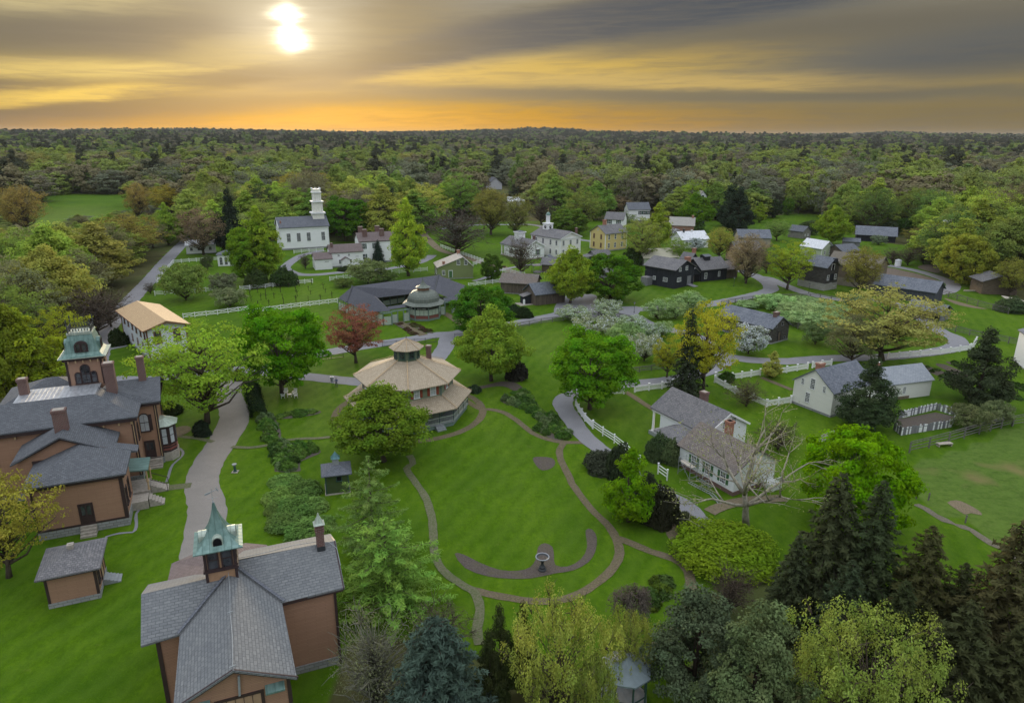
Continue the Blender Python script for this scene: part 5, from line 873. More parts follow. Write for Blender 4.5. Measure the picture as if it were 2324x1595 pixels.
simple_house('brick_house', 'red brick house with pale grey roof behind the village green', (66.0,292.0), -14, 10, 8, 5.4, 8.2, brickwall('faded_red_brick', (.30,.15,.11), (.25,.13,.10), (.32,.28,.24)), LITESH, 'x', .4, .2, wins=(('F',2,1.3,.9,1.6),('F',5,1.3,.9,1.6),('F',8,1.3,.9,1.6)), chims=((9.3,4,6,9.2,.8,.8,BRICKR),))
simple_house('white_cottage', 'white gabled cottage with metal roof among blossoming shrubs', (64.5,262.0), 18, 11.5, 8, 3.4, 5.9, WHITE, WHITEM, 'x', .4, .2, wins=(('F',2,1.1,.8,1.5),('L',2.5,1.1,.8,1.5),('L',5.5,1.1,.8,1.5)), chims=((2.5,3.5,5.2,7,.5,.5,DKMETAL),(6,3.5,5.2,6.6,.4,.4,TRIMW)), corner=TRIMW)
simple_house('white_house', 'white two-storey house with green shutters behind the yellow house', (40.5,305.0), -20, 8, 8, 6.2, 8.8, WHITE, GREYSH, 'x', .4, .2, wins=tuple(('F',x,z,.9,1.7,{'shut':SHUTB}) for x in (2,6) for z in (1.2,4.2)))
simple_house('white_house', 'white house with dark grey roof and porch columns at the wood edge', (58.5,352.0), 6, 11, 9, 5.6, 8.6, WHITE, SLATE, 'x', .4, .2, wins=tuple(('F',x,3.1,.9,1.7,{'shut':SHUTB}) for x in (6,8,10)))
simple_house('pale_house', 'pinkish house with grey roof half hidden by grey-pink trees', (76.0,232.0), 10, 9, 8, 4.2, 6.6, plain('dusty_pink_boards', (.40,.28,.23)), GREYSH, 'x', .4, .2, wins=(('F',2,1.2,.9,1.6),('F',6,1.2,.9,1.6)))
simple_house('grey_roof_house', 'far house with blue-grey roof left of the log cabin', (88,268), -4, 12, 8, 3.6, 6.2, plain('grey_tan_boards', (.30,.27,.22)), BLUESH, 'x', .4, .2)
simple_house('dark_roof_house', 'distant building with broad dark blue roof far beyond the green', (-19,556), 20, 11, 10, 4.5, 9, plain('distant_pale_wall', (.45,.45,.48)), DARKSH, 'y', .6, 0, cat='building')
simple_house('white_barn', 'white shed roof glimpsed through trees left of the far green', (-3,420), 5, 10, 6, 3.2, 5.4, WHITE, WHITEM, 'x', .3, 0, cat='building')
T = thing('bell_tower', 'slim dark wooden tower with white gabled belfry in the woods', 'tower', (92.5,345), 10); MB().box(-1.9,-1.9,0,1.9,1.9,12).build('wall', plain('dark_blue_grey_boards', (.06,.07,.10)), T); a = MB(); r = MB(); gable(a, r, -1.9, -1.9, 1.9, 1.9, 13.2, 15.4, 'y', .4, .15, z0=12); a.build('belfry', TRIMW, T); r.build('roof', SLATE, T); window(T, 0, -1.9, 12.4, 1.2, 1.2, 'F', mun=(2,1)); window(T, -.6, -1.9, 3, .7, 1.6, 'F')
# mill and barns on the right
T = thing('log_mill', 'tall dark log mill on a white stone basement with loft doors', 'mill', (91.8,191.6), 32); W3, L3 = 5.6, 8.5
a = MB(); r = MB(); gable(a, r, -W3, 0, 0, L3, 6.6, 8.9, 'y', .4, .16, z0=1.8, rake=.5); a.build('wall', LOGD, T); r.build('roof', BLUESH, T); MB().box(-W3-.1,-.1,-.2,.1,L3,1.9).build('foundation', brickwall('whitewashed_stone', (.42,.41,.38), (.33,.32,.30), (.25,.24,.22), .6, .3, .03), T)
door(T, -2.9, 0, 0, .9, 1.8, 'F', BLACK, TRIMW); window(T, -1.2, 0, .9, .8, .6, 'F', pane=BLACK, mun=(1,1)); window(T, -4.4, 0, 2.9, .7, 1.3, 'F', mun=(2,2)); window(T, -1.1, 0, 2.9, .7, 1.3, 'F', mun=(2,2)); door(T, -2.8, 0, 2.6, 1.1, 1.8, 'F', WOODD, WOODD); door(T, -2.8, 0, 5.6, 1.1, 1.6, 'F', BLACK, TRIMW)
a = MB(); MB().box(-3.3,-.9,7.9,-2.3,0,8.9).build('hoist_hood', WOODD, T)
T = thing('brown_barn', 'large brown barn with vine-like stained stone walls and brown roof', 'barn', (101.9,190.0), 46); W4, L4 = 8.8, 13.5
a = MB(); r = MB(); gable(a, r, 0, 0, W4, L4, 6.1, 8.8, 'y', .5, .16, z0=2.2, rake=.4); a.build('wall', FIELDST, T); r.build('roof', shingle('brown_grey_shingles', (.16,.14,.11), (.21,.185,.15), .25, .35, (.20,.17,.12)), T); MB().box(-.08,-.08,0,W4+.08,L4,2.3).build('basement_wall', brickwall('tan_field_stone', (.33,.29,.23), (.25,.22,.17), (.17,.15,.12), .5, .3, .03), T); window(T, 3.2, 0, .5, 1.5, 1.1, 'F', pane=BLACK, mun=(1,1), frame=WOODG)
T = thing('grey_barn', 'long dark grey barn with pale blue-grey roof beside the track', 'barn', (108.2,172.5), 44); W5, L5 = 7.2, 14.5
a = MB(); r = MB(); gable(a, r, 0, 0, W5, L5, 3.3, 5.4, 'y', .5, .16, rake=.5); a.build('wall', planks('blue_black_planks', (.045,.05,.065), (.075,.08,.095), .3), T); r.build('roof', BLUESH, T)
T = thing('open_front_shed', 'small open-fronted shed with grey roof below the long grey barn', 'shed', (99.6,154.9), 38); a = MB(); r = MB(); gable(a, r, -.01, 0, 5.4, 7.5, 2.3, 3.6, 'y', .5, .14, rake=.4); 
a = MB(); a.poly([(0,0,0),(5.4,0,0),(5.4,0,2.3),(2.7,0,2.3),(0,0,2.3)]); a.poly([(5.4,0,0),(5.4,7.5,0),(5.4,7.5,2.3),(5.4,0,2.3)]); a.poly([(5.4,7.5,0),(0,7.5,0),(0,7.5,2.3),(5.4,7.5,2.3)]); a.build('wall', WOODG, T); r.build('roof', BLUESH, T); MB().poly([(.1,.03,2.3),(5.3,.03,2.3),(2.7,.03,3.55)]).build('dark_gable_board', WOODD, T); [MB().bar((0,y,0),(0,y,2.3),.16).build('post', WOODG, T) for y in (.1,2.6,5,7.4)]  # dark planks close the gable triangle
simple_house('open_barn', 'low open barn with wide dark blue-grey roof near the far woods', (142.5,286.5), -24, 14.5, 9, 2.8, 5.6, WOODD, BLUESH, 'x', .6, 0, cat='barn')
simple_house('small_log_cabin', 'far small log cabin with pale chinked logs by the meadow', (122.0,290.8), 34, 5.6, 7, 3.0, 4.9, logs('pale_chinked_logs', (.16,.15,.14), (.34,.33,.31), .5), SLATE, 'y', .4, 0, cat='cabin', wins=(('F',1.8,1.0,.5,.7),('F',3.8,1.0,.5,.7)))
simple_house('pale_green_house', 'pale green gabled cottage with metal roof behind the log mill', (109.5,243), 28, 6, 9, 3.3, 5.6, PALEGREEN, WHITEM, 'y', .4, .2, wins=(('F',1.6,1.2,.6,1.2),('F',4.2,1.2,.6,1.2)), corner=TRIMW)
simple_house('brown_shed', 'brown shed with dark roof attached beyond the pale green cottage', (115.6,240.0), 24, 8, 7, 2.8, 4.6, WOODB, SLATE, 'x', .5, 0, cat='shed', wins=(('F',2,.9,1.6,1.2,{'frame':WOODB}),))
simple_house('roadside_hut', 'low shed with pale roof left of the open barn', (130.5,272), -20, 6, 4, 1.8, 2.9, WOODG, BLUESH, 'x', .3, 0, cat='shed')
simple_house('log_hut', 'brown log hut with slanting grey roof at the right edge of the village', (129.0,185.5), -8, 9, 6.5, 3.6, 5.2, LOGB, GREYSH, 'y', .6, 0, cat='cabin')
T = thing('lean_to', 'collapsed pale plank lean-to on posts in front of the log hut', 'lean-to', (126.5,171), 10); MB().solid([(0,0,1.5),(5.5,-.6,.9),(5.8,2.6,1.2),(.4,3.0,2.2)], .1).build('roof', WOODP, T); MB().box(2.2,.2,0,5,2.4,.9).build('box', WOODD, T); [MB().bar((x,y,0),(x,y,1.3),.14).build('post', WOODG, T) for x, y in ((.2,.2),(.5,2.8),(5.3,0))]
simple_house('log_house', 'long dark log house with brick chimney and weathered roof behind the white blossoming tree', (53.6,136.4), 36, 5.9, 13.5, 3.4, 5.3, LOGD, BLUESH, 'y', .35, .3, rake=.3, doors=(('F',2.6,.3,.9,2.0,{'m':WOODB,'frame':WOODD}),), wins=(('F',1.2,3.5,.5,.6,{'pane':BLACK}),('F',3.3,3.6,.5,.6,{'pane':BLACK}),('F',4.6,.6,.6,.3,{'pane':BLACK})), chims=((2.95,1.4,4.4,6.2,1.2,.8,BRICKCH),), winkw={'frame':WOODG,'mun':(1,1)})
# white gabled house at right, with its long extension
T = thing('gabled_white_house', 'cream white gabled house with blue-grey slate roof and long lower extension', 'house', (48.8,97.6), 30); W6 = 7.0; L6 = 9.6
a = MB(); r = MB(); gable(a, r, 0, 0, L6, W6, 4.0, 6.6, 'x', .3, .15, rake=.25); a.build('wall', CREAM, T); r.build('roof', BLUESH, T); plinth(T, 0, 0, L6, W6, .35)
window(T, 0, 5.5, 3.7, .4, .9, 'L', mun=(2,4), t=.06); window(T, 0, 3.7, 3.5, .7, 1.6, 'L', mun=(3,6), t=.07); window(T, 0, 1.6, 3.6, .4, .9, 'L', mun=(2,4), t=.06); window(T, 0, 4.3, 1.1, .7, 1.5, 'L', mun=(3,6), t=.07)
window(T, 2.5, 0, 1.2, .7, 1.5, 'F', mun=(3,6), t=.07); chimney(T, 1.6, 4.0, 6.2, 7.4, 1.2, .8, BRICKR); corners(T, 0, 0, L6, W6, .3, 3.9, CREAM, .15)
ex = MB(); er = MB(); c6 = rad(-12)
Z6 = T; E2 = bpy.data.objects.new('extension', None); COL.objects.link(E2); E2.parent = T; E2.location = (9.6,1.0,0); E2.rotation_euler = (0,0,rad(-13))
gable(ex, er, 0, 0, 13.6, 5.4, 2.9, 4.7, 'x', .3, .14, rake=.2)
E2m = ex.build('extension_wall', CREAM, T, (9.6,1.0,0), rad(-13)); bpy.data.objects.remove(E2); er.build('extension_roof', shingle('pale_blue_grey_shingles', (.27,.30,.34), (.34,.37,.40), .25, .35, (.38,.40,.42)), T, (9.6,1.0,0), rad(-13))
window(E2m, 4.0, 0, 1.0, .6, 1.3, 'F', mun=(3,5), t=.06); window(E2m, 8.0, 0, 1.0, .5, 1.1, 'F', mun=(3,5), t=.06); 
MB().box(0,-.08,0,9.2,.02,.5).build('extension_foundation', FIELDST, T, (9.6,1.0,0), rad(-13)); chimney(E2m, 4.6, 2.7, 4.5, 5.8, .6, .6, BRICKR, capm=TRIMW)
# columned house
T = thing('columned_house', 'white house with slender columned porch, weathered shingle roofs and green shuttered rear wing', 'house', (20.2,91.2), -60)
OG = Vector((20.2,91.2)); 
def GL(t, x, y, z=0): p = W(t, x, y, z); c, s = math.cos(rad(-60)), math.sin(rad(-60)); dx, dy = p[0]-OG.x, p[1]-OG.y; return (dx*c+dy*s, -dx*s+dy*c)
ZE = 4.15; LM, DM = 10.6, 7.2
a = MB(); r = MB(); gable(a, MB(), 1.6, 0, LM, DM, ZE, 6.35, 'x', .35, .15, rake=.3); gable(MB(), r, 0, 0, LM, DM, ZE, 6.35, 'x', .35, .15, rake=.3); a.build('wall', plain('white_flush_boards', (.70,.72,.73), .7, .2, .05), T); r.build('roof', GREYSH, T)
r = MB().poly([(0,0,ZE),(0,DM,ZE),(0,DM/2,6.33)]).poly([(0,DM,ZE),(0,0,ZE),(1.6,0,ZE),(1.6,DM,ZE)]); r.build('pediment', TRIMW, T)
MB().box(-.1,-.12,ZE-.55,LM,-.02,ZE).box(-.1,-.1,ZE-.55,.1,DM,ZE).build('entablature', TRIMW, T); MB().box(-.3,-.3,0,1.6,DM+.2,.55).build('porch_floor', GREYP, T); plinth(T, 1.6, 0, LM, DM, .5)
for y in (.15,2.4,4.8,DM-.15): MB().lathe([(.26,.55),(.2,.7),(.17,3.3),(.26,3.6)], 10, (.1,y)).build('column', TRIMW, T)
chimney(T, 5.4, 4.2, 5.6, 7.5, .95, .8, BRICKCH); window(T, LM, 2.9, 4.3, .55, .9, 'R', mun=(2,4), t=.07); window(T, LM, 4.6, 4.5, .8, 1.0, 'R', mun=(3,4), t=.07)
MB().bar((LM+.3,-.3,ZE-.05),(LM+.3,DM/2,6.3),.08,.28).bar((LM+.3,DM/2,6.3),(LM+.3,DM+.3,ZE-.05),.08,.28).build('bargeboard', TRIMW, T)
# side ell with hipped roof
a = MB(); r = MB(); hip(a, r, 4.6, -3.2, 9.4, 0, 2.9, 3.9, .35, .12, ridge=((6.4,-.6),(7.6,-.6))); a.build('ell_wall', MC['white_flush_boards'], T); r.build('ell_roof', GREYSH, T); MB().box(4.5,-3.3,0,9.5,0,.45).build('foundation', BRICKCH, T); window(T, 6.6, -3.2, .9, .9, 1.4, 'F', shut=SHUTG, mun=(2,3))
# rear wing
a = MB(); r = MB(); gable(a, r, 9.4, -3.5, 18.6, 3.6, 3.0, 5.2, 'x', .35, .14, rake=.3); a.build('wing_wall', MC['white_flush_boards'], T); r.build('wing_roof', REDSH, T); MB().box(9.35,-3.6,0,18.7,3.7,.5).build('foundation', BRICKCH, T)
for x in (12.0,14.4,16.9): window(T, x, -3.5, 1.0, .75, 1.4, 'F', shut=SHUTG, mun=(3,4), t=.09)
chimney(T, 13.2, .9, 4.6, 6.8, .8, .8, BRICKR, capm=BLACK); MB().box(18.7,1.6,0,20.2,3.2,.7).build('rear_porch', TRIMW, T); MB().bar((20.2,1.6,1.6),(20.2,3.2,1.6),.07).bar((18.7,1.6,1.6),(20.2,1.6,1.6),.07).build('rear_railing', TRIMW, T)
f = MB(); [f.bar((20.2,y,.7),(20.2,y,1.6),.04) for y in np.arange(1.65,3.2,.16)]; [f.bar((x,1.6,.7),(x,1.6,1.6),.04) for x in np.arange(18.75,20.2,.16)]; f.build('baluster', TRIMW, T)
# small huts and edge buildings
simple_house('well_house', 'tiny dark shed with tilted grey roof beside the bright round tree', (42.0,85.3), -32, 2.1, 2.6, 1.55, 2.3, WOODD, GREYSH, 'y', .35, 0, cat='shed')
simple_house('white_wall_building', 'plain white building cut by the right edge of the photograph', (94.2,118.0), -18, 12, 9, 6.0, 8.4, plain('white_render', (.70,.73,.80), .7, .2, .04), BLUESH, 'y', .3, .2, cat='building')
simple_house('plank_lean_to', 'low grey plank shed behind the round maple', (26.2,205), -10, 4.6, 3.4, 1.7, 2.6, WOODG, GREYSH, 'x', .4, 0, cat='shed')
# octagonal gazebo under the willow
T = thing('gazebo', 'octagonal gazebo with pale blue-grey roof under the weeping tree', 'gazebo', (8.7,42.3)); r = MB(); pts = ngon((0,0), 2.0, 2.0, 8, rad(12))
for k in range(8): r.poly([(*pts[k],2.75),(*pts[(k+1)%8],2.75),(0,0,3.75)]); r.poly([(*pts[(k+1)%8],2.68),(*pts[k],2.68),(0,0,3.6)]); r.poly([(*pts[k],2.62),(*pts[(k+1)%8],2.62),(*pts[(k+1)%8],2.75),(*pts[k],2.75)])
r.build('roof', plain('pale_blue_grey_roof', (.16,.20,.215), .6, .3, .15, 1.5), T)
for k in range(8): p = ngon((0,0),1.7,1.7,8,rad(12))[k]; MB().bar((*p,.2),(*p,2.65),.12).build('post', SHUTB, T)
MB().prism(ngon((0,0),1.85,1.85,8,rad(12)), 0, .2).build('floor', GREYP, T); m = MB()
for k in range(7): p, q = ngon((0,0),1.7,1.7,8,rad(12))[k], ngon((0,0),1.7,1.7,8,rad(12))[k+1]; m.bar((*p,.95),(*q,.95),.08); m.bar((*p,.35),(*q,.35),.06)
m.build('railing', SHUTB, T)
# ------------------------------------------------------------------ trees and plants
def leaves(name, C, Nn, size, m, seed, asp=1.3, jit=.8, tint=None, smooth=False):
    """many small leaf faces at C (n,3) turned roughly towards Nn"""
    rg = np.random.default_rng(seed); n = len(C); sz = size*rg.uniform(.65, 1.35, n) if np.isscalar(size) else size*rg.uniform(.7, 1.3, n)
    nn = Nn+rg.normal(0, jit, (n,3)); nn /= np.linalg.norm(nn, axis=1)[:,None]+1e-9
    t = np.cross(nn, rg.normal(0,1,(n,3))); t /= np.linalg.norm(t, axis=1)[:,None]+1e-9; b = np.cross(nn, t)
    a_ = (sz*.5*asp)[:,None]*t; c_ = (sz*.5/asp)[:,None]*b
    V = np.stack([C-a_, C-c_+.15*a_, C+a_, C+c_+.15*a_], 1).reshape(-1,3); F = np.arange(4*n).reshape(-1,4)
    me = bpy.data.meshes.new(name); npmesh(me, V, F, 4); me.materials.append(m)
    at = me.attributes.new('tint', 'FLOAT', 'FACE'); at.data.foreach_set('value', (tint if tint is not None else rg.uniform(0,1,n)).astype(np.float32)); return me
def branches(name, paths, m, n=5):
    mb = MB()
    for pts, rs in paths: mb.tube(pts, rs, n if rs[0] > .06 else 3)
    me = bpy.data.meshes.new(name); me.from_pydata(mb.v, [], mb.f); me.materials.append(m); me.polygons.foreach_set('use_smooth', [True]*len(me.polygons)); return me
def limb_paths(rg, ends, H, r0, hb, lean=0., fork=False, taper=.25):
    top = H*.72; paths = []; tz = np.linspace(0, top, 6); wx = np.cumsum(rg.normal(0, H*.008, 6)); wy = np.cumsum(rg.normal(0, H*.008, 6)); wx[0] = wy[0] = 0
    rs = [r0*(1.35 if i == 0 else 1-(1-taper)*(i/5)**.9) for i in range(6)]; tr = [(wx[i], wy[i], tz[i]) for i in range(6)]; paths.append((tr, rs))
    for e in ends:
        h0 = max(hb*.55, min(top*.95, e[2]-.55*math.hypot(e[0], e[1])-rg.uniform(0, .08)*H)); k = h0/top*5; i = min(int(k), 4); f = k-i
        s = (tr[i][0]*(1-f)+tr[i+1][0]*f, tr[i][1]*(1-f)+tr[i+1][1]*f, h0); rr = (rs[i]*(1-f)+rs[i+1]*f)
        m1 = tuple(s[j]*.62+e[j]*.38+rg.normal(0, H*.012) for j in range(3)); m2 = tuple(s[j]*.28+e[j]*.72+rg.normal(0, H*.015)+(H*.02 if j == 2 else 0) for j in range(3))
        q = min(rr*.6, .05+.018*math.dist(s, e)); paths.append(([s, m1, m2, tuple(e)], [q, q*.7, q*.42, q*.16]))
    return paths
def decid(name, H, R, hb, seed, nc=150, lp=70, ls=.42, cr=1.15, power=2.2, top=1.0, inner=.35, limb=45, r0=None, bark=None, leafmat=None, sparse=0., twig=0, flat=.72, skew=.5, flower=0., jit=.8, tv=.16):
    """broadleaf tree: clumps of leaves on and in the crown; returns (trunk mesh, crown mesh, extra mesh or None)"""
    rg = np.random.default_rng(seed); hc = hb+(H-hb)*skew; cl = []
    while len(cl) < nc:
        v = rg.normal(0,1,3); v /= np.linalg.norm(v); k = 1-inner*rg.uniform(0,1)**1.5
        up = v[2] > 0; hz = (H-hc) if up else (hc-hb); rr = (1-abs(v[2])**power)**(1/power) if not up or top == 1 else max(0,1-abs(v[2])**top)
        lump = 1+.19*math.sin(v[0]*5+seed)*math.cos(v[1]*4.3+seed*2)+.14*math.sin(v[2]*7+v[0]*6+seed*1.7); hn = math.hypot(v[0], v[1])+1e-6
        cl.append((v[0]/hn*rr*R*k*lump, v[1]/hn*rr*R*k*lump, hc+v[2]*hz*k*(lump*.5+.5), k))
    cl = np.array(cl); Cc = cl[:,:3]; C = []; Nn = []; T_ = []
    for i in range(nc):
        n_ = max(4, int(lp*rg.uniform(.5,1.4)*(1-sparse*rg.uniform(0,1)))); d = rg.normal(0,1,(n_,3)); d /= np.linalg.norm(d, axis=1)[:,None]; d[:,2] = np.abs(d[:,2])*rg.choice([1,1,1,-.6], n_)
        out = Cc[i]-np.array([0,0,hc-1.0]); out /= np.linalg.norm(out)+1e-6; r_ = cr*rg.uniform(.7,1.35)
        p = Cc[i]+d*r_*rg.uniform(.55,1.0,(n_,1))*np.array([1,1,flat]); C.append(p); Nn.append(d*1.0+out*.7+np.array([0,0,.35])); T_.append(np.clip(rg.uniform(.15,.85)+rg.normal(0,tv,n_), 0, 1))
    C = np.concatenate(C); Nn = np.concatenate(Nn); T_ = np.concatenate(T_); C[:,2] = np.maximum(C[:,2], hb*.6)
    crown = leaves(name+'_crown', C, Nn, ls, leafmat or LEAF, seed+1, tint=T_, jit=jit)
    ends = Cc[rg.permutation(nc)[:limb]]*np.array([.93,.93,.97]); paths = limb_paths(rg, ends, H, r0 or H*.026, hb)
    if twig:
        for i in rg.permutation(nc)[:twig]:
            b_ = Cc[i]; 
            for q in range(3): e = b_+rg.normal(0,1,3)*cr*np.array([1,1,.7])+np.array([0,0,.5]); paths.append(([tuple(b_*.9+np.array([0,0,hc*.1])), tuple((b_+e)/2), tuple(e)], [.05,.035,.012]))
    tr = branches(name+'_trunk', paths, bark or BARK); ex = None
    if flower:
        sel = rg.uniform(0,1,len(C)) < flower; off = rg.normal(0,.06,(sel.sum(),3)); ex = leaves(name+'_blossom', C[sel]*1.0+Nn[sel]*.06+off, Nn[sel], ls*.8, FLOWER, seed+5)
    return tr, crown, ex
def conifer(name, H, R, hb, seed, levels=26, nb=9, droop=.25, ls=.5, shape=1.0, dens=10, bark=None, upturn=0., tiptop=.06, asp=1.9, rag=.2):
    rg = np.random.default_rng(seed); C = []; Nn = []; T_ = []; paths = [([(0,0,0),(0,0,H*.5),(0,0,H*.98)], [H*.022,H*.012,.03])]
    for L_ in range(levels):
        f = L_/(levels-1); z0 = hb+(H-hb)*f; rr = R*((1-f)**shape)*rg.uniform(.82,1.12)+R*tiptop; k = max(4, int(nb*(1-f*.55)))
        a0 = rg.uniform(0, 6.28)
        for j in range(k):
            a = a0+6.283*j/k+rg.normal(0,.12); l = rr*rg.uniform(.95-rag,1.0+rag*.6); n_ = max(4, int(dens*l/R*2.2)+3); t = rg.uniform(.12,1,n_)**.8; w_ = l*.26*(1.05-t)+.12; s_ = rg.uniform(-1,1,n_)*w_
            x = t*l; z = z0-droop*l*t**1.3+upturn*l*t**3+rg.normal(0,.05*R*.3,n_)-np.abs(s_)*.25
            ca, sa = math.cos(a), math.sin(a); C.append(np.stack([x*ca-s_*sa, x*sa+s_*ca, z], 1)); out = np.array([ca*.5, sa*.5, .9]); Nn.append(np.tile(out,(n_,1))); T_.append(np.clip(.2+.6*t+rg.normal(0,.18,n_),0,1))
            if L_ % 2 == 0 and j % 2 == 0: paths.append(([(0,0,z0),(ca*l*.5,sa*l*.5,z0-droop*l*.35),(ca*l*.95,sa*l*.95,z0-droop*l*.9+upturn*l*.8)], [.07*l/R+.02,.04,.015]))
    C = np.concatenate(C); Nn = np.concatenate(Nn); T_ = np.concatenate(T_)
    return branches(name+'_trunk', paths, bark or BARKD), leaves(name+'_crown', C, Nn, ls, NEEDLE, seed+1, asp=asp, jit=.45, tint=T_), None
def weeper(name, H, R, seed, strands=420, per=16, ls=.3, bark=None, m=None, hollow=.2, low=.25):
    rg = np.random.default_rng(seed); C = []; Nn = []; T_ = []; ends = []
    for i in range(strands):
        a = rg.uniform(0,6.283); rr = R*math.sqrt(rg.uniform(hollow**2,1)); lob = .8+.25*math.sin(a*3+seed)+.15*math.sin(a*7+seed*2); rr *= lob; x, y = rr*math.cos(a), rr*math.sin(a)
        zt = H*(.62+.38*math.sqrt(max(0,1-(rr/R/1.1)**2)))*rg.uniform(.86,1.03); ln = (zt-H*low)*rg.uniform(.25,.9)*(.35+.65*rr/R); t = np.sort(rg.uniform(0,1,per)); k = math.cos(a); q = math.sin(a)
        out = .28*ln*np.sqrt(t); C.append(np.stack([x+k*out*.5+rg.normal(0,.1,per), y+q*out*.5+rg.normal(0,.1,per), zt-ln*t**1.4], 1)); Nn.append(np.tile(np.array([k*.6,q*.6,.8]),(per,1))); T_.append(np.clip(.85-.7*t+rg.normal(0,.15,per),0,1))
        if i % 6 == 0: ends.append((x,y,zt))
    C = np.concatenate(C); Nn = np.concatenate(Nn); T_ = np.concatenate(T_); rg2 = np.random.default_rng(seed+2)
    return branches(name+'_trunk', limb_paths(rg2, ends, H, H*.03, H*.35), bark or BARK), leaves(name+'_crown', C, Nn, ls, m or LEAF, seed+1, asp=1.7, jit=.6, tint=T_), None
def bush(name, H, R, seed, n=7500, ls=.17, m=None, lumps=9):
    rg = np.random.default_rng(seed); B = [(0,0,0,1.)]+[(R*.55*math.cos(a), R*.55*math.sin(a), rg.uniform(-.1,.25)*H, rg.uniform(.35,.55)) for a in np.linspace(0,6.28,lumps)[:-1]]
    C = []; Nn = []; T_ = []
    for (x,y,z,s_) in B:
        k = int(n*s_/sum(b[3] for b in B)); d = rg.normal(0,1,(k,3)); d /= np.linalg.norm(d,axis=1)[:,None]; d[:,2] = np.abs(d[:,2]); rr = 1-.18*rg.uniform(0,1,(k,1))
        lump = 1+.10*np.sin(d[:,:1]*9+seed)*np.cos(d[:,1:2]*8)+.06*np.sin(d[:,2:]*14)
        C.append(np.array([x,y,z])+d*rr*lump*np.array([R*s_**.6*(.8 if s_ == 1 else 1), R*s_**.6*(.8 if s_ == 1 else 1), H*(s_**.5)*.95])); Nn.append(d+np.array([0,0,.3])); T_.append(np.clip(rg.normal(.5,.22,k),0,1))
    C = np.concatenate(C); C[:,2] = np.maximum(C[:,2], .05)
    return None, leaves(name+'_foliage', C, np.concatenate(Nn), ls, m or LEAF, seed+1, jit=.6, tint=np.concatenate(T_)), None
def hh(*a): return a
KIND = {}    # kind -> (trunk, crown, extra, H, R)
def K(k, H, R, t): KIND[k] = (*t, H, R)
K('maple', 14, 6.6, decid('maple', 14, 6.6, 2.2, 3, 280, 110, .34, 1.2, 2.3, inner=.3))
K('maple2', 14, 6.6, decid('maple_b', 14, 6.6, 2.0, 11, 280, 105, .33, 1.2, 2.0, 1.5, inner=.3, skew=.42))
K('round', 11, 5.6, decid('round', 11, 5.6, .9, 5, 250, 115, .30, 1.0, 2.6, inner=.25))
K('airy', 14, 7.2, decid('airy', 14, 7.2, 3.2, 7, 260, 62, .27, 1.15, 2.2, inner=.6, limb=110, sparse=.4, flat=.5))
K('oval', 15, 4.6, decid('oval', 15, 4.6, 1.6, 9, 240, 85, .32, 1.0, 2.0, 1.6, inner=.4, limb=50, skew=.35, sparse=.3))
K('bud', 14, 6.8, decid('bud', 14, 6.8, 2.6, 13, 260, 62, .25, 1.2, 2.2, inner=.65, limb=120, sparse=.5, twig=60))
K('budoval', 14, 4.8, decid('budoval', 14, 4.8, 2.2, 17, 220, 58, .25, 1.1, 2.1, 1.7, inner=.6, limb=90, sparse=.5, twig=40, skew=.4))
K('bare', 10, 4.8, decid('bare', 10, 4.8, 1.2, 19, 190, 14, .16, 1.0, 2.2, inner=.8, limb=150, sparse=.5, twig=190, bark=BARK))
K('apple', 5.5, 4.2, decid('apple', 5.5, 4.2, 1.0, 23, 120, 50, .26, .75, 2.2, inner=.5, limb=60, flat=.8, flower=.22, r0=.17))
K('white', 6, 3.6, decid('white', 6, 3.6, .8, 29, 110, 55, .26, .75, 2.2, inner=.45, limb=50, flower=.8, r0=.15))
K('orchard', 4.6, 3.6, decid('orchard', 4.6, 3.6, .5, 31, 120, 55, .24, .7, 2.3, inner=.5, limb=50, r0=.13))
K('young', 8, 2.8, decid('young', 8, 2.8, .5, 37, 170, 75, .21, .62, 1.8, 1.3, inner=.45, limb=35, skew=.25))
K('spruce', 16, 4.4, conifer('spruce', 16, 4.4, .8, 41, 30, 12, .32, .34, .8, 36))
K('spruce2', 16, 5.0, conifer('spruce_b', 16, 5.0, .5, 43, 28, 12, .42, .32, .68, 44, upturn=.16))
K('bluespruce', 12, 4.6, conifer('bluespruce', 12, 4.6, .3, 47, 34, 17, .10, .26, .5, 42, upturn=.06))
K('larch', 17, 7.2, conifer('larch', 17, 7.2, 1.2, 53, 17, 10, .16, .30, .55, 62, upturn=.2, asp=2.2, rag=.45, bark=BARK))
K('pine', 12, 4.6, decid('pine', 12, 4.6, .8, 59, 240, 120, .23, .85, 2.0, 1.4, inner=.35, limb=30, leafmat=NEEDLE, skew=.35, bark=BARKD))
K('juniper', 9, 3.2, decid('juniper', 9, 3.2, .3, 61, 210, 110, .19, .75, 2.0, 1.3, inner=.35, limb=20, leafmat=NEEDLE, skew=.3, bark=BARKD))
K('willow', 8, 6.0, decid('willow', 8, 6.0, 1.2, 67, 330, 80, .16, .60, 2.6, inner=.45, limb=110, flat=1.6, sparse=.4, twig=60, bark=BARK, skew=.62))
K('bare2', 10, 5.4, decid('bare_b', 10, 5.4, .8, 68, 300, 22, .12, 1.1, 2.0, inner=.75, limb=280, sparse=.5, twig=70, bark=mat('green_grey_bark', barkf((.17,.17,.13)), .95, .05)))
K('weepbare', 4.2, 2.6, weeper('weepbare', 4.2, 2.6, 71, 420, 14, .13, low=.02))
K('bush', 1.6, 1.5, bush('bush', 1.6, 1.5, 73)); K('bush2', 1.6, 1.5, bush('bush_b', 1.6, 1.5, 79, 7000, .15, lumps=8))
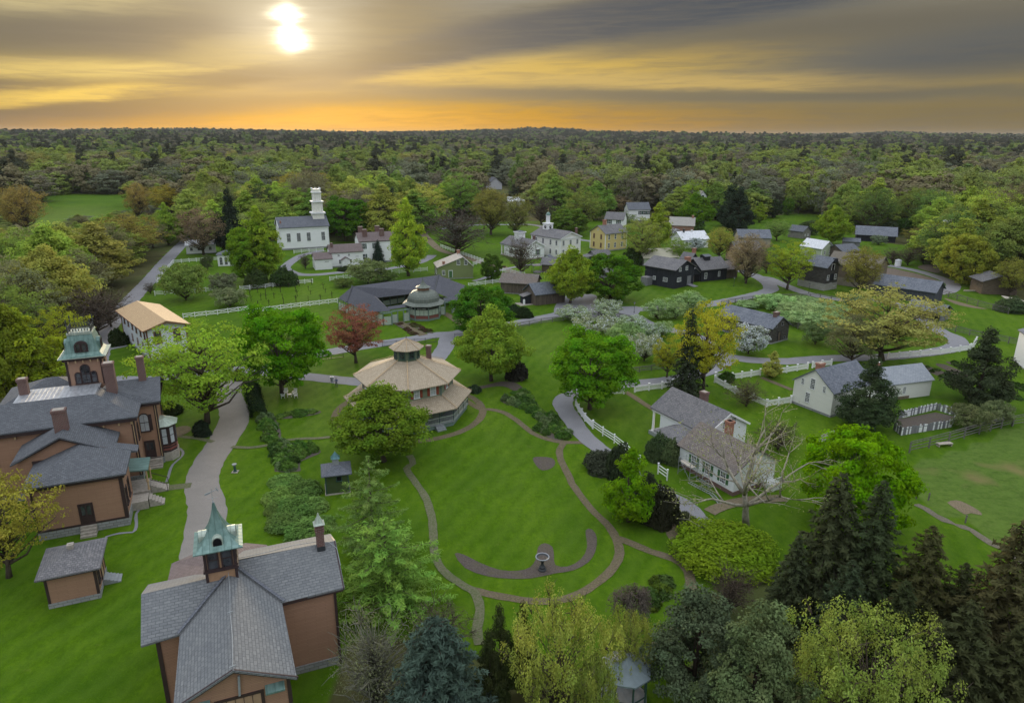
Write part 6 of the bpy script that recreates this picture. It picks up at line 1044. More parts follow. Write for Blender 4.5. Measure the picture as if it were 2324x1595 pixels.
K('gold', 1.6, 1.5, bush('gold', 1.6, 1.5, 75, 24000, .085, lumps=12)); K('globe', 1.0, .62, bush('globe', 1.0, .62, 83, 1800, .16, NEEDLE, 3)); K('tuft', .6, .55, bush('tuft', .6, .55, 87, 420, .22, lumps=5))
# low cost copies for the far woods
K('far', 21, 9.6, decid('far', 21, 9.6, .6, 91, 130, 60, .85, 2.0, 2.6, inner=.18, limb=8, flat=.8, jit=.35, tv=.05)); K('far2', 22, 7.6, decid('far_b', 22, 7.6, .6, 93, 120, 60, .8, 1.8, 2.3, 1.8, inner=.2, limb=6, skew=.4, flat=.8, jit=.35, tv=.05))
K('farbud', 21, 9.0, decid('farbud', 21, 9.0, .8, 97, 130, 60, .62, 1.9, 2.3, inner=.3, limb=26, sparse=.2, jit=.4, tv=.06)); K('farcon', 21, 5.0, conifer('farcon', 21, 5.0, .3, 99, 20, 10, .25, 1.0, .75, 12))
TN = {'maple':'maple_tree','maple2':'maple_tree','round':'round_tree','airy':'honey_locust_tree','oval':'leafy_tree','bud':'budding_tree','budoval':'budding_tree','bare':'bare_tree','apple':'apple_tree','white':'blossoming_tree','orchard':'orchard_tree','young':'young_tree','spruce':'spruce_tree',
      'spruce2':'spruce_tree','bluespruce':'blue_spruce_tree','larch':'larch_tree','pine':'pine_tree','juniper':'juniper_tree','willow':'weeping_tree','weepbare':'weeping_tree','bush':'shrub','bush2':'shrub','gold':'golden_shrub','bare2':'bare_tree','globe':'clipped_bush','tuft':'garden_plant','far':'woodland_tree','far2':'woodland_tree','farbud':'woodland_tree','farcon':'woodland_conifer'}
rT = random.Random(5)
USED = []
def plant(kind, P, h, w_, color, label, cat=None, group=None, rot=None, sink=0., name=None):
    tr, cr_, ex, H, R = KIND[kind]; t = bpy.data.objects.new(name or TN[kind], None if tr else cr_); COL.objects.link(t)
    t.location = (P[0], P[1], float(hill(P[0], P[1]))-sink); t.rotation_euler = (0,0,rT.uniform(0,6.28) if rot is None else rot); t.scale = (w_/2/R, w_/2/R, h/H)
    tag(t, label, cat or ('shrub' if not tr else 'tree'), group); c = (*color, 1)
    if tr:
        for nm, me_ in (('trunk', tr), ('crown', cr_), ('blossom', ex)):
            if me_ is None: continue
            o = bpy.data.objects.new(nm, me_); COL.objects.link(o); o.parent = t; o.color = c
    else: t.color = c
    USED.append((P[0], P[1], w_/2)); return t
def jc(c, k=.1): f = rT.uniform(1-k, 1+k); return tuple(x*f*rT.uniform(.95,1.05) for x in c)
G1=(.085,.205,.012); G2=(.10,.20,.025); YG=(.22,.33,.03); YG2=(.25,.31,.035); OL=(.14,.175,.035); GO=(.30,.235,.035); ORG_=(.30,.19,.035); GB=(.15,.135,.075); GR=(.13,.14,.09); PG=(.16,.23,.09); DG=(.045,.075,.025); DS=(.028,.042,.022); DSB=(.05,.05,.028); BR=(.11,.075,.045)
def tr(kind, t, bx, by, ty, wd, color, label, tx=None, **kw):
    """tree by its foot (bx,by), the height of its top (ty) and its crown width, all in units of tile t"""
    P = W(t, bx, by); tx = bx if tx is None else tx; h = max(.6, Z(t, tx, ty, P)); color = (color[0]*1.22, color[1]*1.2, color[2]*1.1) if color[1] > .125 else color; return plant(kind, P, h*1.02, WID(t, wd, P), jc(color, .05), label, **kw)
# ---- foreground and garden
tr('maple', 6, 485, 890, 190, 640, (.085,.215,.008), 'large dense bright green maple shading the white lawn chairs', rot=.4)
tr('airy', 5, 1745, 1150, 300, 960, (.23,.40,.04), 'airy yellow-green tree with forked trunk beside the curving drive', cat='tree')
tr('airy', 6, 1108, 637, 165, 480, (.26,.115,.07), 'copper-red leaved tree on the lawn behind the octagonal house', name='copper_beech_tree')
tr('maple2', 6, 1345, 1470, 860, 740, (.13,.225,.022), 'large olive green tree in front of the octagonal house')
tr('maple2', 7, 350, 792, 205, 520, (.17,.28,.03), 'domed yellow-green tree right of the octagonal house beside a dark bush')
tr('round', 7, 275, 400, 5, 440, (.07,.19,.015), 'rounded vivid green tree left of the domed tree, beyond the road', name='maple_tree')
tr('maple', 7, 1182, 1028, 390, 610, (.095,.225,.012), 'bright green maple at the bend of the grey lane inside the picket fence')
tr('spruce2', 7, 1990, 900, 205, 330, (.04,.055,.028), 'tall dark spruce behind the columned white house')
tr('airy', 7, 2140, 880, 135, 520, (.30,.33,.03), 'tall golden-green tree just behind the dark spruce', name='maple_tree')
tr('airy', 7, 1830, 760, 420, 260, (.32,.34,.035), 'golden-green lower tree on the left of the dark spruce', name='maple_tree')
tr('young', 13, 1185, 390, -110, 330, (.13,.26,.008), 'small lime-green cone-shaped tree beside the dark shrubs')
tr('round', 14, 1000, 420, -180, 600, (.12,.25,.005), 'huge round lime-green tree at the right by the pasture', name='maple_tree')
tr('larch', 12, 1085, 930, 380, 860, (.115,.21,.04), 'wide feathery pale green larch in front of the round lawn')
tr('larch', 12, 990, 600, -30, 560, (.10,.175,.045), 'taller feathery larch just behind the wide one near the green hut')
tr('bluespruce', 12, 1420, 1880, 1055, 800, (.055,.08,.06), 'dense blue spruce cut by the bottom edge')
tr('bluespruce', 12, 1570, 1960, 1440, 270, (.08,.12,.10), 'small blue spruce in front of the large blue one')
tr('bare2', 12, 1000, 1640, 1010, 580, (.15,.17,.10), 'bare grey spreading tree beside the carriage house')
tr('bare', 12, 1420, 1250, 960, 420, (.14,.19,.07), 'thin grey-green bare tree above the blue spruce')
tr('juniper', 13, 330, 1560, 985, 220, (.055,.075,.025), 'brownish green arborvitae left of the weeping tree')
tr('juniper', 13, 480, 1520, 965, 190, (.08,.085,.02), 'yellow-brown tipped arborvitae touching the weeping tree')
tr('juniper', 13, 260, 1700, 1150, 240, (.045,.06,.022), 'dark brownish arborvitae at the bottom edge')
tr('willow', 13, 700, 1760, 1000, 640, (.22,.27,.055), 'weeping pale yellow tree above the gazebo')
tr('willow', 13, 930, 1950, 1340, 300, (.20,.25,.05), 'low weeping yellow tree left of the gazebo roof')
tr('willow', 13, 1160, 1480, 1045, 330, (.21,.26,.055), 'pale weeping yellow tree just behind the gazebo')
tr('weepbare', 13, 1200, 1130, 840, 290, (.14,.11,.10), 'bare purplish-grey weeping mulberry on the lower lawn')
tr('pine', 14, -40, 1560, 870, 640, (.075,.10,.055), 'broad grey-green pine right of the gazebo')
tr('pine', 14, 310, 1800, 960, 660, (.09,.125,.05), 'green conical pine at the bottom between the two weeping trees')
tr('willow', 14, 1060, 1860, 1085, 880, (.19,.25,.055), 'weeping yellow-green tree at the bottom right')
tr('spruce2', 14, 790, 1060, 70, 700, (.055,.065,.028), 'tall dark spruce in front of the columned house wing')
tr('spruce2', 14, 1040, 1120, 110, 640, (.05,.068,.03), 'tall dark green spruce overlapping the round lime tree')
tr('spruce2', 14, 1370, 1290, 400, 680, (.055,.055,.022), 'dark brownish spruce with a blunt top left of the tallest right-hand one')
tr('spruce2', 14, 1880, 1500, 340, 860, (.06,.06,.024), 'dark bronze-tipped spruce standing before the pasture')
tr('spruce2', 14, 2170, 1700, 770, 760, (.05,.052,.022), 'dark spruce on the right edge of the photograph')
tr('spruce', 14, 1620, 1750, 880, 800, (.045,.052,.022), 'dark low spruce filling the bottom right corner')
tr('spruce', 14, 1220, 1560, 760, 560, (.035,.045,.02), 'very dark spruce behind the bottom right weeping tree')  # darker needle colour than the spruces around it
tr('spruce2', 14, 1620, 1330, 640, 520, (.05,.055,.024), 'dark spruce packed between the two bronze-tipped ones')
tr('spruce2', 14, 900, 1330, 640, 560, (.04,.052,.026), 'low dark spruce at the foot of the tallest pair')
tr('spruce', 14, 1960, 1820, 1020, 700, (.045,.05,.022), 'dark spruce just inside the bottom right corner')
tr('spruce', 14, 570, 1120, 480, 420, (.05,.065,.03), 'narrow dark spruce beside the clipped golden shrub')
tr('bare', 14, 190, 1020, 700, 300, (.10,.08,.06), 'brownish bare thicket below the golden shrub')
tr('juniper', 8, 1180, 1095, 615, 370, (.055,.08,.035), 'dense dark juniper in front of the gabled white house')
tr('juniper', 8, 1975, 920, 400, 380, (.055,.075,.035), 'dark juniper with rusty top at the right of the kitchen garden')
tr('airy', 8, 1300, 615, 105, 760, (.30,.31,.09), 'large golden budding oak beside the curved white fence', name='oak_tree')
tr('bud', 8, 1090, 640, 290, 380, (.15,.17,.08), 'grey-green thinly leaved tree left of the golden oak')
P_ = W(14,150,620); plant('gold', P_, 2.5, WID(14,600,P_), (.21,.32,.02), 'clipped golden-green spreading evergreen shrub', 'shrub', name='golden_shrub')
for a in ((7,1300,1530,1380,330,(.07,.085,.05),'dark green shrub thicket beside the white rail fence'), (7,1450,1600,1310,260,(.05,.075,.035),'dark shrub thicket in front of the lime cone tree'), (7,1760,1440,1220,220,(.075,.12,.05),'leafy green shrub by the porch of the columned house'), (7,1870,1480,1270,180,(.10,.14,.06),'pale green shrub against the side ell'),
          (13,1390,390,140,240,(.04,.045,.025),'dark blackish shrub between lime tree and lane'), (13,1300,250,60,180,(.06,.075,.04),'dark shrub just right of the lime cone tree'), (13,1560,400,330,140,(.10,.12,.06),'grey-green low shrub above the golden one')):
    tr('bush2', *a)
# sycamore
P = W(14, 305, 425)
def sycamore():
    rg = np.random.default_rng(8); paths = []; ends = []; H = Z(8, 440, 870, P)
    def grow(p, d, l, r, dep):
        pts = [p]; q = np.array(p); dd = np.array(d)
        for k in range(3): dd = dd+rg.normal(0,.12,3)+np.array([0,0,.03]); dd /= np.linalg.norm(dd); q = q+dd*l/3; pts.append(tuple(q))
        paths.append((pts, [r, r*.85, r*.7, r*.52])); ends.append(pts[-1]); ends.append(pts[2])
        if dep == 0: return
        for k in range(3):
            e = dd+rg.normal(0,.55,3); e[2] = e[2]*.7+.12; e /= np.linalg.norm(e); f = rg.choice([1,2,3,3]); grow(pts[f], e, l*rg.uniform(.55,.8), r*.5, dep-1)
    grow((0,0,0),(0.04,0,1),H*.34,.42,0); top = paths[0][0][-1]
    for k in range(7): a = 6.283*k/7+rg.uniform(-.3,.3); e = np.array([math.cos(a),math.sin(a),rg.uniform(.25,1.1)]); grow(top if k % 2 else paths[0][0][2], e/np.linalg.norm(e), H*.30, .2, 3)
    grow(top, np.array([.05,0,1.]), H*.32, .24, 3)
    C = np.array(ends[8:]); C = np.concatenate([C+rg.normal(0,.35,C.shape) for _ in range(3)]); Nn = rg.normal(0,1,C.shape)
    return branches('sycamore_trunk', paths, mat('tan_grey_bark', barkf((.30,.275,.22)), .95, .05), 6), leaves('sycamore_crown', C, Nn, .15, LEAF, 9)
s_t, s_c = sycamore(); T = thing('sycamore_tree', 'tall bare pale-barked sycamore in front of the columned house wing', 'tree', P)
for nm, me_ in (('trunk', s_t), ('crown', s_c)): o = bpy.data.objects.new(nm, me_); COL.objects.link(o); o.parent = T; o.color = (.25,.28,.10,1)
# hedge and garden plants
def hedge(name, label, pts, w_, h, color, seed=1):
    rg = np.random.default_rng(seed); S = smoothpath(pts, False, .5); C = []; Nn = []
    for p in S:
        n_ = 170; u = rg.uniform(-1,1,n_); ang = rg.uniform(0,math.pi,n_); r_ = 1+.12*rg.normal(0,1,n_); C.append(np.stack([p.x+np.cos(ang)*w_/2*r_+rg.normal(0,.1,n_), p.y+rg.uniform(-.3,.3,n_)+u*.1, np.sin(ang)*h*r_*(1-.1*u)], 1)); Nn.append(np.stack([np.cos(ang), u*.2, np.sin(ang)+.2], 1))
    C = np.concatenate(C); C[:,2] = np.maximum(C[:,2], .03); me_ = leaves(name, C, np.concatenate(Nn), .2, NEEDLE, seed, jit=.5); o = bpy.data.objects.new(name, me_); COL.objects.link(o); o.color = (*color,1); return tag(o, label, 'hedge')
hedge('hedge', 'long dark clipped hedge running along the drive', WP((6,225,850),(6,245,950),(6,275,1040),(6,290,1110)), 2.4, 1.5, (.022,.04,.018))
tr('globe', 5, 1710, 1240, 1120, 165, (.022,.035,.02), 'dark clipped globe bush under the forked yellow-green tree'); tr('globe', 6, 115, 775, 690, 120, (.025,.03,.02), 'dark round bush at the top end of the clipped hedge')
tr('globe', 7, 560, 775, 600, 175, (.035,.035,.028), 'dark rounded bush behind the domed yellow-green tree', name='yew_bush'); tr('bush', 7, 620, 245, 165, 150, (.03,.055,.02), 'dark green bush in front of the brown plank barn'); tr('bush', 7, 545, 215, 140, 110, (.04,.07,.03), 'smaller bush left of the plank barn bushes')
tr('bush', 5, 1005, 480, 340, 140, (.035,.055,.02), 'dark bush at the corner of the tan-roofed white building'); tr('bush2', 5, 1440, 1060, 960, 190, (.05,.075,.025), 'dark spreading bush beside the mansion walk'); tr('tuft', 6, 2110, 880, 820, 110, (.05,.075,.04), 'spiky dark plant at the end of the garden bed'); tr('bush2', 11, 1810, 460, 180, 150, (.03,.05,.02), 'dark shrub edge at the far end of the carriage house lawn') if 0 else None
for i, a in enumerate(((12,400,140,40,190),(12,520,200,70,220),(12,370,250,130,210),(12,480,320,180,240),(12,590,300,190,180),(12,400,420,290,240),(12,540,470,330,260),(12,650,420,330,170),(12,330,330,230,120))):
    tr('bush2' if i % 2 else 'bush', a[0], a[1], a[2], a[2]-(a[2]-a[3])*.62, a[4], [(.14,.24,.06),(.11,.20,.05)][i % 2], ['rhododendron shrub at the top of the mass beside the green hut','rhododendron shrub nearest the green hut','rhododendron shrub at the left edge of the mass','rhododendron shrub in the middle of the mass','rhododendron shrub at the right of the mass','lowest left rhododendron shrub','lowest middle rhododendron shrub beside the carriage house roof','dark shrub under the larch beside the copper-hatted chimney','small grey-green shrub at the outer left of the mass'][i])
rP = random.Random(12)
def bed(poly, n, hs, cs, label, group, k='tuft', ws=(1.0,2.1)):
    xs_ = [p[0] for p in poly]; ys_ = [p[1] for p in poly]; c = 0; tries = 0
    while c < n and tries < 4000:
        tries += 1; x, y = rP.uniform(min(xs_), max(xs_)), rP.uniform(min(ys_), max(ys_))
        if inpoly(x, y, poly): c0 = rP.choice(cs); sz_ = rP.uniform(*ws); yy = (y-min(ys_))/(max(ys_)-min(ys_)+1e-6); lb = ('large ' if sz_ > (ws[0]+ws[1])/2 else 'small ')+('pale ' if c0[1] > .19 else 'green ' if c0[1] > .15 else 'dark ')+label.replace('green ','',1)+(', far end' if yy > .75 else ', farther half' if yy > .5 else ', nearer half' if yy > .25 else ', near end'); plant(k, (x, y), rP.uniform(*hs), sz_, jc(c0, .15), lb, 'garden plant', group, name='garden_plant'); c += 1
GRN = ((.08,.17,.03),(.12,.21,.04),(.07,.13,.03),(.14,.20,.08))
bed(WP((7,430,945),(7,520,930),(7,660,960),(7,760,1060),(7,850,1080),(7,960,1180),(7,1010,1270),(7,880,1280),(7,760,1210),(7,700,1170),(7,760,1120),(7,640,1040),(7,480,980)), 62, (.5,1.3), GRN, 'leafy perennial in the long bed beside the gravel lane', 'perennials in the bed beside the lane')
bed(WP((7,520,870),(7,620,860),(7,700,940),(7,620,940),(7,540,890)), 9, (.3,.7), GRN, 'low perennial at the upper end of the lane bed', 'perennials at the upper lane bed')
bed(WP((6,310,1110),(6,400,1100),(6,410,1200),(6,400,1310),(6,350,1310)), 30, (.5,1.3), GRN, 'leafy plant in the narrow bed below the clipped hedge', 'plants below the hedge')
bed(WP((6,430,1090),(6,600,1055),(6,740,1030),(6,760,1060),(6,600,1090),(6,480,1110)), 14, (.3,.7), GRN, 'low green plant in the slim bed left of the octagonal house', 'plants in the slim lawn bed')
bed(WP((6,395,1340),(6,560,1330),(6,740,1360),(6,780,1400),(6,620,1450),(6,560,1500),(12,480,50),(12,360,50),(6,440,1460)), 85, (.5,1.4), GRN, 'leafy plant in the wide bed above the rhododendrons', 'plants in the wide garden bed')
bed(WP((13,1360,790),(13,1430,790),(13,1440,850),(13,1400,930),(13,1350,970),(13,1300,920)), 14, (.4,.9), ((.09,.13,.02),(.07,.12,.03)), 'green plant in the small bed inside the lower loop path', 'plants in the lower loop bed')
bed(WP((6,1450,300),(6,1480,300),(6,1620,400),(6,1590,405)), 12, (.3,.5), ((.10,.06,.04),(.08,.08,.03)), 'low brownish plant left of the pavilion brick walk', 'plants left of the pavilion walk'); bed(WP((6,1550,300),(6,1590,305),(6,1770,380),(6,1700,385)), 14, (.3,.5), ((.10,.06,.04),(.08,.08,.03)), 'low brownish plant right of the pavilion brick walk', 'plants right of the pavilion walk')
for q, (lab, P_) in enumerate((('nearest', ((8,1530,650),(8,1600,640),(8,1900,760),(8,1850,775))), ('middle', ((8,1760,625),(8,1820,625),(8,1920,660),(8,1900,680))), ('long right', ((8,2150,770),(8,2200,760),(8,2330,800),(8,2324,830))), ('front right', ((8,2080,860),(8,2130,850),(8,2300,880),(8,2290,900))))):
    bed(WP(*P_), 10, (.3,.6), ((.05,.09,.02),(.07,.12,.03)), 'low vegetable plant in the %s bed of the kitchen garden' % lab, 'vegetables in the %s bed' % lab, ws=(.8,1.4))
# ---- orchard rows
for i, a in enumerate(((1050,275,165,280,1),(1320,265,110,250,1),(1225,400,250,370,1),(1480,525,320,300,0),(1640,620,400,280,1),(1755,265,115,220,0),(2010,215,50,290,0),(1720,430,310,220,1),(1530,330,245,250,1),(1900,260,130,180,0),(1800,400,290,150,0))):
    tr('apple' if a[4] else 'orchard', 7, *a[:4], (.24,.34,.15) if not a[4] else (.28,.34,.20), ['white-blossomed apple tree at the left end of the roadside fence','white-blossomed apple tree on top of the roadside fence','broad white-blossomed apple tree inside the fence corner','pale green apple tree at the middle of the orchard','white-blossomed apple tree at the lower end of the orchard beside the spruce','pale green orchard tree alone by the lamp post','large pale green orchard tree beyond the road junction','white-blossomed apple tree right of the orchard middle','sparse white-blossomed branches over the far road','pale green orchard tree right of the road junction','small pale green orchard tree behind the dark spruce'][i], name='apple_tree')
tr('white', 8, 345, 565, 370, 250, (.22,.27,.18), 'round white-blossoming tree in front of the long log house')
OB = ((490,230,150,200),(560,255,145,230),(650,235,170,220),(760,240,165,240),(700,300,200,260),(850,270,185,240),(930,310,225,240),(1000,330,230,230),(620,340,265,190),(760,370,270,250),(880,390,280,260),(980,400,300,220),(350,230,190,170),(640,300,215,180))
RO = ('first','second','third','fourth','fifth','sixth','seventh','eighth','ninth','tenth')
for i, a in enumerate(OB):
    row = sorted([q for q in OB if (q[1] < 285) == (a[1] < 285)]); tr('orchard', 8, *a, (.28,.40,.18), 'pale bush of the dense grove, '+RO[row.index(a)]+' from the left in its '+('back' if a[1] < 285 else 'front')+' row', group='bushes of the dense pale grove', name='orchard_shrub', cat='shrub')
tr('orchard', 8, 825, 495, 350, 210, (.13,.20,.08), 'lone grey-green bush on the grass in front of the pale grove'); tr('orchard', 8, 1110, 260, 140, 200, (.13,.19,.10), 'grey-green orchard tree at the right end of the pale grove'); tr('orchard', 8, 1490, 420, 350, 160, (.11,.16,.09), 'grey-green shrub under the golden oak'); tr('orchard', 8, 1920, 1105, 940, 260, (.13,.16,.075), 'grey-green shrub right of the pig pen'); tr('orchard', 8, 2110, 1070, 910, 210, (.15,.18,.09), 'paler grey-green shrub by the rail fence at right'); tr('young', 8, 515, 735, 540, 150, (.28,.30,.07), 'slender bare young tree behind the picket corner'); tr('bush', 8, 185, 760, 690, 110, (.05,.10,.02), 'green bush inside the picket fence corner'); tr('bush2', 8, 1820, 990, 910, 60, (.08,.10,.05), 'small bush near the pen corner')
tr('bare', 8, 330, 940, 760, 260, (.20,.22,.06), 'thin yellow-budding sapling in the fenced yard'); tr('bare', 8, 560, 1250, 1060, 300, (.16,.20,.06), 'twiggy green thicket on the lawn right of the sycamore')
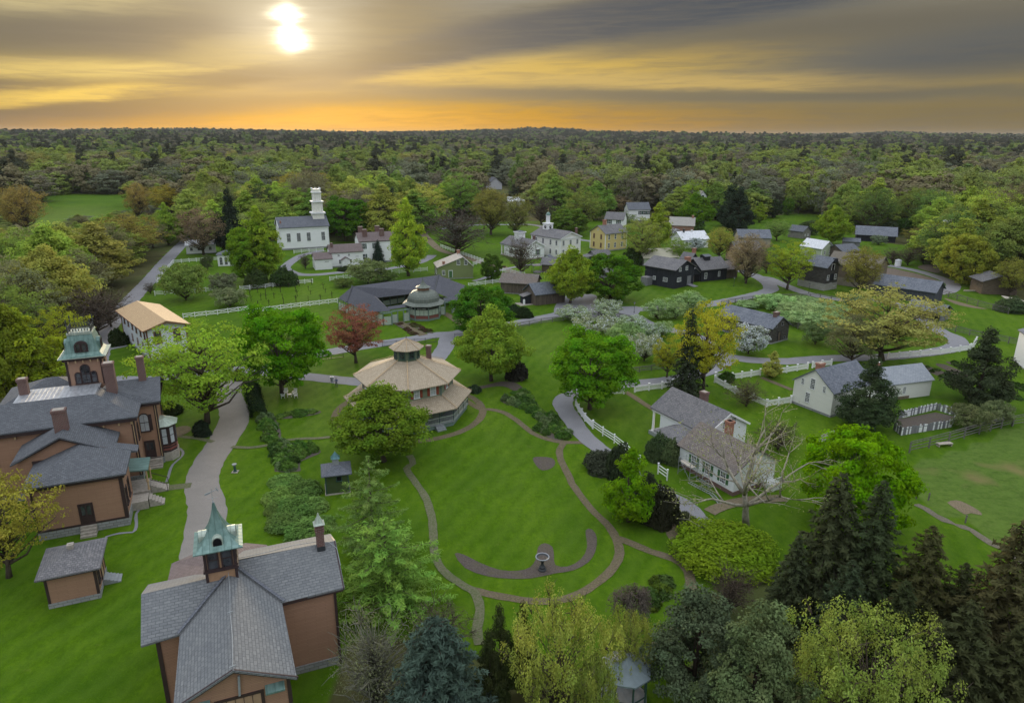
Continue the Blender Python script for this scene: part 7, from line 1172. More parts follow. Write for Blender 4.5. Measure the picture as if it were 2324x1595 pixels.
# ---- village trees
for a in (('maple', 24,1290,870,215,640,(.075,.175,.015),'dense green maple right of the church'), ('oval',2,1340,1275,655,290,(.24,.35,.03),'tall lime-yellow tree in front of the white farmhouse'), ('bare',2,1745,1095,725,560,(.12,.135,.12),'wide grey-blue leafless tree behind the saltbox house'), ('spruce',2,1087,1165,975,130,(.03,.05,.035),'small dark conifer against the farmhouse wall'),
          ('bud',2,2035,930,545,300,(.21,.21,.055),'olive-yellow budding tree on the green'), ('round',2,2042,1318,1110,150,(.07,.13,.02),'small dark green tree right of the saltbox house'), ('bare',2,2285,1265,960,280,(.14,.135,.10),'bare grey tree in front of the white hall with cupola'), ('oval',2,1145,700,440,230,(.22,.31,.03),'yellow-green tall tree far behind the farmhouse'),
          ('spruce',2,405,760,530,170,(.035,.035,.025),'dark brown spruce behind the steeple'), ('pine',2,190,780,610,210,(.03,.05,.022),'dark green pine behind the church roof'), ('bud',2,390,740,410,420,(.27,.23,.035),'golden broad oak left of the steeple'), ('bud',2,640,740,415,380,(.26,.22,.03),'golden broad oak right of the steeple'), ('bush',2,815,1230,1190,130,(.04,.06,.025),'dark low bush at the farmhouse porch'),
          ('orchard',2,1000,1335,1150,330,(.17,.20,.08),'tangled pale green shrub thicket above the pavilion roof'), ('orchard',2,1150,1330,1230,200,(.13,.19,.06),'green shrub thicket beside the saltbox fence'), ('orchard',2,790,1370,1300,170,(.12,.17,.05),'low green shrub by the white rail corner'), ('oval',2,105,1320,720,340,(.19,.29,.025),'tall bright green tree left of the church'), ('round',2,20,1330,880,330,(.15,.26,.02),'bright green tree below the tall one left of the church'),
          ('bush2',2,290,1350,1190,220,(.05,.085,.025),'rounded dark green shrub at the farm drive'), ('bush2',2,60,1370,1210,180,(.06,.10,.03),'dark green shrub left of the farm drive'), ('bare',2,470,1215,1090,110,(.10,.09,.06),'small crooked bare tree by the farm shed'), ('bud',2,1110,900,660,300,(.20,.17,.09),'tan-grey budding tree behind the farmhouse chimneys'),
          ('oval',2,1590,830,620,260,(.22,.32,.04),'lime tree behind the grey leafless one'), ('oval',2,1430,760,560,180,(.20,.29,.03),'slim lime tree beyond the tall lime-yellow one'), ('pine',2,1690,500,350,150,(.03,.07,.015),'dark green round tree far behind the green'), ('pine',2,1480,480,355,110,(.03,.065,.02),'small dark green round tree left of the far dark one'), ('round',2,1400,470,340,100,(.10,.20,.02),'small bright green tree beside the far dark ones'), ('pine',2,1300,475,340,130,(.03,.05,.025),'dark tree leftmost of the far dark group'),
          ('bud',3,350,940,600,270,(.16,.18,.05),'tall olive tree on the green left of the clock belfry'), ('bud',3,130,920,545,260,(.20,.21,.055),'olive-gold tree at the left of the village green'), ('bare',3,560,840,610,260,(.13,.11,.09),'brown-grey leafless tree behind the clock belfry'), ('round',3,790,930,720,280,(.11,.19,.03),'mid green tree between the town hall and the yellow house'), ('bud',3,920,880,560,300,(.16,.20,.05),'tall olive tree behind the yellow house'),
          ('spruce',3,1195,640,440,140,(.03,.045,.022),'dark spruce in the bright row behind the village'), ('spruce',3,985,600,420,110,(.045,.05,.028),'narrow dark spruce left of the lime trees behind the village'), ('maple2',3,1855,890,590,270,(.10,.20,.015),'teardrop-shaped deep green tree at the right of the village'), ('oval',3,1530,1060,680,230,(.23,.29,.035),'tall yellow-green tree right of the yellow house'), ('airy',3,1400,1180,800,330,(.19,.23,.055),'airy multi-stemmed yellow-green tree right of the yellow house'),
          ('airy',3,1690,1165,960,220,(.16,.25,.05),'pale green tree behind the black barn'), ('bud',3,2065,1135,870,230,(.24,.24,.05),'yellowish budding tree behind the long workshop'), ('maple2',3,802,1505,1060,360,(.20,.28,.025),'yellow-green tree in front of the brown plank barn'), ('round',3,1140,1480,1112,440,(.07,.165,.012),'dense round dark green maple beside the gravel yard'), ('bare',3,375,1265,960,230,(.14,.14,.11),'bare tree between the white hall and the cabin') if 0 else ('bush',3,1310,1190,1040,170,(.04,.075,.02),'dark evergreen thicket left of the pale cottage roof'),
          ('round',3,405,480,360,120,(.07,.16,.02),'rounded green tree alone in the far woods'), ('oval',3,735,620,462,150,(.22,.34,.03),'lime-green tree left of the far dark spruces'), ('oval',3,1090,590,430,130,(.20,.33,.03),'lime-green tree between the far dark spruces'), ('bud',3,1355,620,450,160,(.20,.21,.06),'pale olive tree right of the far dark spruces'), ('oval',3,975,480,388,90,(.22,.33,.03),'lime-green top above the narrow dark spruce'), ('round',3,1545,700,575,150,(.06,.13,.02),'dark green tree near the dark wooden tower'),
          ('bud',3,1880,650,450,170,(.28,.25,.04),'golden tree behind the teardrop-shaped one'), ('budoval',3,2010,760,490,170,(.16,.12,.10),'mauve-grey tree right of the teardrop-shaped one'), ('pine',3,2160,860,520,260,(.035,.055,.03),'large dark pine right of the village'), ('bud',3,1200,760,600,240,(.20,.15,.09),'brownish spreading tree behind the white house with green shutters'), ('airy',3,1240,880,740,260,(.16,.21,.09),'pale green airy tree over the yellow house roof'),
          ('bud',3,2280,1310,1000,230,(.20,.16,.11),'pinkish grey tree beside the village road'), ('white',31,2130,520,400,160,(.2,.25,.2),'white blossoming shrub before the white cottage'), ('white',31,1900,390,290,130,(.28,.25,.2),'cream blossoming shrub before the brick house'), ('orchard',31,2160,330,240,120,(.10,.18,.06),'green shrub behind the white cottage'),
          ('airy',4,480,1280,910,350,(.24,.30,.03),'yellow-green tree beside the village road before the log mill'), ('bud',4,160,1232,850,290,(.20,.17,.11),'pinkish grey tree at the bend of the village road'), ('bare',4,320,1150,960,190,(.15,.12,.10),'bare mauve tree right of the road bend'), ('maple2',4,820,930,650,240,(.22,.30,.03),'tall yellow-green tree above the log mill'), ('bud',4,1030,1312,950,300,(.20,.19,.045),'olive budding tree standing before the brown barn'), ('round',4,1850,1235,870,330,(.22,.23,.035),'round golden tree in front of the dark woods at right'),
          ('bud',4,2230,1060,750,260,(.27,.21,.045),'orange budding tree at the right edge'), ('white',4,1810,1000,750,290,(.3,.32,.3),'large white-blossoming pear tree by the right-hand woods'), ('white',4,1660,1010,840,150,(.28,.30,.25),'smaller white-blossoming tree left of the large one'), ('bud',4,1510,930,800,240,(.18,.19,.05),'olive tree left of the white-blossoming pears'), ('bud',4,2205,1330,1035,260,(.20,.21,.045),'yellowish tree over the log hut'), ('bush2',4,2230,1450,1330,220,(.08,.12,.05),'pale green shrub below the log hut'),
          ('bare',4,1300,1080,960,170,(.11,.09,.065),'brown thicket left end behind the small white cabin'), ('bare',4,1420,1090,950,170,(.12,.10,.07),'brown thicket above the small white cabin'), ('bare',4,1540,1080,940,170,(.10,.10,.06),'brown thicket right of the small white cabin'), ('round',4,1390,850,730,120,(.06,.13,.03),'round dark green bush behind the open barn'), ('round',4,1280,850,750,110,(.08,.12,.05),'grey-green round bush behind the open barn'), ('orchard',4,1190,930,860,120,(.16,.2,.14),'whitish blossoming shrub beside the open barn'),
          ('round',4,650,850,750,150,(.08,.11,.04),'dull green bush right of the small log cabin'), ('oval',4,265,760,610,100,(.20,.28,.03),'lime-green tree at the dark pines'), ('airy',4,400,900,740,200,(.16,.24,.06),'pale green tree left of the small log cabin'), ('round',4,990,830,755,90,(.06,.11,.03),'low green bush left of the open barn'), ('bud',4,570,690,490,180,(.15,.20,.05),'soft green tree before the dark pines'), ('round',4,485,700,575,80,(.08,.16,.02),'small round green tree before the dark pines'), ('round',4,370,720,585,120,(.05,.08,.03),'dull dark tree before the dark pines'),
          ('pine',4,300,560,370,150,(.02,.032,.018),'blackish pine at the left of the far dark group'), ('pine',4,410,570,385,160,(.018,.03,.018),'blackish pine in the middle of the far dark group'), ('pine',4,520,560,390,160,(.02,.03,.018),'blackish pine at the right of the far dark group'), ('pine',4,90,860,500,230,(.03,.05,.03),'tall dark pine right of the village pine'),
          ('bud',1,1100,1245,870,560,(.23,.20,.055),'large golden-brown oak beside the straight back lane'), ('bud',1,1722,1205,815,380,(.19,.14,.09),'grey-brown budding tree in front of the low white building'), ('juniper',1,1975,1185,680,240,(.03,.048,.03),'tall dark oval arborvitae left of the church'), ('oval',1,1430,1120,780,190,(.19,.30,.04),'bright green narrow tree left of the grey-brown one'), ('bud',1,215,1015,620,340,(.24,.20,.06),'tall golden-brown tree at the far left meadow'),
          ('budoval',1,120,975,640,200,(.20,.18,.06),'golden-brown tree leftmost by the far meadow'), ('round',1,510,1190,960,200,(.06,.12,.02),'dark green rounded tree in the left woods'), ('bud',1,1190,900,600,220,(.24,.19,.06),'russet-gold tree behind the left woods'), ('bud',1,1460,860,610,380,(.28,.25,.045),'broad golden tree at the head of the back lane'), ('oval',1,1760,860,660,180,(.24,.29,.04),'yellow-green tree behind the low white building'), ('orchard',1,1570,1585,1300,360,(.15,.20,.05),'round pale green orchard tree with crooked trunk behind the white fence'),
          ('orchard',1,1945,1640,1490,270,(.16,.20,.10),'low grey-green apple tree between the two white fences'), ('orchard',1,1900,1520,1370,230,(.14,.17,.10),'grey-green apple tree by the summerhouse'), ('orchard',1,1755,1330,1210,100,(.11,.14,.06),'small grey-green shrub before the summerhouse'), ('bare',1,1275,1530,1440,120,(.14,.16,.10),'twiggy grey shrub at the end of the back lane fence'), ('oval',5,280,960,200,560,(.19,.25,.02),'large yellow-green tree behind the mansion tower'), ('maple2',5,80,1000,80,560,(.15,.20,.02),'dense olive-green tree at the left edge behind the mansion'),
          ('airy',5,580,700,170,420,(.22,.26,.025),'golden-green tree right behind the mansion tower'), ('bare',5,830,420,10,520,(.08,.06,.055),'dark brown leafless thicket before the tan-roofed white building') , ('bare',5,940,330,60,320,(.06,.075,.045),'dark green and brown thicket at the back lane bend'), ('airy',11,60,760,50,640,(.26,.26,.04),'golden-green tree at the left edge before the service wing')):
    if a is None: continue
    tr(*a)
# ---- woods: single trees near the village, then the far-off mass
rW = random.Random(77)
BUILD = [(o.location.x, o.location.y) for o in bpy.data.objects if o.parent is None and o.get('category') in ('house','barn','church','hall','town hall','mill','cabin','shed','building','mansion','pavilion','workshop','tower')]
def ok(x, y, r, lim=.75):
    if abs(math.degrees(math.atan2(x, y))) > 41: return False
    if lawnmask(np.array([x]), np.array([y]))[0]: return False
    for bx, by in BUILD:
        if (bx+6*0-x)**2+(by-y)**2 < 16**2: return False
    for ux, uy, ur in USED:
        if (ux-x)**2+(uy-y)**2 < ((ur+r)*lim)**2: return False
    for P_ in (((-125.1,256.3),(-100.9,180.4)), ((-100.9,180.4),(-80,130))):
        (x1,y1),(x2,y2) = P_; t_ = max(0,min(1,((x-x1)*(x2-x1)+(y-y1)*(y2-y1))/((x2-x1)**2+(y2-y1)**2))); 
        if math.hypot(x-x1-t_*(x2-x1), y-y1-t_*(y2-y1)) < r*.8+3: return False
    return True
PAL = {'left': (((0.269,0.329,0.068),6),((0.351,0.354,0.079),3),((0.222,0.220,0.105),3),((0.187,0.268,0.053),3),((0.292,0.415,0.063),3),((0.060,0.085,0.035),1)), 'mid': (((0.339,0.366,0.074),4),((0.269,0.342,0.074),5),((0.234,0.220,0.126),3),((0.316,0.451,0.053),4),((0.045,0.065,0.035),1),((0.175,0.281,0.053),2)), 'right': (((0.222,0.293,0.063),5),((0.222,0.207,0.105),2),((0.140,0.220,0.053),3),((0.292,0.378,0.058),3),((0.045,0.060,0.035),1))}
def pick_(reg): L_ = PAL[reg]; q = rW.uniform(0, sum(k for _, k in L_)); 
def pickc(reg):
    L_ = PAL[reg]; q = rW.uniform(0, sum(k for _, k in L_))
    for c, k in L_:
        q -= k
        if q <= 0: return c
    return L_[0][0]
bpy.context.view_layer.update(); BP = []
for o in bpy.data.objects:
    if o.type == 'MESH' and o.parent and o.parent.get('category') in ('house','barn','church','hall','town hall','mill','cabin','shed','building','mansion','pavilion','workshop','tower') and 'wall' in o.name and o.data.name.split('.')[0] in ('wall','wing_wall','shed_wall','extension_wall'):
        q = [o.matrix_world @ Vector(c) for c in o.bound_box]; BP += [(q[i].x, q[i].y) for i in (0,3,4,7)]+[(sum(c.x for c in q)/8, sum(c.y for c in q)/8)]
BUILD = BUILD+BP
BL = [(math.atan2(bx,by), math.hypot(bx,by)) for bx, by in BUILD]
def hides(x, y, r, h):
    a, d = math.atan2(x, y), math.hypot(x, y)
    for ba, bd in BL:
        if bd > d and abs(ba-a) < (r*.95+3)/d and 41-(41-h)/d*bd > 2.0: return True
    return False
LMK = sorted([(-31,'the mansion'),(-24,'the straight back lane'),(-18.5,'the church'),(-12.5,'the farmhouse'),(-6,'the saltbox house'),(1,'the white hall with cupola'),(4.5,'the clock belfry'),(8,'the yellow house'),(14,'the black barn'),(19,'the long workshop'),(25,'the log mill'),(28.5,'the brown barn'),(33,'the long grey barn'),(39,'the log hut')])
def near_lm(x, y): a = math.degrees(math.atan2(x, y)); q = min(LMK, key=lambda q: abs(q[0]-a)); return q[1]+(', on its left' if a < q[0]-1 else ', on its right' if a > q[0]+1 else '')
cand = []
for _ in range(9000):
    a = rad(rW.uniform(-40,40)); d = math.sqrt(rW.uniform(60**2, 520**2)); cand.append((d*math.sin(a), d*math.cos(a)))
cand.sort(key=lambda p: math.hypot(*p)); cnt = 0
for x, y in cand:
    if cnt >= 215: break
    d = math.hypot(x, y); dd = (x+20)/(y+1)
    sz = rW.uniform(.75, 1.2); r = (5.0 if d < 130 else 6.6 if d < 200 else 8.4)*sz
    if not ok(x, y, r, .68): continue
    reg = 'left' if x/y < -.30 else ('right' if x/y > .30 else 'mid'); c = pickc(reg); con = c[0] < .06; brown = c[1] < c[0]*.9
    k = 'spruce' if con and rW.random() < .5 else 'pine' if con else ('bare' if brown and rW.random() < .45 else rW.choice(('bud','bud','budoval','airy')) if c[1] < .23 else rW.choice(('oval','airy','maple2')))
    h = (rW.uniform(9,13) if d < 130 else rW.uniform(12,16) if d < 200 else rW.uniform(17,22))*sz if k != 'bare' else rW.uniform(7,12)
    where = {'left':'in the woods left of the back lane','mid':'in the woods behind the village','right':'in the woods behind the right-hand barns'}[reg] if d > 120 else ('in the thicket at the left edge' if x < 0 else 'in the trees at the right edge')
    if hides(x, y, r, h): continue
    az_ = math.degrees(math.atan2(x, y))
    if -40 < az_ < -25 and 150 < d < 420: h = min(h, max(5, 41-.108*d)); r = min(r, h*.6)
    where = ('in woods beyond ' if d > 200 else 'near ')+near_lm(x, y)+(', far back' if d > 330 else '')
    where = where.replace(', far back', '').replace(', on its', ' on its').replace('beyond', 'just beyond' if d < 260 else 'well beyond' if d < 300 else 'far beyond') if d > 200 else where
    look = ('tall ' if sz > 1.05 else 'small ' if sz < .88 else '')+('dark evergreen' if con else 'leafless grey' if k == 'bare' else 'russet budding' if brown else 'bright lime' if c[1] > .23 else 'olive budding')
    plant(k, (x, y), h, r*2.1, jc(c, .15), look+' tree '+where, 'tree', look+' trees '+where, name={'spruce':'spruce_tree','pine':'pine_tree'}.get(k, 'woodland_tree')); cnt += 1
FARS = [o for o in bpy.data.objects if 0]
# far woods: scattered copies of five real trees that stand in it
src = bpy.data.collections.new('far_woods_trees'); SC.collection.children.link(src)
pal = ((.23,.29,.07),(.30,.29,.085),(.17,.16,.11),(.15,.22,.06),(.235,.295,.06),(.05,.07,.04),(.22,.27,.08),(.065,.075,.045),(.25,.31,.07),(.17,.19,.12),(.22,.20,.11),(.048,.06,.038))  # deep olive and blackish ones carry the dimness of distance in their colour
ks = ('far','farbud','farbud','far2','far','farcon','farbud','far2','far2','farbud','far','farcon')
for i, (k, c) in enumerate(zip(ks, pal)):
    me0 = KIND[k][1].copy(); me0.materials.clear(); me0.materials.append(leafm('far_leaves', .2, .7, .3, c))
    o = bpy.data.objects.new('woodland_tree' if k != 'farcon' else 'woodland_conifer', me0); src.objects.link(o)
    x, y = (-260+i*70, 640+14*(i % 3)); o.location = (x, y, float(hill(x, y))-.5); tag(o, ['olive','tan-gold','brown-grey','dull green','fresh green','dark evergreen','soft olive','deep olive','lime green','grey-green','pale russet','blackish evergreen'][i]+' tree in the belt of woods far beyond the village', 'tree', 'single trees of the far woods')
pts = []; r = 225.
while r < 6200:
    s = 13.0+r*.0068; n_ = int(rad(86)*r/s)
    for j in range(n_):
        a = rad(-43)+rad(86)*(j+rW.uniform(-.45,.45))/n_; d = r+rW.uniform(-.5,.5)*s; pts.append((d*math.sin(a), d*math.cos(a), s))
    r += s*.95
pts = np.array(pts); m_ = ~lawnmask(pts[:,0], pts[:,1]); pts = pts[m_]
UA = np.array(USED); keep = np.ones(len(pts), bool); near = np.hypot(pts[:,0], pts[:,1]) < 640
for (ux, uy, ur) in USED: keep &= ~(near & ((pts[:,0]-ux)**2+(pts[:,1]-uy)**2 < (ur*.75+3)**2))
for bx, by in BUILD: keep &= ~(near & ((pts[:,0]-bx)**2+(pts[:,1]-by)**2 < 17**2))
pa_, pd_ = np.arctan2(pts[:,0], pts[:,1]), np.hypot(pts[:,0], pts[:,1])
for ba, bd in BL: keep &= ~((pd_ < bd) & (np.abs(pa_-ba) < 10/pd_) & (41-(41-15)/pd_*bd > 2))
for (x1,y1),(x2,y2) in (((-125.1,256.3),(-100.9,180.4)),((-100.9,180.4),(-80,130)),((-125.1,256.3),(-140,300))):
    t_ = np.clip(((pts[:,0]-x1)*(x2-x1)+(pts[:,1]-y1)*(y2-y1))/((x2-x1)**2+(y2-y1)**2),0,1); keep &= np.hypot(pts[:,0]-x1-t_*(x2-x1), pts[:,1]-y1-t_*(y2-y1)) > 8
pts = pts[keep]; n_ = len(pts); rg = np.random.default_rng(4)
me_ = bpy.data.meshes.new('woodland'); me_.vertices.add(n_); me_.vertices.foreach_set('co', np.stack([pts[:,0], pts[:,1], hill(pts[:,0], pts[:,1])-.6], -1).astype(np.float32).ravel())
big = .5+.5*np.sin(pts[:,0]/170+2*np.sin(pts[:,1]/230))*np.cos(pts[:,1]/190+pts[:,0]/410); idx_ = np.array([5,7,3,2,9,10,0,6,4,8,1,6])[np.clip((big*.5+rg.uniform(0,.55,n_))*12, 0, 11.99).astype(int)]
idx_ = idx_.copy(); dk = (rg.uniform(0,1,n_) < np.clip((np.hypot(pts[:,0],pts[:,1])-330)/1500,0,.96)); idx_[dk] = rg.choice([11,7,7,7,2,3],dk.sum()); idx_ = np.array([2,3,4,5,6,0,7,8,9,10,11,1])[idx_]   # far dimness painted by darker leaf colours; the collection lists its conifers first
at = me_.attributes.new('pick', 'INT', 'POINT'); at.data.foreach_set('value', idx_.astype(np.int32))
at = me_.attributes.new('rotz', 'FLOAT', 'POINT'); at.data.foreach_set('value', rg.uniform(0,6.28,n_).astype(np.float32))
hs = (.55+.7*rg.uniform(0,1,n_)**1.5)*(1+.00003*np.hypot(pts[:,0],pts[:,1])); azp = np.degrees(np.arctan2(pts[:,0],pts[:,1])); dp = np.hypot(pts[:,0],pts[:,1]); lowz = (azp > -42) & (azp < -25) & (dp < 430); hs[lowz] = np.minimum(hs[lowz], np.maximum(4,41-.108*dp[lowz])/21)
ws_ = np.where(lowz, .6, 1)*pts[:,2]/14.5*rg.uniform(.65,1.35,n_)
at = me_.attributes.new('scl', 'FLOAT_VECTOR', 'POINT'); at.data.foreach_set('vector', np.stack([ws_, ws_, hs], -1).astype(np.float32).ravel())
wood = bpy.data.objects.new('woodland', me_); COL.objects.link(wood); tag(wood, 'endless mixed spring woods stretching from behind the village to the horizon', 'woods', None, 'stuff')
ng = bpy.data.node_groups.new('scatter', 'GeometryNodeTree'); ng.interface.new_socket('Geometry', in_out='INPUT', socket_type='NodeSocketGeometry'); ng.interface.new_socket('Geometry', in_out='OUTPUT', socket_type='NodeSocketGeometry')
def gn(t_, **k):
    q = ng.nodes.new(t_)
    for a_, b_ in k.items(): setattr(q, a_, b_)
    return q
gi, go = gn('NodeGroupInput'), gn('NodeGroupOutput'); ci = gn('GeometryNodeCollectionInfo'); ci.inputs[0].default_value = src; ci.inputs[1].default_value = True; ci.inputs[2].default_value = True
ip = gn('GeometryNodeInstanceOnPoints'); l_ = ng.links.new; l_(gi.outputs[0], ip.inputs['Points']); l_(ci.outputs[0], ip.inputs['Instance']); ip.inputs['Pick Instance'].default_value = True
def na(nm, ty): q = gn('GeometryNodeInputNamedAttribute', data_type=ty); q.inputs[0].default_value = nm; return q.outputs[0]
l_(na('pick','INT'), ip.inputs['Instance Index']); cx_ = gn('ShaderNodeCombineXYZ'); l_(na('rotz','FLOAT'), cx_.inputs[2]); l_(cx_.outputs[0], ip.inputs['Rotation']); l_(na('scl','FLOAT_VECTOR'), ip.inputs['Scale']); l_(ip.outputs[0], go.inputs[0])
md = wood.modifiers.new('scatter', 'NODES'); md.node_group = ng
# ------------------------------------------------------------------ fences
def fence(name, label, pts, kind, h=1.1, sp=2.4, group=None):
    c0 = pts[0]; T = thing(name, label, 'fence', c0, 0, group); rails = MB(); n_post = 0; P = [Vector((p[0]-c0[0], p[1]-c0[1])) for p in pts]
    m = {'board':TRIMW,'xrail':TRIMW,'picket':TRIMW,'rail':POSTW,'iron':DKMETAL}[kind]; lv = {'board':(.35,.68,1.0),'xrail':(.3,1.0),'picket':(.25,.85),'rail':(.3,.62,.95,1.2),'iron':(.15,.95)}[kind]; post0 = None; rp = random.Random(len(label)); pk = MB()
    for i in range(len(P)-1):
        a, b = P[i], P[i+1]; L_ = (b-a).length; n = max(1, round(L_/sp)); d = (b-a)/L_
        for j in range(n+(1 if i == len(P)-2 else 0)):
            p = a.lerp(b, j/n)
            if n_post < 100:
                if post0 is None:
                    q = MB(); w_ = {'picket':.22,'iron':.08,'board':.14}.get(kind, .15); hp = h*1.15
                    q.box(-w_/2,-w_/2,0,w_/2,w_/2,hp)
                    if kind in ('picket','board'): q.box(-w_*.75,-w_*.75,hp,w_*.75,w_*.75,hp+.06)
                    post0 = q.build('post', m, T, (p.x,p.y,0))
                else: o = post0.copy(); COL.objects.link(o); o.parent = T; o.location = (p.x, p.y, 0)
                n_post += 1
            if j < n:
                q = a.lerp(b, (j+1)/n)
                for z in lv: jz = rp.uniform(-.05,.05) if kind == 'rail' else 0; rails.bar((p.x,p.y,z*h+jz),(q.x,q.y,z*h+(rp.uniform(-.05,.05) if kind == 'rail' else 0)), .05, .12 if kind != 'iron' else .04)
                if kind == 'xrail': rails.bar((p.x,p.y,.3*h),(q.x,q.y,1.0*h),.05,.1); rails.bar((p.x,p.y,1.0*h),(q.x,q.y,.3*h),.05,.1)
                if kind in ('picket','iron'):
                    st = .17 if kind == 'picket' else .22; k = int((q-p).length/st)
                    for s_ in range(1, k): u = p.lerp(q, s_/k); pk.box(u.x-.035, u.y-.035, .1, u.x+.035, u.y+.035, h) if kind == 'picket' else pk.box(u.x-.015, u.y-.015, 0, u.x+.015, u.y+.015, h*1.05)
    rails.build('rail', m, T)
    if pk.v: pk.build('picket', m, T)
    return T
for a in (('white_rail_fence','white rail fence climbing beside the straight back lane', WP((1,1325,1450),(1,1400,1350),(1,1465,1277)),'board'), ('white_rail_fence','white rail fence from the lane corner to the summerhouse', WP((1,1468,1277),(1,1600,1265),(1,1840,1250)),'board'), ('white_rail_fence','three-rail white fence above the vineyard', WP((1,2030,1505),(2,0,1392),(2,260,1362),(2,530,1335)),'board'), ('white_rail_fence','faint white rail fence left of the vineyard', WP((1,1310,1548),(1,1560,1530),(1,1830,1510)),'board'),
          ('white_cross_fence','white fence with crossed rails below the vineyard', WP((5,1550,262),(5,1840,230),(5,2100,195),(6,200,225),(6,560,175),(6,950,130)),'xrail'), ('white_rail_fence','white rail fence between the farm drive and the saltbox house', WP((2,675,1318),(2,900,1290),(2,1200,1262),(2,1500,1235)),'board'), ('white_rail_fence','short white fence in front of the church', WP((2,372,1088),(2,500,1075),(2,620,1065)),'board'),
          ('white_rail_fence','white rail fence along the street left of the white hall', WP((2,1610,1035),(2,1780,1095),(2,1970,1162),(2,1885,1190)),'board'), ('white_rail_fence','white rail fence along the street in front of the white hall', WP((2,2110,1232),(2,2160,1250),(3,300,1250),(3,420,1280)),'board'), ('white_rail_fence','white rail fence right of the pavilion court', WP((2,1845,1372),(2,1990,1350),(2,2110,1335)),'board'),
          ('rail_fence','brown post and rail fence along the road in front of the blossoming orchard', WP((7,565,345),(7,770,305),(7,1050,270),(7,1350,240),(7,1520,280),(7,1650,335)),'rail',1.0,3.2), ('rail_fence','low dark rail fence at the lower side of the orchard', WP((7,1420,745),(7,1600,715),(7,1800,690)),'rail',.9,3.2), ('picket_fence','white picket fence behind the bright green maple', WP((7,1100,925),(7,1250,910),(7,1468,898)),'picket'), ('picket_fence','white picket fence right of the portico walk gate', WP((7,1560,885),(7,1680,868),(7,1790,855),(7,1880,835)),'picket'),
          ('picket_fence','white picket fence descending beside the lane bend', WP((7,1062,1000),(7,1085,1050),(7,1140,1128),(7,1205,1192)),'picket'), ('white_rail_fence','white three-rail fence descending towards the dark shrubs', WP((7,1208,1193),(7,1290,1252),(7,1387,1315),(7,1490,1395),(7,1600,1500)),'board',1.2), ('white_rail_fence','short white three-rail fence between the shrubs and the scaffold', WP((13,1380,75),(13,1440,118)),'board',1.3),
          ('picket_fence','long white picket fence on the left side of the fenced yard', WP((8,105,770),(8,250,850),(8,380,905),(8,475,945)),'picket'), ('picket_fence','white picket fence between the yard corner and the gabled house', WP((8,478,945),(8,560,932),(8,650,918)),'picket'), ('picket_fence','white picket fence along the lane left of the yard gate', WP((8,110,745),(8,230,750),(8,430,720)),'picket'), ('picket_fence','white picket fence right of the yard gate', WP((8,480,720),(8,620,700),(8,770,675)),'picket'), ('picket_fence','short white picket fence behind the gabled house chimney', WP((8,805,668),(8,940,648)),'picket'),
          ('picket_fence','long white picket fence curving along the lane behind the kitchen garden', WP((8,1350,602),(8,1500,590),(8,1720,570),(8,1930,540)),'picket'), ('picket_fence','short white picket fence turning away at the lane end', WP((8,1940,535),(8,1962,515),(8,1978,485)),'picket'), ('rail_fence','dark rail fence along the road above the pale grove', WP((8,150,222),(8,300,195),(8,450,180),(8,650,170),(8,860,170),(8,1020,200)),'rail',1.1,3.0), ('rail_fence','dark rail fence behind the log house', WP((8,630,352),(8,700,385),(8,790,405)),'rail',1.1,2.6),
          ('rail_fence','grey split-rail fence above the right-hand pasture', WP((8,1500,1275),(8,1640,1240),(8,1780,1205),(8,2000,1140),(8,2235,1080)),'rail',1.4,3.0), ('rail_fence','grey split-rail fence at the right edge of the pasture', WP((8,2240,1085),(8,2330,1070)),'rail',1.4,3.0), ('rail_fence','brown rail fence behind the open-fronted shed field', WP((4,1670,1320),(4,1800,1360),(4,1960,1410),(4,2200,1470)),'rail',1.3,3.6), ('rail_fence','brown rail fence along the golden oak paddock', WP((8,1700,375),(8,1830,410),(8,1930,435),(8,2100,470),(8,2324,515)),'rail',1.2,3.2),
          ('iron_fence','low black iron fence left of the copper-red tree', WP((6,790,612),(6,900,603),(6,1000,590)),'iron',.85,2.5), ('iron_fence','low black iron fence behind the octagonal house roof', WP((6,1330,500),(6,1450,488),(6,1600,475),(6,1785,463)),'iron',1.0,2.5), ('iron_fence','short black iron fence left of the round vivid tree', WP((6,1940,432),(6,2030,422)),'iron',1.0,2.0)):
    fence(*a)
# plank pig pen
c = WP((8,1385,1105),(8,1440,1150),(8,1800,1090),(8,1845,1015),(8,1690,965),(8,1405,1035)); T = thing('pig_pen', 'plank pen with whitewashed and grey boards behind the gabled white house', 'pen', c[0]); rp = random.Random(3); k = 0
for i in range(6):
    a = Vector(c[i]); b = Vector(c[(i+1) % 6]); L_ = (b-a).length; n = int(L_/.30)
    for j in range(n):
        if k >= 98 and 0: break
        p = a.lerp(b,(j+.5)/n)-Vector(c[0]); d = (b-a).normalized()*.13; h = rp.uniform(1.0,1.35)
        MB().bar((p.x-d.x,p.y-d.y,h/2),(p.x+d.x,p.y+d.y,h/2),.04,h).build('board', TRIMW if rp.random() < .42 else WOODG, T) if k < 95 else None; k += 1
    MB().bar((*(a-Vector(c[0])),.9),(*(b-Vector(c[0])),.9),.06,.1).build('rail', WOODG, T)
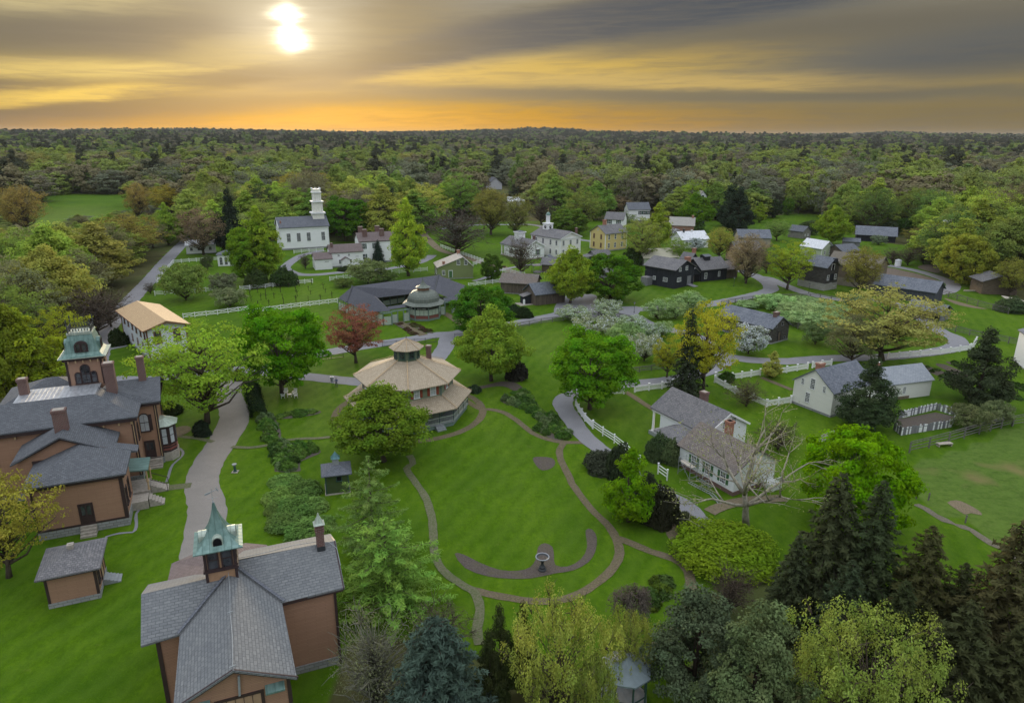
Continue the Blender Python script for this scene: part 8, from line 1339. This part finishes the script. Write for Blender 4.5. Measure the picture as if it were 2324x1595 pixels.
# vineyard stakes
rv = random.Random(9)
v0 = MB().bar((0,0,0),(0.03,0,1.5),.09).bar((0,0,.9),(.35,.05,1.25),.05).bar((0,0,.8),(-.35,0,1.2),.05).bar((.35,.05,1.25),(.55,.1,1.1),.04).mesh('vine', BARKD); cnt = 0
for r0, r1 in (((2,20,1400),(2,520,1352)),((2,10,1440),(2,620,1385)),((2,20,1490),(2,640,1420)),((2,60,1540),(2,700,1462)),((5,2050,60),(5,2300,30)),((5,2080,120),(5,2320,95))):
    a, b = Vector(W(*r0)), Vector(W(*r1)); n = int((b-a).length/3.2)
    for j in range(n+1):
        p = a.lerp(b, j/max(n,1)); o = bpy.data.objects.new('vine', v0); COL.objects.link(o); o.location = (p.x+rv.uniform(-.3,.3), p.y+rv.uniform(-.3,.3), 0); o.rotation_euler = (0,0,rv.uniform(0,6)); s_ = rv.uniform(.8,1.3); o.scale = (s_,s_,s_); tag(o, 'bare pruned vine in the rows between the white fences', 'vine', 'bare vines of the small vineyard')
# ------------------------------------------------------------------ small things
def adir(P, z=0): return (P[0], P[1], z)
def chair():
    s = MB(); 
    for k in range(5): s.box(-.26+k*.105,-.25,.36,-.17+k*.105,.25,.39)
    b = MB(); [b.bar((-.22+k*.11,.26,.42),(-.26+k*.13,.44,1.0),.08,.03) for k in range(5)]; b.bar((-.27,.3,.55),(.27,.3,.55),.04); b.bar((-.28,.38,.85),(.28,.38,.85),.04)
    l = [MB().bar((sx*.25,sy*.24,0),(sx*.25,sy*.22,.6 if sy < 0 else .55),.06) for sx in (-1,1) for sy in (-1,1)]; a = [MB().box(sx*.3-.06,-.32,.58,sx*.3+.06,.3,.61) for sx in (-1,1)]; return s, b, l, a
chs = (((6,490,932),-70,'white lawn chair at the left, nearest the tree trunk, turned right'),((6,517,903),15,'white lawn chair behind the small table facing the viewer'),((6,590,905),-10,'white lawn chair at the back right of the group'),((6,600,928),110,'white lawn chair at the front right with its back to the viewer')); proto = None
for pt, an, lab in chs:
    if proto is None:
        T = proto = thing('lawn_chair', lab, 'chair', W(*pt), an, 'white lawn chairs under the maple'); s, b, l, a = chair(); s.build('seat', TRIMW, T); b.build('backrest', TRIMW, T); [q.build('leg', TRIMW, T) for q in l]; [q.build('armrest', TRIMW, T) for q in a]
    else:
        T = proto.copy(); COL.objects.link(T); T.location = adir(W(*pt)); T.rotation_euler = (0,0,rad(an)); T['label'] = lab
        for ch in proto.children: q = ch.copy(); COL.objects.link(q); q.parent = T
T = thing('lawn_table', 'small white slatted table between the lawn chairs', 'table', W(6,545,922), 20); s = MB(); [s.box(-.36+k*.15,-.3,.44,-.24+k*.15,.3,.47) for k in range(5)]; s.build('table_top', TRIMW, T); [MB().bar((x*.3,y*.25,0),(x*.28,y*.23,.44),.06).build('leg', TRIMW, T) for x in (-1,1) for y in (-1,1)]
T = thing('litter_bin', 'grey slatted litter bin with pale rim beside the standing person', 'bin', W(6,906,795)); MB().lathe([(.2,0),(.26,.1),(.30,.85)], 14).build('body', GREYP, T); MB().lathe([(.26,.85),(.33,.85),(.33,.93),(.26,.93),(.26,.85)], 14, cap=False).build('rim', TRIMW, T)
# person: back of the lawn beside the road, dark blue jacket, dark trousers
def person():
    P = W(6,944,842); J = [(0,0,.93),(0,0,1.12),(0,.01,1.3),(0,.01,1.44),(0,0,1.53),(0,-.01,1.62),(0,-.01,1.73), (.09,0,.88),(.11,-.01,.5),(.12,.01,.08),(.13,-.14,.03), (-.09,0,.88),(-.12,-.01,.5),(-.13,.01,.08),(-.14,-.14,.03), (.19,.01,1.40),(.27,.03,1.16),(.16,-.14,1.0),(.1,-.18,1.0), (-.19,.01,1.40),(-.27,.03,1.16),(-.16,-.14,1.0),(-.1,-.18,1.0)]
    E_ = [(0,1),(1,2),(2,3),(3,4),(4,5),(5,6),(0,7),(7,8),(8,9),(9,10),(0,11),(11,12),(12,13),(13,14),(3,15),(15,16),(16,17),(17,18),(3,19),(19,20),(20,21),(21,22)]
    R = [.14,.14,.16,.12,.06,.095,.07,.10,.07,.05,.035,.10,.07,.05,.035,.065,.052,.038,.03,.065,.052,.038,.03]
    me = bpy.data.meshes.new('person'); me.from_pydata(J, E_, []); o = bpy.data.objects.new('person', me); COL.objects.link(o); md = o.modifiers.new('skin','SKIN'); sv = me.skin_vertices[0].data
    for i, r_ in enumerate(R): sv[i].radius = (r_, r_*.8); sv[i].use_root = (i == 0)
    o.modifiers.new('sub','SUBSURF').levels = 1; o.modifiers['sub'].render_levels = 2
    dg = bpy.context.evaluated_depsgraph_get(); m2 = bpy.data.meshes.new_from_object(o.evaluated_get(dg)); o.modifiers.clear(); o.data = m2
    m2.materials.clear(); mats = [plain('light_skin', (.45,.28,.2)), plain('dark_blue_jacket', (.025,.045,.12)), plain('dark_trousers', (.03,.035,.045)), plain('brown_hair', (.06,.035,.02)), plain('pale_grey_shirt', (.4,.45,.55))]
    for q in mats: m2.materials.append(q)
    for p in m2.polygons:
        c = p.center; hand = abs(c.x) < .2 and c.y < -.13 and .9 < c.z < 1.1 and abs(c.x) > .03
        p.material_index = 0 if hand else (2 if c.z < .96 and abs(c.x) < .2 else 1 if c.z < 1.5 else (3 if (c.z > 1.68 or c.y > .02) and c.z > 1.58 else 0))
        if 1.05 < c.z < 1.45 and abs(c.x) < .05 and c.y < -.06: p.material_index = 4
        p.use_smooth = True
    o.location = adir(P); return tag(o, 'person in dark blue jacket and dark trousers standing on the lawn beside a bin', 'person')
person()
def lamp(t, x, y, lab, h=2.6):
    T = thing('lamp_post', lab, 'lamp', W(t,x,y), 0, 'black lamp posts along the village roads'); MB().lathe([(.12,0),(.09,.3),(.05,.4),(.05,h-.5),(.08,h-.45)], 8).build('pole', DKMETAL, T); MB().lathe([(.1,h-.45),(.2,h-.05),(.2,h)], 6).build('lantern', plain('lamp_glass', (.3,.3,.28), .2, .6), T); MB().lathe([(.25,h),(.05,h+.2)], 6).build('cap', DKMETAL, T)
lamp(7,1555,215,'black lamp post beside the lone orchard tree at the road junction'); lamp(4,650,1308,'slim lamp post on the grass before the log mill'); lamp(3,480,1240,'lamp post by the log cabin porch'); lamp(4,68,1255,'thin lamp post on the grass left of the road bend')
T = thing('sundial', 'dark green cast pedestal urn on the mown lawn right of the drive', 'pedestal', W(11,1562,62)); MB().box(-.38,-.38,0,.38,.38,.1).build('base', CONC, T); MB().lathe([(.26,.1),(.2,.2),(.14,.5),(.17,.62),(.1,.8),(.2,.92)], 12).build('stem', SHUTB, T); MB().lathe([(.2,.92),(.27,1.08),(.3,1.12),(.22,1.13)], 14).build('bowl', GREYP, T)
T = thing('garden_urn', 'dark iron urn fountain with wide pale-rimmed bowl in the crescent bed', 'urn', W(13,612,712)); MB().lathe([(.42,0),(.42,.12),(.3,.25),(.33,.4),(.2,.55),(.13,.7),(.15,.95),(.22,1.1),(.14,1.2)], 14).build('pedestal', DKMETAL, T); MB().lathe([(.15,1.2),(.4,1.28),(.62,1.42),(.66,1.5),(.60,1.5),(.4,1.4),(.1,1.34)], 20).build('bowl', DKMETAL, T); MB().lathe([(.60,1.49),(.69,1.49),(.69,1.55),(.60,1.55),(.60,1.49)], 20, cap=False).build('rim', plain('verdigris_rim', (.25,.27,.30)), T); MB().lathe([(.5,1.41),(.3,1.46),(.0,1.47)], 14).build('soil', SOIL, T)
T = thing('site_cabin', 'small white octagonal cabin beside the looping track', 'cabin', W(4,1342,1095)); MB().lathe([(1.0,0),(1.0,1.9)], 8).build('wall', TRIMW, T); MB().lathe([(1.15,1.9),(.1,2.3)], 8).build('roof', WHITEM, T)
for t, x, y, h0, lab in ((1,1752,760,575,'pale utility pole above the left woods'), (4,750,700,562,'wooden utility pole with crossarm beyond the log cabin meadow')):
    P = W(t,x,y); h = Z(t,x,h0,P); T = thing('utility_pole', lab, 'pole', P); MB().lathe([(.28,0),(.18,h)], 8).build('pole', plain('pale_pole_wood', (.34,.32,.28)), T); MB().box(-1.3,-.1,h-1,1.3,.1,h-.75).box(-.9,-.1,h-2,.9,.1,h-1.8).build('crossarm', plain('pale_pole_wood', (.34,.32,.28)), T)
# scaffold by the rear wing
s0 = W(23,430,1070); T = thing('scaffold', 'light metal scaffold standing against the wing of the columned house', 'scaffold', s0, -66); f = MB()
for x in (0,2.3,4.6):
    for y in (0,1.1): f.bar((x,y,0),(x,y,2.5),.05)
    for z in (.6,1.2,1.8,2.4): f.bar((x,0,z),(x,1.1,z),.04)
f.bar((0,0,.3),(2.3,0,2.3),.04); f.bar((0,0,2.3),(2.3,0,.3),.04); f.bar((2.3,0,.3),(4.6,0,2.3),.04); f.bar((0,0,2.4),(4.6,0,2.4),.04); f.bar((0,1.1,2.4),(4.6,1.1,2.4),.04); f.build('frame', GREYP, T); MB().box(0,.1,1.85,2.3,.9,1.9).build('plank', WOODP, T)
for k, (a, b, lab) in enumerate((((23,545,1175),(23,780,1300),'long aluminium ladder lying on the grass beside the scaffold'),((23,640,1130),(23,800,1230),'second ladder frame lying behind the long one'),((23,780,1290),(23,890,1410),'short dark ladder lying nearest the walk'))):
    a, b = Vector(W(*a)), Vector(W(*b)); d = (b-a); L_ = d.length; T = thing('ladder', lab, 'ladder', tuple(a), math.degrees(math.atan2(d.y, d.x))); MB().bar((0,0,.1),(L_,0,.1),.06).bar((0,.45,.1),(L_,.45,.1),.06).build('rail', LEAD, T); q = MB(); [q.bar((x,0,.1),(x,.45,.1),.04) for x in np.arange(.2,L_,.33)]; q.build('rung', LEAD, T)
T = thing('log_pile', 'pale pile of sawn boards beside the log hut', 'boards', W(4,1900,1200), -8); [MB().box(0,k*.5,0,5.5,k*.5+.35,.3+.1*k).build('board', WOODP, T) for k in range(3)]
tag(MB().box(0,0,0,7,.4,.35).build('timber', WOODP, None, W(4,1860,1293), rad(-2)), 'long pale timber lying on the grass left of the log hut', 'timber')
T = thing('tilted_beam', 'pale slanting wooden well sweep behind the ploughed plot', 'beam', W(4,1640,1080)); MB().bar((0,0,0),(0,0,1.8),.15).build('post', WOODP, T); MB().bar((.9,0,.6),(-1.6,0,3.0),.18).build('beam', WOODP, T)
tag(MB().bar((0,0,0),(0,0,1.2),.16).build('gate_post', TRIMW, None, W(7,555,345)), 'white post at the roadside end of the brown rail fence', 'post')
for i, (x, y) in enumerate(((1435,240),(1515,250),(1760,400))): tag(MB().bar((0,0,0),(.02,0,1.0),.12).build('fence_stake', POSTW, None, W(14,x,y)), ['weathered stake leftmost on the pasture edge','weathered stake second on the pasture edge','weathered stake beside the stony strip'][i], 'stake')
tag(MB().box(-1.1,-.35,.4,1.1,.35,.46).box(-1,-.3,0,-.9,.3,.4).box(.9,-.3,0,1,.3,.4).build('plank_bench', WOODP, None, W(8,1750,1225), .15), 'pale plank lying across the split-rail fence', 'plank')
# ------------------------------------------------------------------ evening haze
hz = MB().box(-5200,-700,-3,5200,8200,82); hm = bpy.data.materials.new('evening_haze'); hm.use_nodes = True; ht = hm.node_tree; ht.nodes.clear()
pv = ht.nodes.new('ShaderNodeVolumePrincipled'); pv.inputs['Color'].default_value = (.72,.76,.80,1); pv.inputs['Density'].default_value = .00004; pv.inputs['Anisotropy'].default_value = 0
ho = ht.nodes.new('ShaderNodeOutputMaterial'); ht.links.new(pv.outputs[0], ho.inputs['Volume'])
tag(hz.build('haze', hm), 'thin evening haze over the village and woods', 'haze', None, 'stuff')
SC.cycles.volume_bounces = 0
